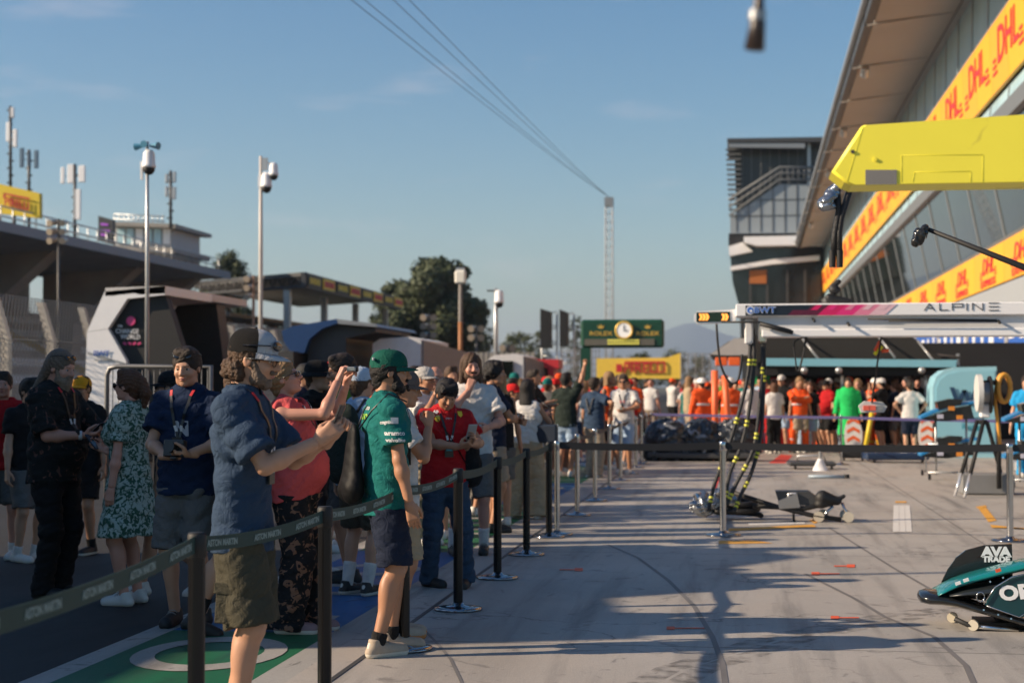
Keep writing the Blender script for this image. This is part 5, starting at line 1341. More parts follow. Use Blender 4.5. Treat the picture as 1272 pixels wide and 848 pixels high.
k = MB(); rg = random.Random(2)
for i in range(4): c = q(155 + i * 6, 426.5); k.box(c, (.07, .02, .045), Matrix.Rotation(rg.uniform(-.6, .6), 3, 'Y'))
part('logo_script', k, PK, Wp)
lettering('BWT', .16, P2(126, 439, Yw - .02), (1, 0, 0), (0, 0, 1), mat('logo_blue', (.02, .1, .42)), Wp, bold=.002)
lettering('ALPINE', .085, P2(128, 447, Yw - .02), (1, 0, 0), (0, 0, 1), GREY, Wp, sx=1.4)
# blue canopy pit stand
Bs = empty('pit_wall_stand', (-10.5, 40, 0), 'blue peaked pit wall stand in the middle behind the pink top woman', 'pit stand')
b = MB(); Yq = 41; b.prism([tuple(P2(x, y, Yq)) for x, y in ((350, 411), (363, 405), (418, 396), (420, 401), (400, 408), (384, 421), (378, 438), (362, 438), (352, 424))][::-1], (0, 5, 0)); part('canopy', b, mat('stand_blue', (.008, .045, .15), rough=.45), Bs)
b = MB(); b.prism([tuple(P2(x, y, Yq + .3)) for x, y in ((384, 421), (400, 408), (420, 400), (466, 404), (466, 412), (430, 420), (430, 475), (380, 475))][::-1], (0, 4.5, 0)); part('inner_panel', b, DGREY, Bs)
b = MB(); b.prism([tuple(P2(x, y, Yq - .1)) for x, y in ((418, 396), (466, 402), (470, 406), (420, 402))][::-1], (0, 5, 0)); part('roof_edge', b, GREY, Bs)
b = MB(); b.box(P2(372, 470, Yq + 1) + Vector((0, 0, -.6)), (.5, 3, 2.6)); part('leg', b, DGREY, Bs)
# white tents / cabinets behind crowd
for i, (x0, x1, x2, y0, y1, Y, lb) in enumerate(((463, 523, 562, 422, 482, 42, 'white fabric tent with pale grey side behind the green capped man'), (607, 650, 660, 442, 478, 58, 'small white box truck seen over the crowd left of the red kiosk'))):
    o = empty('tent' if i == 0 else 'box_truck', tuple(P2((x0 + x1) / 2, 500, Y)), lb, 'tent' if i == 0 else 'truck'); a = P2(x0, y0, Y); c = P2(x1, y0, Y); z0 = 0.02
    b = MB(); b.prism([(a.x, Y, z0), (c.x, Y, z0), (c.x, Y, a.z), (c.x - .3, Y, a.z + .08), (a.x + .2, Y, a.z + .03), (a.x, Y, a.z - .1)], (0, 4, 0)); part('body', b, mat('tent_white', (.68, .68, .68), rough=.6), o)
    b = MB(); b.prism([(c.x + .01, Y + .05, z0), (c.x + .9, Y + 3.9, z0), (c.x + .9, Y + 3.9, a.z - .35), (c.x + .01, Y + .05, a.z - .02)], (.05, 0, 0)); part('side_panel', b, mat('tent_grey', (.22, .225, .24)), o)
    if i: b = MB(); b.box(P2(626, 461, Y) + Vector((0, -.06, 0)), (.7, .08, .75)); part('windscreen', b, GLASS, o)
o = empty('red_kiosk', tuple(P2(675, 500, 60)), 'red framed kiosk with dark opening over the crowd', 'kiosk')
b = MB(); b.prism([tuple(P2(x, y, 60)) for x, y in ((658, 446), (694, 446), (694, 457), (688, 458), (688, 490), (684, 490), (680, 457), (670, 457), (667, 490), (660, 490))][::-1], (0, 1.4, 0)); part('frame', b, SR, o)
b = MB(); b.box(P2(677, 472, 60.8) , (.7, .6, 1.2)); part('interior', b, BLACK, o)
# barrier blocks in the distance (concrete upright wall blocks)
o = empty('block_wall', tuple(P2(600, 470, 88)), 'row of upright pale blocks behind the crowd at the far side', 'wall'); 
for i in range(16):
    b = MB(); b.box(P2(566 + i * 6.4, 452, 88) + Vector((0, 0, -.2)), (.2, .25, 1.7)); part('block', b, CONC, o)
# mesh fence right of the clock board
o = empty('debris_fence', tuple(P2(862, 480, 78)), 'tall grey mesh debris fence between the yellow board and the garage awning', 'fence'); b = MB()
for i in range(15): x = 846 + i * 3; b.tube([(P2(x, 440, 78).x, 78, 0), P2(x, 438, 78)], .018 if i % 3 else .04, 4)
for i in range(8): y = 439 + i * 6; b.tube([P2(846, y, 78), P2(890, y, 78)], .012, 4)
part('mesh_panel', b, mat('mesh_dull', (.16, .165, .17), rough=.7), o)
o2 = empty('debris_fence', tuple(P2(690, 480, 90)), 'mesh debris fence posts seen between the dark screens and the clock board', 'fence'); b = MB()
for i in range(12): x = 700 + i * 4; b.tube([(P2(x, 440, 90).x, 90, 0), P2(x, 432, 90)], .03, 4)
for i in range(5): y = 436 + i * 8; b.tube([P2(698, y, 90), P2(746, y, 90)], .02, 4)
part('mesh_panel', b, mat('mesh_dull', (.16, .165, .17), rough=.7), o2)
# ---------------------------------------------------------------- queue barriers
POSTB = mat('post_black', (.008, .008, .009), rough=.25, spec=.35); BASE = mat('base_steel', (.35, .35, .36), rough=.12, metal=1); BELT = mat('belt_green', (.012, .045, .042), rough=.7, var=.12); BELTK = mat('belt_black', (.012, .012, .014), rough=.6); BELTP = mat('belt_purple', (.03, .025, .12), rough=.6)
BTX = mat('belt_print', (.24, .32, .31), rough=.7)
def stanchion(x, y, label, m, group, rb=.17, h=1.0, first=[None], rr=.034):
    o = empty('queue_post', (x, y, 0), label, 'barrier post', 0, group)
    b = MB(); b.smooth = True; b.lathe((0, 0, .004), [(0.001, 0), (rb, 0), (rb, .012), (rb * .7, .022), (rr * 1.4, .03), (rr, .05), (.001, .05)], 36); b.build('base', BASE, o)
    b = MB(); b.cyl((0, 0, .03), (0, 0, h - .10), rr, rr, 24); b.build('post', m, o)
    b = MB(); b.smooth = True; b.lathe((0, 0, h - .10), [(rr * 1.0, 0), (rr * 1.12, .004), (rr * 1.12, .088), (rr * .95, .1), (.001, .1)], 24); b.build('belt_head', BLACK if m is not CHROME else m, o)
    return o
QG = 'queue posts along the pit lane'
row = [(243, 975), (403, 886), (502, 806), (569, 757), (618, 718), (654, 689), (682, 667)]
ordn = ['nearest black queue post at the bottom left, left of the capped man', 'second black queue post, between the pink top woman and the green shirt man', 'third black queue post, directly beside the hanging hand of the green shirt man', 'fourth black queue post with a wide round base, in front of the red shirt boy', 'fifth black queue post, in front of the beige shorts', 'sixth black queue post, left of the khaki trousers woman', 'seventh black queue post, touching the first steel one']
posts = []
for (px, py), lb in zip(row, ordn):
    p = gnd(px, py); posts.append(p); stanchion(p.x, p.y, lb, POSTB, QG)
QS = 'steel queue posts further along'
far = [(692, 664), (717, 640), (739, 622), (757, 607), (771, 597), (782, 588), (790, 581), (797, 576), (803, 571), (809, 567)]
fp = []
for i, (px, py) in enumerate(far):
    p = gnd(px, py); fp.append(p); stanchion(p.x, p.y, f'steel queue post, {["first","second","third","fourth","fifth","sixth","seventh","eighth","ninth","last"][i]} of the row receding behind the black ones', CHROME, QS, rr=.03)
def belt(p0, p1, m, label, group, w_=.05, h=.955, sag=.03, text=None, n=10, name='belt'):
    o = empty(name, (p0.x, p0.y, 0), label, 'belt', 0, group)
    d = (p1 - p0); L = d.length; u = d.normalized(); P = []; b = MB(); nn = Vector((u.y, -u.x, 0)) * .0015
    def at(t, z=0): q = p0 + d * t; q.z = h - 4 * sag * t * (1 - t) + z; return q
    for i in range(n):
        a, c = i / n, (i + 1) / n
        b.add([at(a, -w_ / 2) - nn, at(c, -w_ / 2) - nn, at(c, w_ / 2) - nn, at(a, w_ / 2) - nn, at(a, -w_ / 2) + nn, at(c, -w_ / 2) + nn, at(c, w_ / 2) + nn, at(a, w_ / 2) + nn], [(0, 3, 2, 1), (4, 5, 6, 7), (0, 1, 5, 4), (3, 7, 6, 2)])
    part('webbing', b, m, o)
    if text:
        cnt = max(1, int(L / .42))
        for i in range(cnt):
            t = (i + .5) / cnt; c = at(t); dt = at(t + .01) - at(t - .01)
            lettering(text, w_ * .62, c + nn * 2.2, dt, (0, 0, 1), BTX, o, bold=.0012, width=.30 if text.startswith('AS') else None, ext=.0006)
    return o
off0 = gnd(-260, 1180)
p_off = posts[0] + (posts[0] - posts[1]) * 1.0 + Vector((-.35, 0.15, 0))
Q_ = gnd(0, 765, .955); p_off = posts[0] + (Q_ - posts[0]) * 1.2; p_off.z = 0
stanchion(p_off.x, p_off.y, 'queue post just outside the lower left corner', POSTB, QG)
allp = [p_off] + posts
for i in range(len(allp) - 1):
    belt(allp[i], allp[i + 1], BELT, ['green printed belt sweeping in from the lower left corner', 'green printed belt across the shorts of the capped man', 'green printed belt behind the green shirt man', 'green printed belt at the right hand of the green shirt man', 'dark belt before the jeans of the red shirt boy', 'dark belt in front of the beige shorts man', 'dark belt before the khaki trousers woman'][i], 'belts between the black queue posts', w_=.066 if i < 1 else .06, text='ASTON MARTIN' if i < 4 else None)
for i in range(len(fp) - 1):
    belt(fp[i], fp[i + 1], BELTK, f'thin dark belt, {["first","second","third","fourth","fifth","sixth","seventh","eighth","last"][i]} between the receding steel posts', 'belts between the steel queue posts', n=4)
cr_ = [gnd(898, 665), gnd(1255, 672)]
cr_.append(cr_[1] + (cr_[1] - cr_[0]) * .8)
QC = 'steel posts of the cross barrier'
for p, lb in zip(cr_, ('single steel queue post standing left of the tyre jack hoses', 'single steel queue post behind the car nose at the right edge', 'steel queue post just outside the right edge')): stanchion(p.x, p.y, lb, CHROME, QC, rb=.19)
seq = [fp[0]] + cr_
for i in range(3): belt(seq[i], seq[i + 1], BELTK, ['black belt crossing the apron from the queue to the single post', 'black belt crossing the apron in front of the marshals and the pale blue cabinet', 'black belt end at the right edge'][i], 'black belts crossing the apron', w_=.075, sag=.02)
for k in range(0): pass
# purple far belt
pp = [fp[9], gnd(1045, 577), gnd(1290, 590)]
for i in (1, 2): stanchion(pp[i].x, pp[i].y, ['', 'thin steel queue post in front of the green dressed crew', 'steel queue post outside the right edge in the back row'][i], CHROME, 'steel posts of the cross barrier', h=1.0, rr=.026)
for i in range(2): belt(pp[i], pp[i + 1], BELTP, ['thin purple belt behind the hoses in front of the orange marshals', 'thin purple belt in front of the pale blue cabinet'][i], 'purple belts before the garages', w_=.055, sag=.01)

# ---------------------------------------------------------------- white overhead arm
YG = 19.0
q = lambda x, y, Y=YG: P2(x, y, Y)
GA = empty('pit_gantry', (7.0, YG, 0), 'white overhead pit arm with pink and black stripes and team lettering', 'gantry')
def slab(name, x0, x1, zt, zb, ya, yb, m, root=GA, bev=.01):
    b = MB(); b.box(((x0 + x1) / 2, (ya + yb) / 2, (zt + zb) / 2), (x1 - x0, yb - ya, zt - zb), bev=bev); return part(name, b, m, root)
gx0 = q(914, 395).x; gx1 = 6.9; zt = q(914, 377.5).z; z1 = q(914, 393).z; z2 = q(914, 411).z; z3 = q(914, 418).z
GW = mat('gantry_white', (.86, .85, .85), rough=.3, var=.02); GWS = mat('gantry_grey', (.64, .64, .65), rough=.4, var=.03)
slab('upper_beam', gx0, gx1, zt, z1, YG, YG + .42, GW)
b = MB(); b.prism([(gx0 + .25, YG + .06, z1 + .002), (gx1, YG + .06, z1 + .002), (gx1, YG + .06, z3), (gx0 + .03 + .28, YG + .06, z3)][::1], (0, .3, 0)); part('lower_beam', b, GWS, GA)
slab('bottom_lip', gx0 + .3, gx1, q(914, 409).z, z3 - .005, YG + .02, YG + .40, GW)
b = MB(); b.box((6.9 + .2, YG + .2, 1.35), (.4, .45, 2.7), bev=.02); part('column', b, GWS, GA)
def face_poly(pts, m, name, d=.006, Y=YG, root=GA): b = MB(); b.prism([tuple(P2(x, y, Y - d)) for x, y in pts][::-1], (0, d * .8, 0)); return part(name, b, m, root)
PKs = [mat('stripe_' + n_, c, rough=.35, var=.02) for n_, c in (('maroon', (.10, .008, .035)), ('pink', (.62, .012, .12)), ('hotpink', (.72, .03, .20)), ('rose', (.72, .22, .34)), ('pale', (.74, .48, .54)))]
yt, yb = 379.2, 391.4
face_poly([(926, 379.5), (1010, 378.6), (995, 391.6), (926, 391.8)], mat('gantry_navy', (.008, .014, .028), rough=.3), 'name_panel')
xs = [1010, 1030, 1052, 1074, 1094, 1114]
for i in range(5):
    m_ = PKs[min(i, 4)]
    face_poly([(xs[i] - (0 if i else 0), 378.6 - i * .15), (xs[i + 1], 378.4 - i * .15), (xs[i + 1] - 15, 391.5 - i * .1), (xs[i] - 15, 391.6 - i * .1)], m_, 'stripe', .0064)
    face_poly([(xs[i] + 4, 378.6 - i * .15), (xs[i] + 12, 378.5 - i * .15), (xs[i] + 5, 385 - i * .15), (xs[i] - 3, 385 - i * .15)], PKs[min(4, i + 1)], 'stripe_step', .0085)
face_poly([(985, 385), (1003, 385), (996, 391.6), (978, 391.7)], PKs[0], 'stripe_step', .0075)
face_poly([(926, 379.5), (966, 379.3), (966, 391.3), (926, 391.6)], mat('bwt_blue', (.02, .09, .38)), 'logo_edge', .0076) if False else None
BW = mat('bwt_blue', (.03, .15, .55), rough=.4)
lettering('BWT', .098, P2(950, 385.3, YG - .012), (1, 0, 0), (0, 0, 1), WHITE, GA, bold=.004, ext=.001, width=.25)
lettering('BWT', .096, P2(950, 385.3, YG - .016), (1, 0, 0), (0, 0, 1), BW, GA, bold=.0005, ext=.001, width=.24)
b = MB(); c = P2(932, 385.3, YG - .012); b.cyl(c, c + Vector((0, -.004, 0)), .05, .05, 20); b.m = 1; b.cyl(c + Vector((0, -.004, 0)), c + Vector((0, -.007, 0)), .038, .038, 20); b.m = 0; b.cyl(c + Vector((.008, -.007, -.008)), c + Vector((.008, -.009, -.008)), .016, .016, 14)
part('logo', b, [WHITE, BW], GA)
k = MB()   # wide drawn letters, A without crossbar
LT = mat('letter_dark', (.02, .02, .03), rough=.4); lw = .009
def stroke(a, c): 
    a = Vector((a[0], 0, a[1])); c = Vector((c[0], 0, c[1])); d = (c - a).normalized(); n_ = Vector((-d.z, 0, d.x)) * lw / 2; o_ = P2(1196.5, 381, YG - .007); o_.x = 0
    k.prism([a - n_ + o_, a + n_ + o_, c + n_ + o_, c - n_ + o_][::-1], (0, .004, 0))
xa = [P2(x, 381, YG).x for x in (1148, 1166, 1184, 1203, 1209, 1226)]; xe = P2(1242, 381, YG).x; h2 = .042; W_ = .115
def AL(x): stroke((x, -h2), (x + W_ / 2, h2)); stroke((x + W_ / 2, h2), (x + W_, -h2))
AL(xa[0]); stroke((xa[0] + .04, -.012), (xa[0] + W_ - .02, -.012))
x = xa[1] + .01; stroke((x, h2), (x, -h2)); stroke((x, -h2 + .006), (x + W_ * .85, -h2 + .006))
x = xa[2] - .01; stroke((x, h2), (x, -h2)); stroke((x, h2 - .006), (x + W_, h2 - .006)); stroke((x + W_, h2), (x + W_, 0)); stroke((x, 0), (x + W_, 0))
x = xa[3] - .02; stroke((x, h2), (x, -h2))
x = xa[4] - .01; stroke((x, h2), (x, -h2)); stroke((x + W_, h2), (x + W_, -h2)); stroke((x, h2), (x + W_, -h2))
x = xe - W_ - .01; stroke((x, h2), (x + W_, h2)); stroke((x, 0), (x + W_, 0)); stroke((x, -h2), (x + W_, -h2))
part('lettering', k, LT, GA)
b = MB(); b.tube([P2(1078, 396, YG - .02), P2(1238, 397.5, YG - .02)], .012, 6); part('rail', b, BLACK, GA); b = MB(); b.tube([P2(1104, 398.5, YG - .03), P2(1240, 399, YG - .03)], .009, 6); part('rail', b, BLACK, GA)
for x, y in ((1010, 396), (1053, 401), (1240, 398)): b = MB(); b.tube([P2(x, y, YG + .05), P2(x + 2, y + 3, YG - .05)], .016, 6); part('hook', b, BLACK, GA)
# light arm
b = MB(); b.prism([tuple(P2(x, y, YG + .1)) for x, y in ((862, 391), (866, 386.5), (912, 384), (914, 384), (914, 400), (866, 402), (862, 398))][::-1], (0, .16, 0)); part('light_arm', b, GW, GA)
b = MB(); b.prism([tuple(P2(x, y, YG + .092)) for x, y in ((865, 388), (907, 387), (907, 399), (865, 400))][::-1], (0, .006, 0)); part('light_panel', b, mat('lamp_panel_green', (.01, .03, .02), rough=.2), GA)
AM = mat('amber_lamp', (1.0, .30, .05), emit=1.2, rough=.4)
for x0, n_ in ((868, 3), (896, 2)):
    for j in range(n_):
        x = x0 + j * 4; b = MB(); b.prism([tuple(P2(a, c, YG + .088)) for a, c in ((x, 389.5), (x + 3, 389.4), (x + 5, 393.5), (x + 3, 397.8), (x, 397.9), (x + 2, 393.6))][::-1], (0, .003, 0)); part('chevron', b, AM, GA)
# hose heads under the arm end
for x, y, m_ in ((930, 412, GWS), (947, 410, CHROME)):
    b = MB(); b.box(P2(x, y, YG + .2), (.1, .14, .3), bev=.02); part('hose_head', b, m_, GA)
b = MB(); b.tube([P2(896, 400, YG), P2(944, 400, YG - .02), P2(975, 408, YG), P2(1003, 416, YG + .1), P2(994, 455, YG + .2)], .012, 6); part('cable', b, BLACK, GA)
b = MB(); b.tube([P2(944, 402, YG - .03), P2(985, 413, YG - .03)], .025, 8); part('strut', b, BLACK, GA)
# air hoses: each from the arm to the wheel guns in the foil bundle
YLB = mat('band_yellow', (.65, .62, .05), rough=.5); HO = mat('hose_black', (.014, .014, .016), rough=.45, bump=.6, bs=160)
hs_ = [[(932, 408), (931, 450), (924, 490), (905, 555), (888, 600), (880, 635)], [(935, 408), (937, 450), (932, 500), (922, 550), (906, 590), (900, 632)],
       [(946, 412), (947, 460), (942, 520), (935, 560), (915, 600), (902, 628)], [(949, 412), (949, 470), (945, 540), (934, 585), (920, 615), (912, 635)]]
HL = ['leftmost air hose with yellow bands hanging from the white arm', 'second air hose from the left under the white arm', 'third air hose from the left under the white arm', 'rightmost air hose under the white arm']
def smooth_path(P, n=6):
    out = []
    for i in range(len(P) - 1):
        p0, p1, p2, p3 = P[max(i - 1, 0)], P[i], P[i + 1], P[min(i + 2, len(P) - 1)]
        for k in range(n):
            t = k / n; out.append(.5 * ((2 * p1) + (p2 - p0) * t + (2 * p0 - 5 * p1 + 4 * p2 - p3) * t * t + (3 * p1 - p0 - 3 * p2 + p3) * t ** 3))
    return out + [P[-1]]
for i, h_ in enumerate(hs_):
    n_ = len(h_); P = [P2(x, y, YG + .2 - .28 * j / n_ * (1 if j < n_ - 1 else 1.2)) for j, (x, y) in enumerate(h_)]; P[-1].z = max(P[-1].z, .1)
    S = smooth_path(P); o = empty('air_hose', tuple(P[-1]), HL[i], 'hose', 0, 'air hoses hanging from the white arm')
    b = MB(); b.tube(S, .023, 10); part('hose', b, HO, o)
    for t in (.22, .5, .72, .93):
        j = int(t * (len(S) - 1)); c = S[j]; d = (S[j + 1] - S[j]).normalized() if j + 1 < len(S) else Vector((0, 0, 1))
        for e in (-.024, .024): b = MB(); b.cyl(c + d * (e - .013), c + d * (e + .013), .027, .027, 12); part('band', b, YLB, o)
o = empty('air_hose', tuple(P2(890, 440, YG)), 'thin looping cable hanging at the left end of the white arm', 'hose')
b = MB(); b.tube(smooth_path([P2(x, y, YG) for x, y in ((890, 402), (892, 430), (896, 455), (905, 473), (912, 476), (918, 468), (922, 440))]), .014, 6); part('cable', b, BLACK, o)
o = empty('air_hose', tuple(P2(990, 445, YG)), 'thin kinked cable hanging below the middle of the white arm', 'hose')
b = MB(); b.tube(smooth_path([P2(x, y, YG + .1) for x, y in ((1001, 416), (998, 440), (991, 462), (988, 445), (987, 425), (1003, 417))]), .010, 6); part('cable', b, BLACK, o)
# foil wrapped bundle on the ground
o = empty('wheel_gun_bundle', tuple(gnd(895, 645)), 'wheel guns wrapped in silver foil with coiled black hose on the ground', 'wheel guns'); FO = mat('foil', (.28, .30, .33), rough=.25, metal=.85, bump=1.0, bs=14)
ce = gnd(897, 645)
for dx, dy, dz, r in ((-.18, 0, .16, .15), (.06, .06, .2, .17)):
    S = SDF()
    for i in range(5): S.ell(ce + Vector((dx + random.uniform(-.08, .08), dy + random.uniform(-.05, .05), dz + random.uniform(-.04, .05))), (r * random.uniform(.5, .8), .1, r * random.uniform(.5, .9)), k=.03)
    P, F = S.mesh(.012, folds(int(dx * 100) + 50, .02, (30, 30, 30))); q_ = MB(); q_.smooth = True; q_.add([tuple(p) for p in P], F.tolist()); part('foil_wrap', q_, FO, o)
b = MB(); P = [ce + Vector((.2 + .26 * math.cos(t) * (1 - t * .02), .05 + .14 * math.sin(t), .05 + .012 * t)) for t in [i * .35 for i in range(46)]]; b.tube(P, .032, 8); part('coiled_hose', b, HO, o)
b = MB(); b.cyl(ce + Vector((-.2, -.1, .1)), ce + Vector((-.3, -.05, .3)), .06, .05, 14); part('wheel_gun', b, CHROME, o)
b = MB(); b.cyl(ce + Vector((-.05, -.12, .08)), ce + Vector((-.02, -.02, .3)), .05, .06, 14); part('wheel_gun', b, BLACK, o)

# quick lift jack on small wheels
J0 = gnd(1000, 648); JK = empty('quick_lift_jack', (J0.x, J0.y, 0), 'low black quick lift jack with silver frame and small white wheels beside the hoses', 'jack')
g_ = lambda x, y, Y=J0.y: P2(x, y, Y)
b = MB(); b.tube([g_(912, 612), g_(965, 629), g_(1010, 640), g_(1045, 645)], .028, 8); b.tube([g_(935, 628), g_(1000, 631), g_(1045, 622)], .03, 8); part('frame', b, BLACK, JK)
b = MB(); b.prism([tuple(g_(x, y)) for x, y in ((963, 610), (1005, 610), (1022, 622), (1012, 628), (968, 626))][::-1], (0, .3, 0)); part('deck', b, DGREY, JK)
b = MB(); b.prism([tuple(g_(x, y, J0.y - .04)) for x, y in ((966, 622), (990, 612), (994, 630), (968, 632))][::-1], (0, .06, 0)); part('side_plate', b, CHROME, JK)
b = MB(); b.tube([g_(978, 626), g_(980, 613), g_(988, 612), g_(990, 626)], .018, 8); part('handle', b, mat('bright_alu', (.7, .7, .72), rough=.2, metal=.6), JK)
b = MB(); b.tube([g_(985, 630), g_(986, 645), g_(990, 652)], .016, 6); part('foot', b, BLACK, JK)
S = SDF(); S.cone(g_(1022, 618), g_(1040, 622), .09, .05, k=.02); S.cone(g_(1030, 626), g_(1048, 616), .03, .025, k=.02); S.ell(g_(1020, 626) , (.08, .08, .05), k=.03)
P, F = S.mesh(.012); q_ = MB(); q_.smooth = True; q_.add([tuple(p) for p in P], F.tolist()); part('pad', q_, BLACK, JK)
for x, y, dy in ((1017, 645, 0), (1054, 646, .0), (1024, 641, .35), (1052, 641, .35)):
    c = g_(x, y) + Vector((0, dy, 0)); c.z = .065; b = MB(); b.cyl(c + Vector((0, -.025, 0)), c + Vector((0, .025, 0)), .062, .062, 20); part('wheel', b, mat('wheel_cream', (.55, .5, .4), rough=.6), JK)
b = MB(); b.tube([g_(1018, 643), g_(1054, 645)], .02, 6); b.tube([g_(1046, 624), g_(1054, 644)], .018, 6); b.tube([g_(1035, 628), g_(1020, 643)], .018, 6); part('axle', b, CHROME, JK)

# ---------------------------------------------------------------- near yellow arm
YA = 6.0
YGn = empty('pit_gantry', (3.6, YA, 0), 'bright yellow overhead pit arm blurred in the foreground at the right', 'gantry')
YM = mat('gantry_yellow', (.93, .82, .07), rough=.42, var=.05, vs=5, col2=(.62, .52, .06), cs=7, thr=(.66, .74))
pts = [(1033, 213), (1049, 226), (1058, 230), (1300, 228), (1300, 141), (1110, 152.5), (1073, 155), (1069, 158)]
z_bot = P2(1272, 236, YA).z
b = MB(); Pp = [P2(x, y, YA) for x, y in pts]; ext = Vector((3.4, 0, 0))
Pp[3] = Vector((3.6, YA, Pp[2].z)); Pp[4] = Vector((3.6, YA, P2(1272, 143, YA).z + .12))
n = len(Pp); c_ = sum(Pp, Vector()) / n
fr0 = [Vector((p.x, YA + .012, p.z)) for p in Pp]; inn = [p + Vector((0, -.012, 0)) + (Vector((c_.x, YA, c_.z)) - p).normalized() * .012 for p in Pp]
inn = [Vector((p.x, YA, p.z)) for p in inn]; back = [p + Vector((0, .2, 0)) for p in fr0]
b.add(inn, [tuple(range(n))], False); b.add(fr0 + inn, [(i, (i + 1) % n, n + (i + 1) % n, n + i) for i in range(n)], True); b.add(fr0 + back, [(i, n + i, n + (i + 1) % n, (i + 1) % n) for i in range(n)], False); b.add(back, [tuple(range(n))[::-1]], False)
part('beam', b, YM, YGn)
def yf(pts, m, name, d=.004): b = MB(); b.prism([tuple(P2(x, y, YA - d)) for x, y in pts][::-1], (0, d * .9, 0)); return part(name, b, m, YGn)
yf([(1075, 211), (1114, 211), (1114, 229), (1075, 229.5)], mat('patch_grey', (.20, .19, .18), rough=.5), 'patch')
for a in ([(1120, 193), (1221, 192.4)], [(1120, 193), (1120, 226)], [(1221, 192.4), (1221, 226)], [(1136, 214), (1206, 213)], [(1136, 214), (1134, 226)], [(1206, 213), (1206, 226)], [(1072, 157), (1052, 227)]):
    k = MB(); k.tube([P2(x, y, YA - .0002) for x, y in a], .001, 5); part('panel_seam', k, mat('seam_yellow', (.75, .68, .03), rough=.5), YGn)
for x, y in ((1059, 188.5), (1087, 198)): k = MB(); k.cyl(P2(x, y, YA), P2(x, y, YA - .006), .007, .007, 12); part('bolt', k, DGREY if x < 1070 else YM, YGn)
b = MB(); b.box((3.75, YA + .2, 1.35), (.35, .4, 2.7)); part('column', b, DGREY, YGn)
# silver duct and hoses behind its tip
Yd = 7.0; o = empty('air_duct', tuple(P2(1030, 250, Yd)), 'silver foil duct with dark hoses hanging behind the tip of the yellow arm', 'duct')
S = SDF(); S.cone(P2(1040, 232, Yd), P2(1026, 252, Yd), .018, .024, k=.01); S.ell(P2(1028, 256, Yd), (.028, .024, .014), k=.02); P, F = S.mesh(.006, folds(5, .006, (60, 60, 60))); q_ = MB(); q_.smooth = True; q_.add([tuple(p) for p in P], F.tolist()); part('foil_wrap', q_, FO, o)
b = MB(); b.tube([P2(x, y, Yd) for x, y in ((1040, 234), (1042, 262), (1037, 290), (1035, 318))], .014, 8); part('hose', b, HO, o)
b = MB(); b.tube([P2(x, y, Yd) for x, y in ((1055, 238), (1045, 270), (1042, 290), (1043, 320))], .014, 8); part('hose', b, HO, o)
for x in (1034, 1043): b = MB(); b.cyl(P2(x, 311, Yd), P2(x, 332, Yd), .016, .014, 10); part('nozzle', b, BLACK, o)
o = empty('cable_bundle', tuple(P2(1040, 360, 9)), 'dark tangled connector lying above the white arm between it and the hoses', 'cable'); b = MB()
Yc2 = YG + .2
S = SDF(); S.ell(P2(1037, 360, Yc2), (.07, .06, .05), k=.02); S.cone(P2(1030, 370, Yc2), P2(1055, 374, Yc2), .05, .03, k=.02); S.cone(P2(1033, 356, Yc2), P2(1042, 350, Yc2), .03, .03, k=.02); P, F = S.mesh(.012); b.smooth = True; b.add([tuple(p) for p in P], F.tolist()); part('connector', b, BLACK, o)
# boom with camera head from the right
Yb2 = 12.0; o = empty('camera_boom', tuple(P2(1272, 331, Yb2)), 'thin black boom with a small dark head reaching in from the right edge', 'boom')
b = MB(); b.tube([P2(1148, 283, Yb2), P2(1285, 337, Yb2), P2(1400, 385, Yb2)], .02, 8, rs=[.016, .024, .03]); part('boom_arm', b, BLACK, o)
S = SDF(); S.ell(P2(1143, 291, Yb2), (.036, .035, .035), k=.01); S.cone(P2(1139, 300, Yb2), P2(1148, 284, Yb2), .028, .02, k=.02); P, F = S.mesh(.008, folds(9, .01, (40, 40, 40))); b = MB(); b.smooth = True; b.add([tuple(p) for p in P], F.tolist()); part('head', b, mat('head_gloss', (.02, .02, .02), rough=.15), o)
b = MB(); b.cyl((P2(1400, 385, Yb2).x, Yb2, 0), P2(1400, 385, Yb2), .04, .04, 10); part('stand', b, BLACK, o)
# blurred coupling hanging close to the lens
Yh = 2.8; o = empty('hose_coupling', tuple(P2(938, 60, Yh)), 'dark hose coupling with a silver ring hanging at the top edge, very blurred', 'coupling')
b = MB(); b.tube([P2(943, -60, Yh), P2(943, 5, Yh), P2(941, 30, Yh), P2(937, 62, Yh)], .012, 10, rs=[.006, .009, .014, .018]); part('body', b, mat('coupling_brown', (.03, .02, .018), rough=.4), o)
b = MB(); b.cyl(P2(941, 14, Yh), P2(940, 26, Yh), .015, .015, 14); part('ring', b, GREY, o)

# ---------------------------------------------------------------- car nose with front wing
N0 = gnd(1215, 783); YN = N0.y
FWg = empty('front_wing', (N0.x + .4, YN, 0), 'racing car front wing with black end plate and teal flap on a small wheeled trolley', 'car nose')
n_ = lambda x, y, dy=0: P2(x, y, YN + dy)
CF = mat('carbon_black', (.012, .013, .014), rough=.22, coat=.5, var=.2); TEAL = mat('racing_teal', (.006, .17, .17), rough=.22, coat=.6)
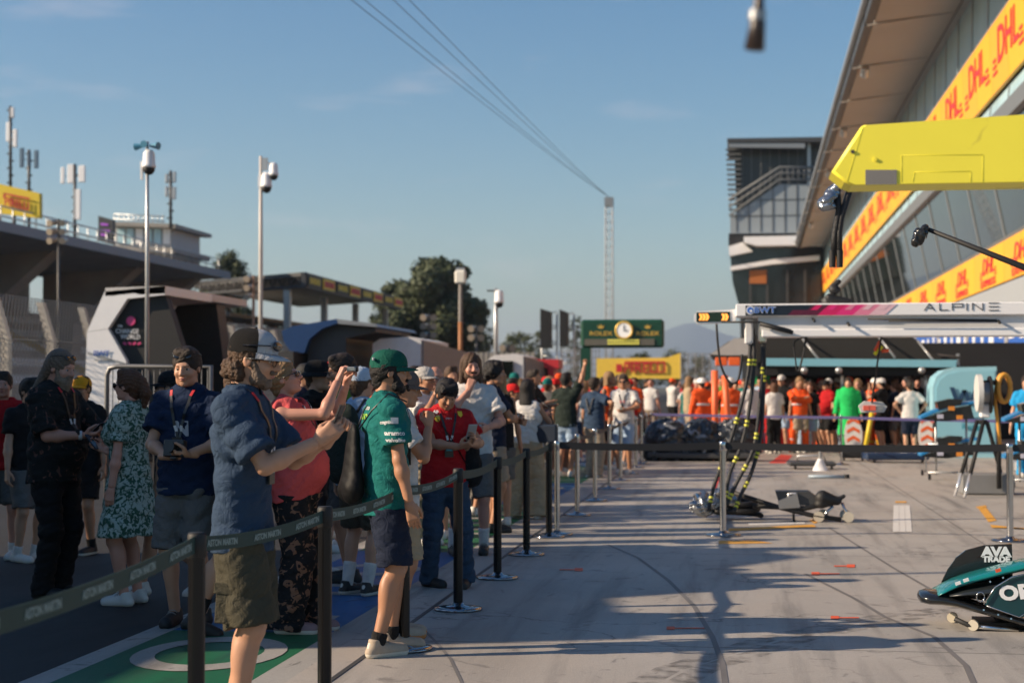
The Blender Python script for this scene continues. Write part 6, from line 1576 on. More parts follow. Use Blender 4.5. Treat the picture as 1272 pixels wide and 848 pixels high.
# end plate: curved upright plate, behind
ep = [(1168, 731), (1170, 722), (1178, 706), (1188, 692), (1200, 683), (1222, 677), (1257, 675), (1258, 704), (1258, 726), (1240, 735), (1200, 742), (1180, 740)]
b = MB(); b.prism([tuple(n_(x, y, .45)) for x, y in ep][::-1], (0, .025, 0)); e_ = part('end_plate', b, CF, FWg)
lettering('AVA', .088, n_(1237.5, 685.5, .444), (1, 0, 0), (0, 0, 1), WHITE, FWg, bold=.005, sx=1.15, ext=.001, spacing=.9); lettering('TRADE', .052, n_(1237.5, 694.5, .444), (1, 0, 0), (0, 0, 1), WHITE, FWg, bold=.003, sx=1.1, ext=.001)
for x, y in ((1176, 727), (1182, 728), (1190, 726), (1200, 722)): k = MB(); k.cyl(n_(x, y, .45), n_(x, y, .444), .006, .006, 8); part('rivet', k, CHROME, FWg)
# main plane: swept foil from the rounded left tip to the right, lofted
def loft(sections, m, name, n=None):
    b = MB(); b.smooth = True; P = [p for s_ in sections for p in s_]; k = len(sections[0])
    F = [(i * k + j, i * k + (j + 1) % k, (i + 1) * k + (j + 1) % k, (i + 1) * k + j) for i in range(len(sections) - 1) for j in range(k)]
    F += [tuple(range(k))[::-1], tuple(range((len(sections) - 1) * k, len(sections) * k))]
    b.add(P, F); return part(name, b, m, FWg)
def foil(x, yt, yb, y0, y1, k=14):
    a = n_(x, yt); c = n_(x, yb); zc, hz = (a.z + c.z) / 2, (a.z - c.z) / 2; out = []
    for i in range(k):
        t = 2 * math.pi * i / k; out.append(Vector((a.x, YN + (y0 + y1) / 2 + (y1 - y0) / 2 * math.cos(t), zc + hz * math.sin(t) * (1 if math.sin(t) > 0 else 1) + .03 * math.cos(t) * 0)))
    return out
loft([foil(1143, 741, 746, .12, .2), foil(1146, 737, 751, .02, .3), foil(1156, 736, 754, -.02, .42), foil(1172, 737, 755, -.02, .46), foil(1190, 741, 757, -.03, .46), foil(1215, 750, 763, -.05, .45), foil(1245, 758, 771, -.08, .45), foil(1272, 766, 779, -.1, .45), foil(1320, 775, 790, -.15, .45)], CF, 'main_plane')
loft([foil(1166, 738, 741, .0, .4), foil(1178, 731, 738, .02, .42), foil(1192, 724, 733, .04, .44), foil(1215, 716, 727, .05, .44), foil(1245, 708, 720, .06, .44), foil(1272, 701, 714, .06, .44), foil(1320, 690, 705, .06, .44)], TEAL, 'upper_flap')
loft([foil(1180, 738, 742, -.02, .4), foil(1200, 733, 742, -.03, .4), foil(1235, 727, 742, -.04, .4), foil(1272, 722, 745, -.05, .4), foil(1320, 714, 745, -.05, .4)], mat('carbon_dark', (.02, .024, .026), rough=.3, coat=.4), 'middle_flap')
b = MB(); b.prism([tuple(n_(x, y, -.09)) for x, y in ((1228, 743), (1238, 728), (1258, 716), (1330, 700), (1330, 760), (1268, 766), (1225, 752))][::-1], (0, .03, 0)); part('sponsor_flap', b, mat('flap_teal_dark', (.008, .05, .06), rough=.3), FWg)
lettering('OR', .125, n_(1262, 736, -.093), (1, 0, .12), (-.2, 0, 1), WHITE, FWg, bold=.006, sx=1.15, ext=.001)
k = MB(); k.tube([n_(x, y, -.1) for x, y in ((1222, 750), (1236, 729), (1256, 717), (1290, 708))], .004, 6); part('edge_line', k, CHROME, FWg)
k = MB(); k.tube([n_(x, y, -.1) for x, y in ((1226, 752), (1266, 766), (1300, 744))], .004, 6); part('edge_line', k, CHROME, FWg)
k = MB(); k.tube([n_(1218 + 5 * math.cos(t), 741 + 6 * math.sin(t), -.06) for t in [i * math.pi / 6 for i in range(13)]], .004, 6); part('eyelet', k, CHROME, FWg)
k = MB(); k.prism([tuple(n_(x, y, .03)) for x, y in ((1252, 718), (1272, 714), (1330, 704), (1330, 706), (1272, 717), (1252, 720))][::-1], (0, -.01, 0)); part('yellow_stripe', k, mat('lime_stripe', (.6, .75, .02)), FWg)
for j in range(4): loft([foil(1196 + j * 6, 741 + j * 2.4, 743 + j * 2.6, .02 + .09 * j, .1 + .09 * j), foil(1240, 737 + j * 5, 739.5 + j * 5.2, .02 + .09 * j, .1 + .09 * j), foil(1320, 724 + j * 8, 727 + j * 8.2, .02 + .09 * j, .1 + .09 * j)], CF, 'slat')
for x, y in ((1222, 757), (1240, 763), (1256, 768), (1230, 722), (1246, 717)): k = MB(); k.cyl(n_(x, y, -.1), n_(x, y, -.108), .006, .006, 10); part('bolt', k, CHROME, FWg)
for x, y in ((1190, 725), (1200, 721), (1240, 709)): k = MB(); k.box(n_(x, y - 1, .04), (.035, .01, .02), Matrix.Rotation(R(-20), 3, 'Y')); part('small_decal', k, WHITE if x < 1240 else OR, FWg)
# trolley
b = MB(); b.tube([n_(1186, 768), n_(1212, 780), n_(1275, 786), n_(1320, 786)], .016, 8); b.tube([n_(1230, 780, .3), n_(1238, 764, .3), n_(1290, 778, .3)], .014, 8); part('trolley_frame', b, BLACK, FWg)
b = MB(); b.tube([n_(1212, 778), n_(1265, 782)], .019, 8); part('trolley_tube', b, CHROME, FWg)
for x, y, dy in ((1186, 768, .35), (1212, 779, 0)):
    c = n_(x, y, dy); c.z = .036; b = MB(); b.cyl(c + Vector((-.02, -.018, 0)), c + Vector((-.01, .018, 0)), .034, .034, 18); part('wheel', b, mat('wheel_cream', (.55, .5, .4)), FWg)
b = MB(); b.box(n_(1240, 772, .25) , (.3, .3, .03)); part('support_pad', b, BLACK, FWg)

# ---------------------------------------------------------------- garage side equipment, from the awning to the right edge
def thing_poly(root, name, pts, Y, d, m): b = MB(); b.prism([tuple(P2(x, y, Y)) for x, y in pts][::-1], (0, d, 0)); return part(name, b, m, root)
AW = empty('garage_awning', tuple(P2(1040, 480, 41)), 'wide black garage awning with pale blue front bar behind the orange marshals', 'awning')
thing_poly(AW, 'roof', [(882, 440), (905, 424), (930, 416), (1130, 416), (1170, 444), (1195, 456), (1195, 462), (885, 447)], 41, .1, mat('awning_black', (.022, .021, .02), rough=.8))
b = MB(); a, c = P2(885, 446, 41), P2(1195, 460, 41); b.prism([(a.x, 41.1, a.z), (c.x, 41.1, a.z), (c.x, 50, a.z + .3), (a.x, 50, a.z + .3)], (0, 0, .06)); part('roof_sheet', b, mat('awning_black', (.02, .02, .02)), AW)
thing_poly(AW, 'left_peak', [(882, 440), (902, 427), (912, 420), (935, 420), (938, 441), (900, 441)], 40.6, .1, mat('peak_grey', (.42, .41, .40), rough=.7))
thing_poly(AW, 'front_bar', [(948, 444.5), (1190, 447), (1188, 450), (1188, 456), (950, 454)], 40.4, .3, LBLUE)
thing_poly(AW, 'valance', [(940, 454), (1192, 456), (1192, 466), (940, 466)], 40.8, .1, mat('valance_black', (.012, .012, .014), rough=.6))
for x in (890, 1046, 1150, 1190): b = MB(); p = P2(x, 470, 41.2); b.box((p.x, 41.2, 1.2), (.07, .07, 2.4)); part('post', b, GALV, AW)
p0, p1 = P2(940, 470, 52), P2(1400, 470, 52)
b = MB(); b.prism([(p0.x, 50, 0), (9.7, 50, 0), (9.7, 50, 2.9), (p0.x, 50, 2.9)], (0, .1, 0)); part('back_curtain', b, mat('curtain_dark', (.016, .017, .02), rough=.9), AW)
for i, (x, y) in enumerate(((995, 418), (1090, 416), (1140, 423))):
    b = MB(); b.tube([P2(x, y, 41), P2(x + 22, y + 28, 40.5)], .03, 6); part('brace', b, GREY, AW)
for x in (977, 1020, 1123): b = MB(); c = P2(x + 22, 460, 40.3); b.sphere(c, .09, 10, 6); part('lamp', b, GALV, AW)
o = empty('orange_sign', tuple(P2(902, 452, 39)), 'orange box sign hanging under the left end of the awning', 'sign'); 
for x in (896, 912): b = MB(); b.box(P2(x, 449, 39), (.28, .15, .2), bev=.02); part('panel', b, mat('marshal_orange', (.75, .12, .02), rough=.6), o)
for i, (x, y, Y, sc, cl, lb) in enumerate(((945, 472, 45, 1, (.02, .4, .15), 'left green lit panel at the back of the garage'), (966, 473, 45, .8, (.5, .03, .04), 'red round emblem panel beside the green one in the garage'), (1180, 485, 46, 3.2, (.4, .45, .5), 'pale upright panel behind the blue cabinet'))):
    o = empty('display_board', tuple(P2(x, 500, Y)), lb, 'panel'); b = MB(); b.box(P2(x, y, Y), (.5 * sc, .08, .22 * sc)); part('panel', b, mat(f'garage_panel_{i}', cl, rough=.5), o); b = MB(); b.cyl((P2(x, y, Y + .1).x, Y + .1, 0), P2(x, y, Y + .1), .03, .03, 6); part('stand', b, GREY, o)
# pale blue cabinet
YC = 37; o = empty('blue_cabinet', tuple(gnd(1195, 574)), 'pale blue rounded team cabinet with dark emblem', 'cabinet')
LB2 = mat('cabinet_blue', (.30, .56, .66), rough=.35, var=.03)
pts = [(1158, 572), (1159, 480), (1163, 468), (1173, 460), (1190, 456), (1238, 455), (1238, 572)]
thing_poly(o, 'body', pts, YC, 1.2, LB2)
pts2 = [(1162, 560), (1163, 482), (1167, 472), (1176, 465), (1192, 461), (1236, 460), (1236, 560)]
thing_poly(o, 'door', pts2, YC - .03, .03, mat('cabinet_blue_door', (.25, .52, .63), rough=.3, var=.03))
k = MB(); W0 = P2(1198, 492, YC - .05)
for a, c in (((-.27, .2), (-.13, -.2)), ((-.13, -.2), (0, .14)), ((0, .14), (.13, -.2)), ((.13, -.2), (.27, .2))):
    a = Vector((a[0], 0, a[1])); c = Vector((c[0], 0, c[1])); w2 = Vector((.05, 0, 0)); k.prism([W0 + a - w2, W0 + a + w2, W0 + c + w2, W0 + c - w2][::-1], (0, -.01, 0))
part('emblem', k, mat('emblem_navy', (.01, .05, .12)), o)
lettering('Williams', .17, P2(1206, 520, YC - .05), (1, 0, 0), (0, 0, 1), mat('emblem_navy', (.01, .05, .12)), o, bold=.004); lettering('Racing', .15, P2(1206, 530, YC - .05), (1, 0, 0), (0, 0, 1), mat('emblem_teal', (.02, .25, .35)), o, bold=.004)
for x in (1166, 1230): b = MB(); p = P2(x, 575, YC + .3); b.cyl((p.x - .02, YC + .3, .06), (p.x + .03, YC + .3, .06), .06, .06, 14); part('wheel', b, BLACK, o)
# racks with spare wings
def wing_rack(px, py, Y, label, n=2, flip=1, sc=1.0):
    o = empty('wing_rack', (P2(px, 550, Y).x, Y, 0), label, 'wing rack', 0, 'racks of spare front wings')
    for j in range(n):
        y = py + j * 46 * sc; b = MB()
        A = [(px - 22, y + 14), (px - 4, y + 6), (px + 22, y - 2), (px + 50, y - 6)]
        b.prism([tuple(P2(x, yy, Y)) for x, yy in A] + [tuple(P2(x, yy + 3.2, Y)) for x, yy in A[::-1]], (0, .5, 0)); w_ = part('wing_edge', b, mat('wing_blue', (.02, .22, .5), rough=.3), o)
        b = MB(); b.prism([tuple(P2(x, yy, Y - .02)) for x, yy in ((px - 22, y + 17.5), (px + 22, y + 3), (px + 40, y), (px + 44, y + 16), (px + 10, y + 20), (px - 10, y + 19))][::-1], (0, .5, 0)); part('wing_plane', b, CF, o)
        b = MB(); b.prism([tuple(P2(x, yy, Y - .03)) for x, yy in ((px - 2, y - 4), (px + 14, y - 8), (px + 30, y - 7), (px + 28, y - 1), (px, y + 6))][::-1], (0, .4, 0)); part('end_plate', b, CF, o)
        for dx, dy, c in ((16, 4, (.7, .25, .03)), (2, 14, (.5, .5, .6)), (26, 15, (.7, .7, .7))): b = MB(); b.box(P2(px + dx, y + dy, Y - .05), (.1, .02, .07)); part('decal', b, mat(f'decal_{c[0]}', c), o)
    b = MB(); 
    for x in (px - 4, px + 34): p = P2(x, 500, Y + .3); b.tube([(p.x, Y + .3, .08), (p.x, Y + .3, P2(px, py + 10, Y).z)], .02, 6)
    for z in (.12, .6): b.tube([(P2(px - 12, 500, Y).x, Y + .2, z), (P2(px + 44, 500, Y).x, Y + .2, z)], .018, 6)
    part('rack_frame', b, GALV, o)
    for x in (px - 12, px + 40): b = MB(); p = P2(x, 500, Y + .1); b.cyl((p.x - .02, Y + .1, .05), (p.x + .02, Y + .1, .05), .05, .05, 12); part('wheel', b, BLACK, o)
wing_rack(1166, 503, 28, 'rack with two spare blue edged front wings before the pale blue cabinet')
wing_rack(1270, 506, 26, 'rack with spare blue edged front wings cut by the right edge')
# tripod stand with hose reel
YR = 24; o = empty('reel_stand', (P2(1215, 600, YR).x, YR, 0), 'tripod stand with white reel and orange hose in front of the blue cabinet', 'hose reel')
r_ = lambda x, y, dy=0: P2(x, y, YR + dy)
for x0, y0, x1, y1, dy in ((1214, 522, 1186, 615, -.3), (1222, 522, 1198, 620, -.6), (1226, 524, 1250, 600, .5)):
    b = MB(); e = r_(x1, y1, dy); e.z = .02; b.tube([r_(x0, y0), r_(x0, y0).lerp(e, .7)], .03, 8); leg = part('leg', b, BLACK, o); b = MB(); b.tube([r_(x0, y0).lerp(e, .7), e], .022, 8); part('leg_tube', b, mat('bright_alu', (.7, .7, .72)), o)
b = MB(); b.tube([r_(1212, 524), r_(1226, 524)], .03, 8); part('crossbar', b, BLACK, o)
b = MB(); b.box(r_(1223, 510), (.14, .14, .2), bev=.02); part('head', b, WHITE, o)
b = MB(); b.cyl(r_(1213, 488), r_(1219, 488), .27, .27, 24); part('reel_disc', b, mat('reel_white', (.6, .6, .58), rough=.4), o)
b = MB(); b.cyl(r_(1219, 488), r_(1228, 488), .16, .16, 20); part('reel_drum', b, GREY, o)
b = MB(); b.cyl(r_(1228, 490), r_(1231, 490), .27, .27, 24); part('reel_disc', b, BLACK, o)
YH = mat('hose_orange', (.65, .30, .04), rough=.5)
b = MB(); b.tube([r_(1247 + 8 * math.cos(t), 482 + 17 * math.sin(t)) + Vector((0, .06 * math.sin(t * .5), 0)) for t in [i * math.pi / 8 for i in range(48)]], .035, 8); part('coiled_hose', b, YH, o)
b = MB(); b.tube([r_(1238, 470), r_(1236, 500), r_(1240, 530), r_(1243, 560)], .026, 8); part('hose', b, YH, o)
b = MB(); b.tube([r_(1219, 475), r_(1245, 475)], .035, 8); b.tube([r_(1240, 470, .2), (r_(1240, 470, .2).x, YR + .2, .1)], .035, 8); part('upright', b, BLACK, o)
b = MB(); b.box((r_(1228, 590, .2).x, YR + .5, .16), (.75, .5, .3), bev=.02); part('base_box', b, mat('base_box_grey', (.2, .2, .2), rough=.5), o)
# things lying on the ground by the garages
def low(name, px, py, size, rz, label, cat, m, extra=None):
    p = gnd(px, py); o = empty(name, (p.x, p.y, 0), label, cat, rz); b = MB(); b.box((0, 0, size[2] / 2 + .06), size, bev=min(.03, size[2] * .4)); b.build('body', m, o)
    for sx in (-1, 1):
        b = MB(); b.cyl((sx * size[0] * .38, -size[1] * .4, .05), (sx * size[0] * .38 + .04, -size[1] * .4, .05), .05, .05, 12); b.build('wheel', BLACK, o)
    b = MB(); b.tube([(-size[0] * .3, 0, size[2] + .06), (-size[0] * .3, 0, size[2] + .16), (size[0] * .25, 0, size[2] + .18), (size[0] * .3, 0, size[2] + .06)], .02, 6); b.build('handle', GALV, o); return o
low('car_skid', 1112, 574, (1.3, .6, .14), .1, 'dark blue flat car skid on the ground before the white shirted crew member', 'skid', mat('skid_navy', (.01, .03, .08)))
low('car_skid', 1008, 582, (.9, .5, .08), .05, 'flat grey car skid in front of the marshal with raised arms', 'skid', DGREY)
low('tool_tray', 1058, 572, (.5, .4, .16), 0, 'small black tool tray beside the striped board', 'tray', BLACK)
low('tool_tray', 1280, 590, (.6, .4, .2), 0, 'grey tool tray at the right edge under the wing rack', 'tray', GREY)
p = gnd(1019, 584); o = empty('axle_stand', tuple(p), 'small white conical axle stand left of the thin steel post', 'stand'); b = MB(); b.cyl((0, 0, 0), (0, 0, .22), .2, .06, 4); b.build('base', WHITE, o); b = MB(); b.cyl((0, 0, .2), (0, 0, .4), .03, .03, 10); b.build('stem', GREY, o); b = MB(); b.box((0, 0, .41), (.16, .08, .03)); b.build('cradle', GREY, o)
p = gnd(1030, 594); o = empty('tow_bar', tuple(p), 'pale blue metal bar lying on the apron near the axle stand', 'bar'); b = MB(); b.tube([(-.35, 0, .03), (.3, .05, .03)], .03, 8); b.build('bar', mat('bar_blue', (.3, .38, .45), rough=.4), o); b = MB(); b.cyl((.3, .05, 0), (.3, .05, .07), .05, .05, 10); b.build('foot', BLACK, o)
p = gnd(1150, 590); o = empty('axle_stand', tuple(p), 'small chrome wheeled stand beneath the left spare wing', 'stand'); b = MB(); b.cyl((0, 0, .05), (0, 0, .4), .02, .02, 10); b.build('stem', CHROME, o); b = MB(); b.cyl((-.08, 0, .05), (-.04, 0, .05), .05, .05, 12); b.build('wheel', BLACK, o); b = MB(); b.box((0, 0, .4), (.25, .1, .04)); b.build('cradle', CHROME, o)
# orange mat strips
b = MB()
b.quad(*[tuple(gnd(x, y, .004)) for x, y in ((955, 575), (975, 575), (985, 565), (970, 564))]); b.quad(*[tuple(gnd(x, y, .004)) for x, y in ((886, 606), (890, 606), (896, 588), (891, 588))]); struct(b.build('red_floor_marks', mat('mark_red', (.6, .05, .03))))
# low dark covered nose sled left of the orange marshals
p = gnd(872, 572); o = empty('covered_sled', tuple(p), 'low dark sled with silver sheeting in front of the leftmost marshals', 'sled')
b = MB(); b.box((0, 0, .12), (2.3, .8, .12), bev=.03); b.build('deck', DGREY, o)
for i, (dx, r) in enumerate(((-.75, .42), (.0, .45), (.7, .45))):
    S = SDF(); S.ell((dx, 0, .45), (r, .3, .38), k=.02); S.cone((dx - .3, 0, .25), (dx + .3, 0, .3), .22, .2, k=.05); P, F = S.mesh(.03, folds(40 + i, .05, (14, 14, 14))); b = MB(); b.smooth = True; b.add([tuple(p_) for p_ in P], F.tolist()); b.build('cover', mat('cover_sheet', (.03, .035, .042), rough=.25, metal=.2, col2=(.22, .23, .25), cs=3, thr=(.58, .62), bump=1, bs=8), o)
for dx in (-1, 1): b = MB(); b.cyl((dx, -.4, .06), (dx, -.34, .06), .06, .06, 12); b.build('wheel', BLACK, o)
# orange vertical windsock tubes beside the marshals
for i, (x, y0, y1, lb) in enumerate(((888, 460, 552, 'left upright orange tube between the two white helmeted marshals'), (900, 466, 545, 'leaning orange tube directly right of the upright one'))):
    o = empty('orange_tube', (P2(x, 555, 36).x, 36, 0), lb, 'tube'); b = MB(); b.tube([P2(x + i * 6 + 2, y1, 36) * 1.0, P2(x + i * 3, (y0 + y1) / 2, 36), P2(x, y0, 36)], .075, 10); part('tube', b, mat('tube_orange', (.85, .16, .05), rough=.5), o)
    b = MB(); b.cyl((P2(x + i * 6 + 2, y1, 36).x, 36, .0), P2(x + i * 6 + 2, y1, 36), .03, .03, 8); part('stand', b, BLACK, o)
# long pole with light box (pit stop board) hanging from the arm
o = empty('signal_board', tuple(P2(1085, 505, 20)), 'small white signal box with red lamps on a thin rod under the white arm', 'signal')
b = MB(); b.tube([P2(1095, 416, 19.2), P2(1090, 450, 19.6), P2(1083, 500, 20)], .011, 6); part('rod', b, BLACK, o)
b = MB(); b.prism([tuple(P2(x, y, 20)) for x, y in ((1067, 504), (1074, 498), (1096, 499), (1102, 505), (1098, 512), (1070, 512))][::-1], (0, .12, 0)); part('housing', b, mat('housing_white', (.55, .55, .55)), o)
for x in (1076, 1084, 1093): b = MB(); b.box(P2(x, 506.5, 19.99), (.07, .02, .06)); part('lamp', b, mat('lamp_red', (.7, .12, .08)) if x < 1090 else GREY, o)
b = MB(); b.tube([P2(1087, 436, 19.5), P2(1093, 424, 19.5)], .022, 8); part('orange_tape', b, mat('tape_orange', (.9, .12, .04)), o); b = MB(); b.tube([P2(1086, 440, 19.5), P2(1096, 430, 19.5)], .022, 8); part('yellow_tape', b, mat('tape_yellow', (.8, .75, .03)), o); b = MB(); b.tube([P2(1095, 436, 19.5), P2(1104, 435, 19.5)], .02, 8); part('orange_tape', b, mat('tape_orange', (.9, .12, .04)), o)
o = empty('yellow_pole', tuple(P2(1075, 558, 36)), 'yellow leaning pole reaching the ground under the signal box', 'pole'); b = MB(); b.tube([P2(1083, 512, 36), P2(1074, 562, 36)], .05, 8); part('pole', b, SY, o); b = MB(); e = P2(1074, 562, 36); b.cyl((e.x, 36, 0), (e.x, 36, .12), .08, .06, 10); part('foot', b, BLACK, o)
# striped paddle boards
for i, (x, y, lb) in enumerate(((1060, 541, 'orange and white striped oval board left of the yellow pole'), (1152, 540, 'orange and white striped oval board left of the blue cabinet'))):
    o = empty('striped_board', (P2(x, 560, 37).x, 37, 0), lb, 'board'); c = P2(x, y, 37); b = MB()
    P = [(math.cos(t) * .2, math.sin(t) * .42) for t in [k * math.pi / 10 for k in range(20)]]; b.prism([c + Vector((a, 0, h_)) for a, h_ in P][::-1], (0, .05, 0)); part('board', b, mat('board_white', (.7, .68, .65)), o)
    for j in range(4):
        b = MB(); z = -.3 + j * .2; b.prism([c + Vector((a, -.006, z + h_)) for a, h_ in ((-.14, -.05), (0, .03), (.14, -.05), (.14, .03), (0, .11), (-.14, .03))], (0, .004, 0)); part('chevron', b, mat('marshal_orange', (.75, .12, .02)), o)
    b = MB(); b.cyl((c.x, 37.03, 0), c + Vector((0, .07, 0)), .03, .03, 8); part('stand', b, BLACK, o)
# ---------------------------------------------------------------- invented off-frame block, added to shade the left group
o = empty('pit_wall_stand', (-10.2, 8.6, 0), 'unseen dark block added outside the left edge to shade the people there', 'pit stand')
b = MB(); b.prism([(-10.2, 1.0, 0), (-10.2, 12.9, 0), (-10.2, 12.9, 5.2), (-10.2, 12.0, 5.5), (-10.2, 11.2, 5.15), (-10.2, 9.8, 5.35), (-10.2, 9.3, 4.7), (-10.2, 7.3, 4.9), (-10.2, 7.2, 3.5), (-10.2, 1.0, 3.4)], (-1.2, 0, 0)); part('cabin', b, DGREY, o)  # made-up stepped, jagged outline that shapes the cast shade
b = MB(); b.tube([(-10.4, 10.5, 5.2), (-10.4, 10.5, 7.0)], .05, 6); part('antenna', b, GALV, o)  # made-up rod, breaks up the shadow edge

# ---------------------------------------------------------------- named people near the camera
c_navy = cloth('navy_polo', (.030, .055, .10)); c_navy2 = cloth('navy_dark', (.012, .018, .038)); c_olive = cloth('olive', (.062, .056, .038)); c_khaki = cloth('khaki', (.40, .31, .20)); c_beige = cloth('beige', (.34, .27, .20))
c_teal = cloth('teal', (.008, .135, .125)); c_red = cloth('red', (.42, .012, .016)); c_pink = cloth('coral', (.55, .085, .09)); c_white = cloth('white', (.60, .58, .56)); c_blk = cloth('black', (.012, .012, .013)); c_grey = cloth('grey', (.13, .125, .12)); c_grey2 = cloth('darkgrey', (.06, .058, .058))
c_jeans = cloth('jeans', (.035, .06, .10)); c_lblue = cloth('lightblue', (.32, .43, .58)); c_green = cloth('green', (.10, .20, .03)); c_hoody = cloth('blackgreen', (.02, .03, .025)); c_orange = cloth('marshal', (.80, .10, .02)); c_brown = cloth('brown', (.12, .075, .05)); c_yellow = cloth('yellow', (.65, .38, .03))
c_floral = cloth('floral_trousers', (.012, .013, .016), col2=(.20, .11, .075), cs=17, thr=(.56, .6)); c_dress = cloth('floral_dress', (.34, .42, .37), col2=(.035, .09, .06), cs=30, thr=(.49, .53)); c_shirtfl = cloth('floral_shirt', (.014, .015, .015), col2=(.11, .055, .045), cs=14, thr=(.6, .64))
sh_beige = mat('shoe_beige', (.40, .32, .24), rough=.7, var=.2, vs=30); sh_black = mat('shoe_black', (.014, .014, .015), rough=.6); sh_white = mat('shoe_white', (.62, .6, .56), rough=.6); sh_pink = mat('shoe_mauve', (.24, .16, .17), rough=.7); so_w = mat('sole_white', (.6, .58, .53)); so_g = mat('sole_gum', (.38, .22, .10)); so_b = mat('sole_black', (.02, .02, .02))
sk_w = cloth('sock_white', (.6, .58, .56)); sk_b = cloth('sock_black', (.015, .015, .016))
LW = mat('print_white', (.6, .6, .6), rough=.6); LY = mat('print_yellow', (.75, .55, .03), rough=.5); LG = mat('print_lime', (.35, .6, .04), rough=.5)
def G_(x, y): p = gnd(x, y); return (p.x, p.y, 0)
def W_(J, p): return J['root'].matrix_basis @ Vector(p) if False else (Matrix.Translation(J['root'].location) @ J['root'].rotation_euler.to_matrix().to_4x4()) @ Vector(p)
GH = 'spectators along the queue posts'

# capped man with phone (nearest)
J4 = person(G_(300, 916), -92, H=1.845, q=.008, label='nearest man in navy polo and olive cargo shorts with black and white trucker cap', skin='fair', topm=c_navy, top='polo', collar=True, botm=c_olive, botlen=.93, botw=1.12, hem=.83, hat='trucker', hatm=cloth('mesh_black', (.018, .017, .017), bump=.8, bs=300), hatm2=cloth('cap_white', (.42, .42, .44)),
    hair='curly', hairm='brown', glasses='clear', beard=(.0, 'longgrey'), lean=1, pitch=8, wid=.9, seed=3, lanyard=True, sleeve=.72,
    armR=dict(w=(.06, .36, 1.29), hint=(.55, -.25, -1), grip='phone', d=(-.12, .75, .62), n=(-1, -.1, .1)), armL=dict(w=(-.08, .38, 1.31), hint=(-.4, -.2, -1), grip='hold', d=(.25, .6, .75), n=(.8, .5, -.2)), footL=dict(x=-.1, y=-.07), footR=dict(x=.1, y=.02), shoe=sh_black, sole=so_b, sock=sk_b)
ph = held('phone', J4, 'R', (.075, .155, .009), M_BLK, 'black phone in the hands of the nearest man', 'phone', off=(.02, .12, .03), rot=Matrix.Rotation(R(-112), 3, 'X'), extra=phone_extra)
b = MB(); HD = J4['HD']
b.m = 0; b.sphere(HD(-.0, .094, .075), (.062, .012, .024), 14, 8); b.m = 0
b.tube([HD(.06, .085, .075), HD(.09, .03, .068), HD(.092, -.03, .06)], .003, 6); b.build('sunglasses', M_LENS, J4['root'])
k = MB(); k.m = 0
b = MB(); b.box((.19, .02, .62), (.008, .15, .17), Matrix.Rotation(R(-4), 3, 'X'), bev=.004); b.box((.197, .02, .69), (.006, .16, .05), Matrix.Rotation(R(-4), 3, 'X'), bev=.003)
b.build('cargo_pocket', c_olive, J4['root'])

# pink top woman
J5 = person(G_(364, 784), -88, H=1.76, q=.008, label='woman in coral tank top and dark leaf print trousers raising a small camera', female=True, skin='pink', top='tank', topm=c_pink, bot='pants', botm=c_floral, botw=1.38, belly=.035, wid=1.14, hair='short', hairm='blonde', glasses='sun', pitch=-16, lean=-4, seed=8, hem=.875, lanyard=True,
    armR=dict(w=(.07, .31, 1.64), hint=(.55, .1, -1), grip='hold', d=(-.15, .35, .95), n=(-.5, .8, -.3)), armL=dict(w=(-.09, .33, 1.62), hint=(-.6, .1, -1), grip='hold', d=(.15, .35, .95), n=(.5, .8, -.3)), shoe=sh_pink, sole=so_w, footL=dict(x=-.12, y=.1), footR=dict(x=.1))
o = held('camera', J5, 'R', (.10, .06, .03), mat('camera_silver', (.4, .4, .38), rough=.3, metal=.5), 'small silver camera held up by the coral top woman', 'camera', off=(.0, .10, .06), rot=Matrix.Identity(3), extra=lambda o, s: (lambda b: (b.cyl((0, .015, 0), (0, .04, 0), .02, .018, 16), b.build('lens', M_BLK, o)))(MB()))

# green shirt man
J6 = person(G_(479, 811), -62, H=1.80, q=.008, label='man in teal team shirt and navy shorts with green cap, seen from behind right', skin='tan', topm=c_teal, botm=c_navy2, botlen=.88, botw=1.02, hat='cap', hatm=cloth('cap_green', (.006, .085, .06)), hair='short', hairm='black', beard=(.02, 'black'), yaw=-14, pitch=2, seed=5, hem=.83, lanyard=True, wid=.96,
    armR=dict(w=(.27, .07, .87), grip='relax', n=(-.9, .3, 0)), armL=dict(w=(-.22, .12, .88)), footL=dict(x=-.1, y=.08, yaw=-5), footR=dict(x=.12, y=-.06, yaw=20), shoe=sh_beige, sole=mat('sole_cream', (.68, .62, .52)), sock=sk_b, sockh=.03)
decal(J6, 'top', 'cognizant', .028, (.1, 0, 1.36), (.35, .94, 0), (-.1, 0, 1), LW, bold=.001)
for t_, z_ in (('aramco', 1.33), ('ARAMCO', 1.30)): pass
Rz = lambda a: (math.cos(a), math.sin(a), 0)
decal(J6, 'top', 'aramco', .036, (.22, -.02, 1.31), (0, 1, 0), (0, 0, 1), LW, bold=.001); decal(J6, 'top', 'valvoline', .03, (.22, -.02, 1.27), (0, 1, 0), (0, 0, 1), LW, bold=.001)
decal(J6, 'top', '', 1, (.22, -.02, 1.365), (0, 1, 0), (0, 0, 1), LW, name='emblem', polys=[[(-.022, 0), (.022, 0), (.022, .036), (-.022, .036)]])
decal(J6, 'top', '', 1, (-.02, -.2, 1.40), (-1, 0, 0), (0, 0, 1), LG, name='emblem', polys=[[(-.05, -.02), (-.01, -.035), (.03, .0), (.06, .03), (.01, .02), (-.03, .01)]]) if False else None
decal(J6, 'top', 'NOVO', .05, (-.03, -.2, 1.40), (1, 0, 0), (0, 0, 1), LG, bold=.001); decal(J6, 'top', 'aramco', .04, (-.03, -.2, 1.455), (1, 0, 0), (0, 0, 1), LW, bold=.001)
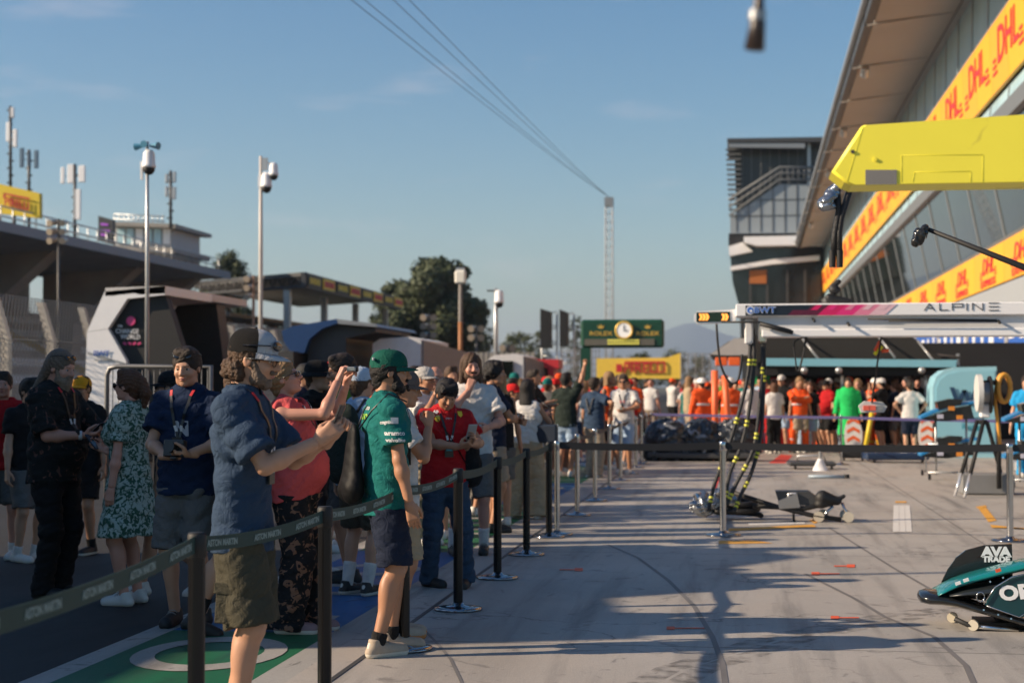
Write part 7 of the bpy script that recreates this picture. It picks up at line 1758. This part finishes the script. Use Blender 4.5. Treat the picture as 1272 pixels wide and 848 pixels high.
b = MB(); 
for J_, in ((J6,),): 
    el, sh = J6['elR'], J6['shR']; d_ = nrm(el - sh); cc = sh + (el - sh) * .62; b.cyl(cc - d_ * .012, cc - d_ * .004, .0715, .0722, 28, cap=False); b.build('sleeve_piping', cloth('piping', (.65, .4, .4)), J6['root'])
lettering('BOSS', .024, J6['HD'](.055, -.1, .075), (.84, -.5, 0), (0, 0, 1), LW, None, bold=.001, mb=(kb := MB())); kb.build('lettering', LW, J6['root'])
# drawstring bag on his back
bg = empty('drawstring_bag', tuple(W_(J6, (-.03, -.19, 1.02))), 'black drawstring bag hanging on the back of the teal shirt man', 'bag'); bg.rotation_euler = J6['root'].rotation_euler
S = SDF(); S.cone((0, 0, .28), (0, -.01, .0), .06, .125, flat=.45, k=.02); S.cone((-.07, -.02, -.05), (.07, -.02, -.05), .06, .06, flat=.8, k=.05); P, F = S.mesh(.008, folds(77, .008, (12, 12, 7))); mesh_from('sack', [(P, F)], cloth('bag_black', (.004, .004, .005), rough=.6, bump=.1), bg)
b = MB()
for sx in (-1, 1): b.tube([(sx * .02 + .03, .02, .31), (.06 + sx * .09, .07, .42), (.06 + sx * .13, .16, .52), (.06 + sx * .14, .27, .47)], .005, 6)
b.build('cord', M_BLK, bg)
kb = MB(); lettering('Ecoforce', .035, (.0, -.155, -.06), (1, 0, 0), (0, 0, 1), None, mb=kb, bold=.001); 
# person beside him, hand to the face
J8 = person(G_(495, 790), -80, H=1.69, q=.009, label='person in brown cap with hand at the mouth right behind the teal shirt man', skin='tan', topm=c_white, botm=c_khaki, bot='shorts', botlen=.9, hat='cap', hatm=cloth('cap_brown', (.13, .10, .09)), hair='short', hairm='dark', seed=12, pitch=6,
    armR=dict(w=(.05, .20, 1.40), hint=(.4, .4, -1), grip='fist', d=(-.2, .1, 1), n=(-.6, -.6, 0)), shoe=sh_beige, sole=mat('sole_orange', (.6, .22, .06)), sock=sk_w)
# light blue cap
J7 = person(G_(446, 738), -25, H=1.73, q=.01, label='person in pale blue cap and pale blue tee, back turned, behind the teal shirt man', skin='fair', topm=c_lblue, botm=c_olive, hat='cap', hatm=cloth('cap_paleblue', (.42, .50, .60)), hair='short', hairm='brown', seed=13, shoe=sh_black, sole=so_w, sock=sk_w, sockh=.14)
bk = empty('backpack', tuple(W_(J7, (0, -.2, 1.2))), 'dark backpack with pale straps on the person in the pale blue cap', 'bag'); bk.rotation_euler = J7['root'].rotation_euler
S = SDF(); S.cone((0, 0, .12), (0, 0, -.2), .13, .15, flat=.6, k=.03); P, F = S.mesh(.01, folds(3, .006)); mesh_from('sack', [(P, F)], c_hoody, bk)
b = MB(); 
for sx in (-1, 1): b.tube([(sx * .06, .06, .16), (sx * .1, .14, .28), (sx * .1, .3, .2)], .012, 6)
b.build('strap', M_BLK, bk)
Jg = person(G_(432, 722), 110, H=1.86, q=.011, label='tall man in green tee and glasses looking down behind the raised camera', skin='tan', topm=c_green, botm=c_grey2, hair='short', hairm='dark', glasses='clear', pitch=15, seed=14, shoe=sh_black, sole=so_b)
Jcap = person(G_(392, 716), -100, H=1.80, q=.011, label='person in dark wide cap mostly hidden behind the coral top woman', skin='fair', topm=c_blk, botm=c_grey2, hat='bucket', hatm=c_blk, hair='short', hairm='brown', seed=15)
Jor = person(G_(404, 668), 170, H=1.72, q=.012, label='person in bright orange cap seen between the raised arms of the coral top woman', skin='fair', topm=c_blk, botm=c_grey2, hat='cap', hatm=cloth('cap_orange', (.8, .09, .02)), hair='short', hairm='brown', seed=16)
# white cap man with camera
J9 = person(G_(526, 676), -120, H=1.78, q=.01, label='man in pale grey cap and white shirt holding a small camera to his eye', skin='tan', topm=c_white, bot='pants', botm=c_khaki, hat='cap', hatm=cloth('cap_grey', (.42, .40, .38)), hair='short', hairm='grey', seed=17, shoe=sh_white, sole=so_w,
    armR=dict(w=(.08, .22, 1.50), hint=(.8, 0, -1), grip='hold', d=(-.3, .2, .9), n=(-.5, .3, 0)), armL=dict(w=(-.06, .26, 1.46), hint=(-.8, 0, -1), grip='hold'))
held('camera', J9, 'R', (.09, .06, .035), M_BLK, 'small camera held by the man in the pale grey cap', 'camera', off=(0, .09, .05), extra=cam_extra)
person(G_(540, 668), -170, H=1.80, q=.012, label='bald man behind the pale grey cap', skin='pink', topm=c_grey, botm=c_grey2, hair='bald', glasses='clear', seed=18)
# red shirt boy
J10 = person(G_(552, 728), -152, H=1.67, q=.008, label='young man in red team shirt and jeans looking down at his phone', skin='tan', topm=c_red, bot='pants', botm=c_jeans, hair='fringe', hairm='black', pitch=30, yaw=-4, seed=19, lanyard=True, shoe=sh_black, sole=so_b, hem=.86, botw=.98,
    armR=dict(w=(-.02, .36, 1.19), hint=(1, -.1, -.8), grip='phone', d=(-.7, .65, .25), n=(-.3, -.3, .8)), armL=dict(w=(-.10, .37, 1.21), hint=(-.9, -.1, -.8), grip='phone', d=(-.2, .7, .6), n=(.6, .3, .4)), footL=dict(x=-.16, y=.12, yaw=-30), footR=dict(x=.12, y=-.04, yaw=25))
held('phone', J10, 'L', (.072, .15, .009), mat('phone_pale', (.4, .38, .36), rough=.3), 'phone with pale case held by the young man in red', 'phone', off=(.02, .11, .035), rot=Matrix.Rotation(R(-125), 3, 'X'), extra=phone_extra)
decal(J10, 'top', '', 1, (-.105, .2, 1.365), (-1, 0, 0), (0, 0, 1), LY, name='crest', polys=[[(-.02, .02), (.02, .02), (.02, -.01), (0, -.028), (-.02, -.01)][::-1]])
decal(J10, 'top', '', 1, (.09, .2, 1.33), (-1, 0, 0), (0, 0, 1), LY, name='crest', polys=[[(.022 * math.cos(t), .026 * math.sin(t)) for t in [i * math.pi / 5 for i in range(10)]]])
decal(J10, 'top', 'HP', .035, (.165, .15, 1.38), (-.7, .7, 0), (0, 0, 1), LW, bold=.002); decal(J10, 'top', 'RICHARD MILLE', .013, (.165, .15, 1.35), (-.7, .7, 0), (0, 0, 1), LW); decal(J10, 'top', 'SHELL', .02, (.0, .2, 1.33), (-1, 0, 0), (0, 0, 1), LW)
bg = empty('sling_bag', tuple(W_(J10, (-.17, .02, 1.0))), 'black sling bag hanging across the young man in red', 'bag'); bg.rotation_euler = J10['root'].rotation_euler
S = SDF(); S.cone((-.03, -.02, .12), (-.04, 0, -.12), .075, .085, flat=.8, k=.03); P, F = S.mesh(.009, folds(4, .01)); mesh_from('sack', [(P, F)], c_blk, bg)
bv = BVHTree.FromObject(J10['top'], bpy.context.evaluated_depsgraph_get()); b = MB(); pts = []
for i in range(14):
    t = i / 13; x = .13 - .30 * t; z = 1.46 - .44 * t; h_ = bv.ray_cast(Vector((x * .94, 1, z * .94)), Vector((0, -1, 0))); y = h_[0].y + .012 if h_[0] else .12; pts.append((x * .94 + .17, y - .02, z * .94 - 1.0))
for i in range(13):
    a, c = Vector(pts[i]), Vector(pts[i + 1]); up_ = Vector((.018, 0, .02)); b.add([a - up_, a + up_, c + up_, c - up_, a - up_ + Vector((0, -.006, 0)), a + up_ + Vector((0, -.006, 0)), c + up_ + Vector((0, -.006, 0)), c - up_ + Vector((0, -.006, 0))], [(0, 1, 2, 3), (4, 7, 6, 5), (0, 4, 5, 1), (2, 6, 7, 3)])
b.build('strap', M_BLK, bg)
# long haired tall man
J11 = person(G_(584, 687), -165, H=1.90, q=.01, label='tall long haired man in white tee with a hand at his chin', skin='pink', topm=c_white, botm=c_grey, botlen=.95, hair='mid', hairm='brown', seed=21, yaw=10, shoe=sh_black, sole=so_b, sock=sk_w, sockh=.12, beard=(.0, 'brown'),
    armR=dict(w=(.03, .2, 1.45), hint=(.8, .2, -1), grip='fist', d=(-.3, 0, 1), n=(-.3, -.9, 0)), armL=dict(w=(-.12, .3, 1.12), hint=(-.8, 0, -1), grip='relax'), footL=dict(x=-.12, y=.05), footR=dict(x=.16, y=.1))
J12 = person(G_(612, 661), -70, H=1.86, q=.01, label='man in navy tee and beige shorts with dark curly hair and folded arms', skin='tan', topm=c_navy2, botm=c_beige, botlen=.88, hair='curly', hairm='black', seed=22, yaw=-20, shoe=sh_black, sole=so_b, lanyard=True,
    armR=dict(w=(-.02, .30, 1.16), hint=(.9, 0, -.7), grip='fist', d=(-.8, .4, .2), n=(0, -.6, .3)), armL=dict(w=(.04, .28, 1.15), hint=(-.9, 0, -.6), grip='fist'))
J13 = person(G_(655, 644), -12, H=1.67, q=.01, label='woman with long dark hair in white top and wide khaki trousers, back turned', female=True, skin='tan', top='tank', topm=c_white, bot='pants', botm=c_khaki, botw=1.5, hair='long', hairm='black', seed=23, hem=.98, shoe=sh_white, sole=so_w, footL=dict(x=-.2), footR=dict(x=.14),
    armL=dict(w=(-.26, .12, .95), hint=(-1, -.4, 0)), armR=dict(w=(.22, .28, 1.12), hint=(.8, -.3, -.6)))
o = empty('handbag', tuple(W_(J13, (.24, -.02, 1.02))), 'dark structured handbag at the hip of the wide khaki trousers woman', 'bag'); o.rotation_euler = J13['root'].rotation_euler
b = MB(); b.box((0, 0, 0), (.30, .09, .22), bev=.02); b.build('body', mat('bag_navy', (.02, .03, .05), rough=.4), o); b = MB(); b.tube([(-.1, 0, .1), (-.08, 0, .3), (-.12, .04, .42), (.05, 0, .3), (.1, 0, .1)], .008, 6); b.build('strap', M_BLK, o)
J14 = person(G_(636, 632), -100, H=1.62, q=.011, label='person in red cap with a red shirt tied at the waist over jeans', female=True, skin='tan', topm=c_white, bot='pants', botm=c_jeans, hat='cap', hatm=cloth('cap_red', (.65, .02, .02)), hair='short', hairm='dark', seed=24)
S = SDF(); S.cone((0, 0, .93), (0, -.02, .66), .15, .17, flat=.75, k=.03, cap=1); mesh_from('tied_shirt', [S.mesh(.012, folds(6, .01))], c_red, J14['root'])
person(G_(596, 640), -60, H=1.75, q=.012, label='person in yellow shirt between the navy tee man and the long haired man', skin='tan', topm=c_yellow, botm=c_grey2, hair='short', hairm='brown', seed=25)
J15 = person(G_(703, 592), -20, H=1.83, q=.013, label='man in dark shirt raising one arm with a fist above the crowd', skin='tan', topm=c_hoody, botm=c_lblue, hair='short', hairm='black', seed=26, armR=dict(w=(.26, .2, 1.9), hint=(1, 0, -.4), grip='fist', d=(.1, .2, 1), n=(0, -1, 0)))
J16 = person(G_(738, 593), -30, H=1.74, q=.013, label='man in navy tee with light backpack straps and beige trousers, back turned', skin='tan', topm=c_navy, bot='pants', botm=c_beige, hair='short', hairm='dark', seed=27, botlen=None, armR=dict(w=(.3, .1, 1.2), hint=(1, -.5, 0)))
b = MB()
for sx in (-1, 1): b.tube([(sx * .09, .04, 1.42), (sx * .07, -.14, 1.36), (sx * .02, -.15, 1.2), (sx * -.03, -.14, 1.1)], .012, 6)
tag(b.build('backpack_strap', c_grey, loc=None), 'grey crossing back straps on the navy tee man', 'strap'); bpy.data.objects['backpack_strap'].location = J16['root'].location; bpy.data.objects['backpack_strap'].rotation_euler = J16['root'].rotation_euler
person(G_(775, 588), 172, H=1.80, q=.013, label='man in white tee with sunglasses facing the camera', skin='tan', topm=c_white, botm=c_lblue, hair='short', hairm='dark', glasses='sun', seed=28, lanyard=True, armL=dict(w=(-.1, .3, 1.15), hint=(-1, 0, -.5)))
# left group
J1 = person(G_(66, 741), -104, H=1.87, q=.008, label='bearded man with long grey blond hair in black floral shirt and black trousers', skin='pink', topm=c_shirtfl, bot='pants', botm=c_blk, hair='straggly', hairm='longgrey', beard=(.16, 'sandy'), glasses='up', pitch=14, seed=31, wid=1.14, belly=.03, hem=.84, sleeve=.85, collar=True, lanyard=True, shoe=sh_black, sole=so_b,
    armR=dict(w=(.05, .30, 1.16), hint=(.8, -.5, -.8), grip='phone', d=(-.35, .9, .1), n=(-.2, -.1, 1)), armL=dict(w=(-.20, .33, 1.19), hint=(-.8, -.4, -.8), grip='fist', d=(.1, .4, .9), n=(.9, .3, 0)))
held('phone', J1, 'R', (.075, .15, .01), M_BLK, 'dark phone in the hand of the bearded man', 'phone', off=(.0, .10, .035), rot=Matrix.Rotation(R(-140), 3, 'X'), extra=phone_extra)
b = MB(); wv, ev = J1['wrR'], J1['elR']; d_ = nrm(wv - ev); b.cyl(wv - d_ * .045, wv - d_ * .02, .034, .034, 20); b.m = 1; b.box(wv - d_ * .032 + np.array([.03, 0, .02]), (.012, .035, .035), bev=.003); b.build('wristwatch', [LW, M_BLK], J1['root'])
J2 = person(G_(160, 750), 82, H=1.71, q=.008, label='woman in green and white floral dress with brown ponytail and sunglasses', female=True, skin='pink', top='dress', topm=c_dress, bot=None, hem=.54, botw=1.12, hair='pony', hairm='auburn', glasses='sun', seed=32, lanyard=cloth('badge_teal', (.02, .15, .17)), shoe=sh_white, sole=so_w, wid=1.04, sleeve=.6, pitch=-2,
    armL=dict(w=(-.24, .02, .86), n=(.9, .2, 0)), armR=dict(w=(.12, .30, 1.16), hint=(.6, -.5, -1), grip='phone', d=(-.1, .8, .4), n=(-.6, 0, .6)))
held('phone', J2, 'R', (.07, .145, .01), mat('phone_dark', (.03, .03, .035), rough=.25), 'phone in the hand of the floral dress woman', 'phone', off=(.0, .09, .03), rot=Matrix.Rotation(R(-130), 3, 'X'), extra=phone_extra)
S = SDF(); S.cone((0, 0, 1.055), (0, 0, 1.02), .155, .155, flat=.78, k=0, cap=3); mesh_from('belt', [S.mesh(.008)], c_dress, J2['root'])
bv = BVHTree.FromObject(J2['top'], bpy.context.evaluated_depsgraph_get()); b = MB(); pts = []
for i in range(12):
    t = i / 11; x = -.12 + .25 * t; z = 1.43 - .42 * t; h_ = bv.ray_cast(Vector((x, 1, z)), Vector((0, -1, 0))); pts.append(Vector((x, (h_[0].y if h_[0] else .1) + .012, z)))
for i in range(11): a, c = pts[i], pts[i + 1]; uq = Vector((.018, 0, .015)); b.add([a - uq, a + uq, c + uq, c - uq], [(0, 1, 2, 3)])
b.build('camera_strap', M_BLK, J2['root'])
J3 = person(G_(233, 776), 172, H=1.85, q=.008, label='man in dark navy tee and grey shorts holding a black camera at his waist', skin='fair', topm=cloth('deep_blue', (.008, .020, .055)), botm=c_grey, botlen=.97, botw=1.05, hair='short', hairm='dark', glasses='up', seed=33, pitch=10, yaw=8, lanyard=True, wid=1.05, shoe=sh_black, sole=so_b, hem=.85,
    armR=dict(w=(.02, .25, 1.08), hint=(1, -.4, -.5), grip='hold', d=(-.9, .4, 0), n=(0, -.2, 1)), armL=dict(w=(-.14, .28, 1.10), hint=(-.9, -.3, -.6), grip='hold', d=(.6, .7, .1), n=(0, -.2, 1)))
held('camera', J3, 'R', (.14, .11, .06), M_BLK, 'black camera held at the waist by the navy tee man', 'camera', off=(.03, .11, .055), rot=Matrix.Rotation(R(-80), 3, 'X'), extra=cam_extra)
decal(J3, 'top', 'N', .13, (-.02, .2, 1.30), (-1, 0, 0), (0, 0, 1), mat('print_grey', (.35, .36, .4)), bold=.006)
person(G_(213, 741), 95, H=1.70, q=.011, label='person in dark cap half hidden between the dress woman and the navy tee man', skin='fair', topm=c_blk, bot='shorts', botm=c_blk, hat='cap', hatm=c_blk, hair='short', hairm='dark', seed=34, shoe=sh_white, sole=so_w, glasses='sun', footL=dict(x=-.05, y=.25), footR=dict(x=.1, y=-.2, pitch=30, z=.06))
Jst = person(G_(296, 786), -75, H=1.72, q=.011, label='person in black shoes hidden behind the nearest man, only legs showing', skin='fair', topm=c_blk, botm=c_blk, hair='short', hairm='brown', seed=35, shoe=sh_black, sole=so_b, sock=sk_b, sockh=.12, footL=dict(x=-.08, y=.22), footR=dict(x=.08, y=-.25, pitch=20, z=.03))
person(G_(2, 694), -160, H=1.72, q=.011, label='person in red top and grey shorts cut by the left edge', skin='pink', topm=c_red, botm=c_grey, hair='short', hairm='dark', seed=36, shoe=sh_white, sole=so_w, sock=sk_w, footR=dict(x=.14, y=.1), armL=dict(w=(-.25, .2, 1.1)))
person(G_(34, 697), -120, H=1.66, q=.012, label='person in black with white sneakers just left of the bearded man', skin='fair', topm=c_blk, botm=c_grey, hair='short', hairm='black', seed=46, shoe=sh_white, sole=so_w, sock=sk_w)
person(G_(101, 688), 175, H=1.68, q=.011, label='person in black and yellow cap between the bearded man and the dress woman', skin='tan', topm=c_blk, botm=c_blk, botlen=.8, hat='cap', hatm=cloth('cap_yellow', (.75, .33, .02), col2=(.02, .02, .02), cs=9), hair='short', hairm='dark', seed=37, shoe=sh_black, sole=so_w, sock=sk_b)

# ---------------------------------------------------------------- the crowd beyond, built once per kind then copied
def template(**kw):
    J = person((0, 0, 0), 0, q=.021, label='x', **kw); return J
TPL = [template(seed=51, hair='short', hairm='dark', sock=sk_b, sockh=.02), template(seed=52, bot='pants', hair='short', hairm='brown', armR=dict(w=(.1, .32, 1.25), hint=(.7, 0, -1)), armL=dict(w=(-.1, .32, 1.2), hint=(-.7, 0, -1))),
       template(seed=53, female=True, hair='long', hairm='dark', bot='pants', botw=1.1), template(seed=54, hat='cap', hair='short', hairm='dark', armR=dict(w=(.05, .3, 1.55), hint=(.7, 0, -1)), armL=dict(w=(-.05, .3, 1.5), hint=(-.7, 0, -1))),
       template(seed=55, hat='cap', hair='short', hairm='brown', wid=1.12, belly=.05), template(seed=56, female=True, hair='pony', hairm='auburn', botw=.95), template(seed=57, hair='bald', wid=1.1, armL=dict(w=(-.1, .28, 1.1), hint=(-1, 0, -.4)), glasses='sun'), template(seed=58, female=True, hair='mid', hairm='blonde', top='tank')]
TD_ = ['short hair', 'short hair and raised hands', 'long hair', 'cap and camera arms', 'cap', 'ponytail', 'bald head', 'shoulder length hair']
TB = ['shorts', 'trousers', 'trousers', 'shorts', 'shorts', 'shorts', 'shorts', 'shorts']
tops = {'white': c_white, 'red': c_red, 'black': c_blk, 'navy': c_navy2, 'pale blue': c_lblue, 'grey': c_grey, 'orange': c_orange, 'teal': c_teal, 'khaki': c_khaki, 'coral': c_pink, 'yellow': c_yellow, 'green': c_green}
bots = {'black': c_blk, 'beige': c_beige, 'denim': c_jeans, 'grey': c_grey, 'pale': c_lblue}
hats_ = {'red': cloth('cap_red', (.65, .02, .02)), 'white': c_white, 'black': c_blk, 'orange': cloth('cap_orange', (.8, .09, .02)), 'teal': c_teal}
sks = list(SKIN.values()); used = set(); rg = random.Random(11); first = set()
for J in TPL: J['root']['tpl'] = 1
def place(ti, x, y, rz, top, bot, hat, where, group, hs=1.0, lab=None):
    base = TPL[ti]['root']; r = copy_tree(base); r.location = (x, y, 0); r.rotation_euler = (0, 0, R(rz)); r.scale = (hs, hs, hs)
    if 'tpl' in r: del r['tpl']
    cap_t = f'{hat} ' if TD_[ti].startswith('cap') else ''
    r['label'] = lab or f'person in {top} top and {bot} {TB[ti]}, {cap_t}{TD_[ti]}, {where}'; r['category'] = 'person'; r['group'] = group
    mt = {'shirt': tops[top], 'tank_top': tops[top], 'shorts': bots[bot], 'trousers': bots[bot], 'cap': hats_.get(hat), 'body': rg.choice(sks), 'hair': HAIR[rg.choice(['black', 'dark', 'brown', 'auburn', 'dark'])] if ti != 7 else HAIR['blonde']}
    for c in r.children:
        m = mt.get(c.name.split('.')[0])
        if m:
            for sl in c.material_slots: sl.link = 'OBJECT'; sl.material = m
    return r
def crowd(n, fx, fy, where, group, face, tw=None, hmin=.95, hmax=1.06, mind=.42):
    pts = []; tries = 0
    while len(pts) < n and tries < 4000:
        tries += 1; y = fy(rg.random()); x = fx(y)
        if x is None or any((x - a) ** 2 + (y - c) ** 2 < mind ** 2 for a, c in ALL): continue
        for _ in range(60):
            ti = rg.randrange(8); top = rg.choices(list(tops), weights=tw or [6, 5, 5, 4, 2, 2, 2, 1, 1, 1, 1, 1])[0]; bot = rg.choice(list(bots)); hat = rg.choice(list(hats_)) if TD_[ti].startswith('cap') else ''
            if (ti, top, bot, hat) not in used: break
        used.add((ti, top, bot, hat)); place(ti, x, y, face + rg.gauss(0, 45), top, bot, hat, where, group, rg.uniform(hmin, hmax)); pts.append((x, y)); ALL.append((x, y))
ALL = [tuple(o.location[:2]) for o in COL.objects if o.name.startswith('person') and o.parent is None]
def fx_q(y):
    lo = max(-.265 * y, -7.5); return rg.uniform(lo, -2.55) if lo < -2.55 else None
crowd(36, fx_q, lambda t: 15 + 15 * t, 'near crowd', 'crowd behind the queue posts', -60, mind=.55)
crowd(30, lambda y: rg.uniform(-5.2 - y * .02, -2.5), lambda t: 17 + 24 * t, 'near crowd', 'crowd behind the queue posts', -50, mind=.36)
crowd(100, lambda y: rg.uniform(max(-.24 * y, -9), -2.3 if y < 42 else -.9), lambda t: 29 + 30 * t, 'far crowd', 'crowd far down the pit lane', -40, mind=.42)
crowd(26, lambda y: rg.uniform(-1.6, 1.2), lambda t: 43 + 8 * t, 'behind sled', 'crowd by the garages', 160, mind=.4)
crowd(40, lambda y: rg.uniform(.3, 5.6), lambda t: 41.5 + 7 * t, 'under awning', 'crowd by the garages', 150, tw=[5, 5, 9, 4, 1, 1, 2, 1, 0, 0, 0, 0], mind=.42)
crowd(14, lambda y: rg.uniform(.2, 5.4), lambda t: 38.5 + 3 * t, 'under awning', 'crowd by the garages', 150, tw=[4, 4, 10, 4, 1, 0, 2, 2, 0, 0, 0, 0], mind=.4)
for J in TPL:
    for c in list(J['root'].children): bpy.data.objects.remove(c)
    bpy.data.objects.remove(J['root'])

# ---------------------------------------------------------------- people by the garages
REF = mat('reflective_band', (.6, .6, .62), rough=.35); HW = mat('helmet_white', (.8, .8, .78), rough=.3)
def marshal(px, py, rz, label, H=1.78, **kw):
    p = gnd(px, py); J = person((p.x, p.y, 0), rz, H=H, q=.018, label=label, group='marshals in orange overalls', top='overall', topm=c_orange, sleeve=1.9, bot='pants', botm=c_orange, botw=1.12, wid=1.08, hair=kw.pop('hair', 'short'), hairm='dark', shoe=sh_black, sole=so_b, **kw)
    b = MB(); b.cyl((0, 0, 1.13), (0, 0, 1.18), .208, .208, 24, cap=False); S = SDF(); S.cone((0, 0, 1.18), (0, 0, 1.13), .192 * 1.08, .194 * 1.08, flat=.80, k=0, cap=3); mesh_from('reflective_band', [S.mesh(.014)], REF, J['root'])
    for nm in 'LR':
        for a_, c_, t, r_ in ((J['kn' + nm], J['an' + nm], .35, .085),): 
            q0 = a_ + (c_ - a_) * t; d_ = nrm(c_ - a_); b = MB(); b.cyl(q0 - d_ * .025, q0 + d_ * .025, r_, r_, 16); b.build('reflective_band', REF, J['root'])
    return J
hr = dict(hat='helmet', hatm=HW)
marshal(872, 562, 30, 'orange marshal with white helmet furthest left, back turned', seed=61, **hr)
marshal(907, 566, 10, 'orange marshal with white helmet behind the hanging hoses', seed=62, armL=dict(w=(-.3, .2, 1.1), hint=(-1, 0, -.3)), **hr)
marshal(992, 562, -165, 'bareheaded orange marshal standing with legs apart and arms folded high', seed=63, armR=dict(w=(-.05, .3, 1.32), hint=(1, 0, -.3)), armL=dict(w=(.05, .28, 1.3), hint=(-1, 0, -.3)), footL=dict(x=-.18), footR=dict(x=.18))
marshal(1012, 556, 160, 'orange marshal in darker shade right of the one with folded arms', seed=64, armL=dict(w=(-.3, .3, 1.1)))
J = marshal(1088, 560, 150, 'orange marshal with white helmet and yellow lower legs beside the yellow pole', seed=65, **hr)
for nm in 'LR':
    S = SDF(); S.cone(J['kn' + nm], J['an' + nm] + np.array([0, 0, -.03]), .09, .085, k=.0, cap=1); mesh_from('gaiter', [S.mesh(.018)], c_yellow, J['root'])
def crew(px, py, rz, label, H=1.78, **kw): p = gnd(px, py); return person((p.x, p.y, 0), rz, H=H, q=.018, label=label, group='crew and guests at the garages', **kw)
crew(933, 566, 20, 'man in white shirt and black trousers seen between the hoses, back turned', topm=c_white, sleeve=1.6, bot='pants', botm=c_blk, hair='short', hairm='black', seed=71)
crew(950, 562, 170, 'person in full red team wear right behind the hoses', topm=c_red, sleeve=1.7, bot='pants', botm=c_red, hair='short', hairm='dark', seed=72)
crew(962, 563, 15, 'woman in white tee and black trousers with brown hair, back turned', H=1.68, female=True, topm=c_white, bot='pants', botm=c_blk, hair='mid', hairm='auburn', seed=73)
crew(975, 557, 170, 'person in dark red team wear left of the marshal with folded arms', topm=c_red, bot='pants', botm=c_red, hair='short', hairm='dark', seed=74)
crew(1030, 560, 165, 'person in black tee and black shorts near the green screen', topm=c_blk, botm=c_blk, hair='short', hairm='dark', hat='cap', hatm=c_white, seed=75)
crew(1073, 556, -20, 'person in black and white shirt right of the green figure', topm=c_blk, bot='pants', botm=c_blk, hair='short', hairm='black', seed=76)
J = crew(1131, 566, 5, 'person in white tee and navy shorts with hands on hips, back turned', H=1.72, topm=c_white, botm=c_navy2, hair='short', hairm='dark', seed=77, armR=dict(w=(.22, .02, 1.02), hint=(1, -.3, 0)), armL=dict(w=(-.22, .02, 1.02), hint=(-1, -.3, 0)))
crew(1104, 554, 120, 'person in dark navy clothes behind the yellow legged marshal', topm=c_navy2, bot='pants', botm=c_navy2, hair='short', hairm='black', seed=78)
crew(1118, 552, 190, 'person in black tee with bowed head left of the white tee crew member', topm=c_blk, bot='pants', botm=c_blk, hair='short', hairm='black', pitch=20, seed=79)
GN = cloth('bright_green', (.02, .50, .12)); crew(1054, 563, 175, 'person in bright green hooded poncho by the thin steel post', H=1.8, topm=GN, top='dress', hem=.45, bot='pants', botm=GN, sleeve=1.8, wid=1.25, hair='short', hairm='dark', seed=80)
crew(1276, 592, 170, 'person in bright blue clothes cut by the right edge', topm=cloth('cyan', (.02, .30, .62)), bot='pants', botm=cloth('cyan', (.02, .30, .62)), hair='short', hairm='dark', seed=81)
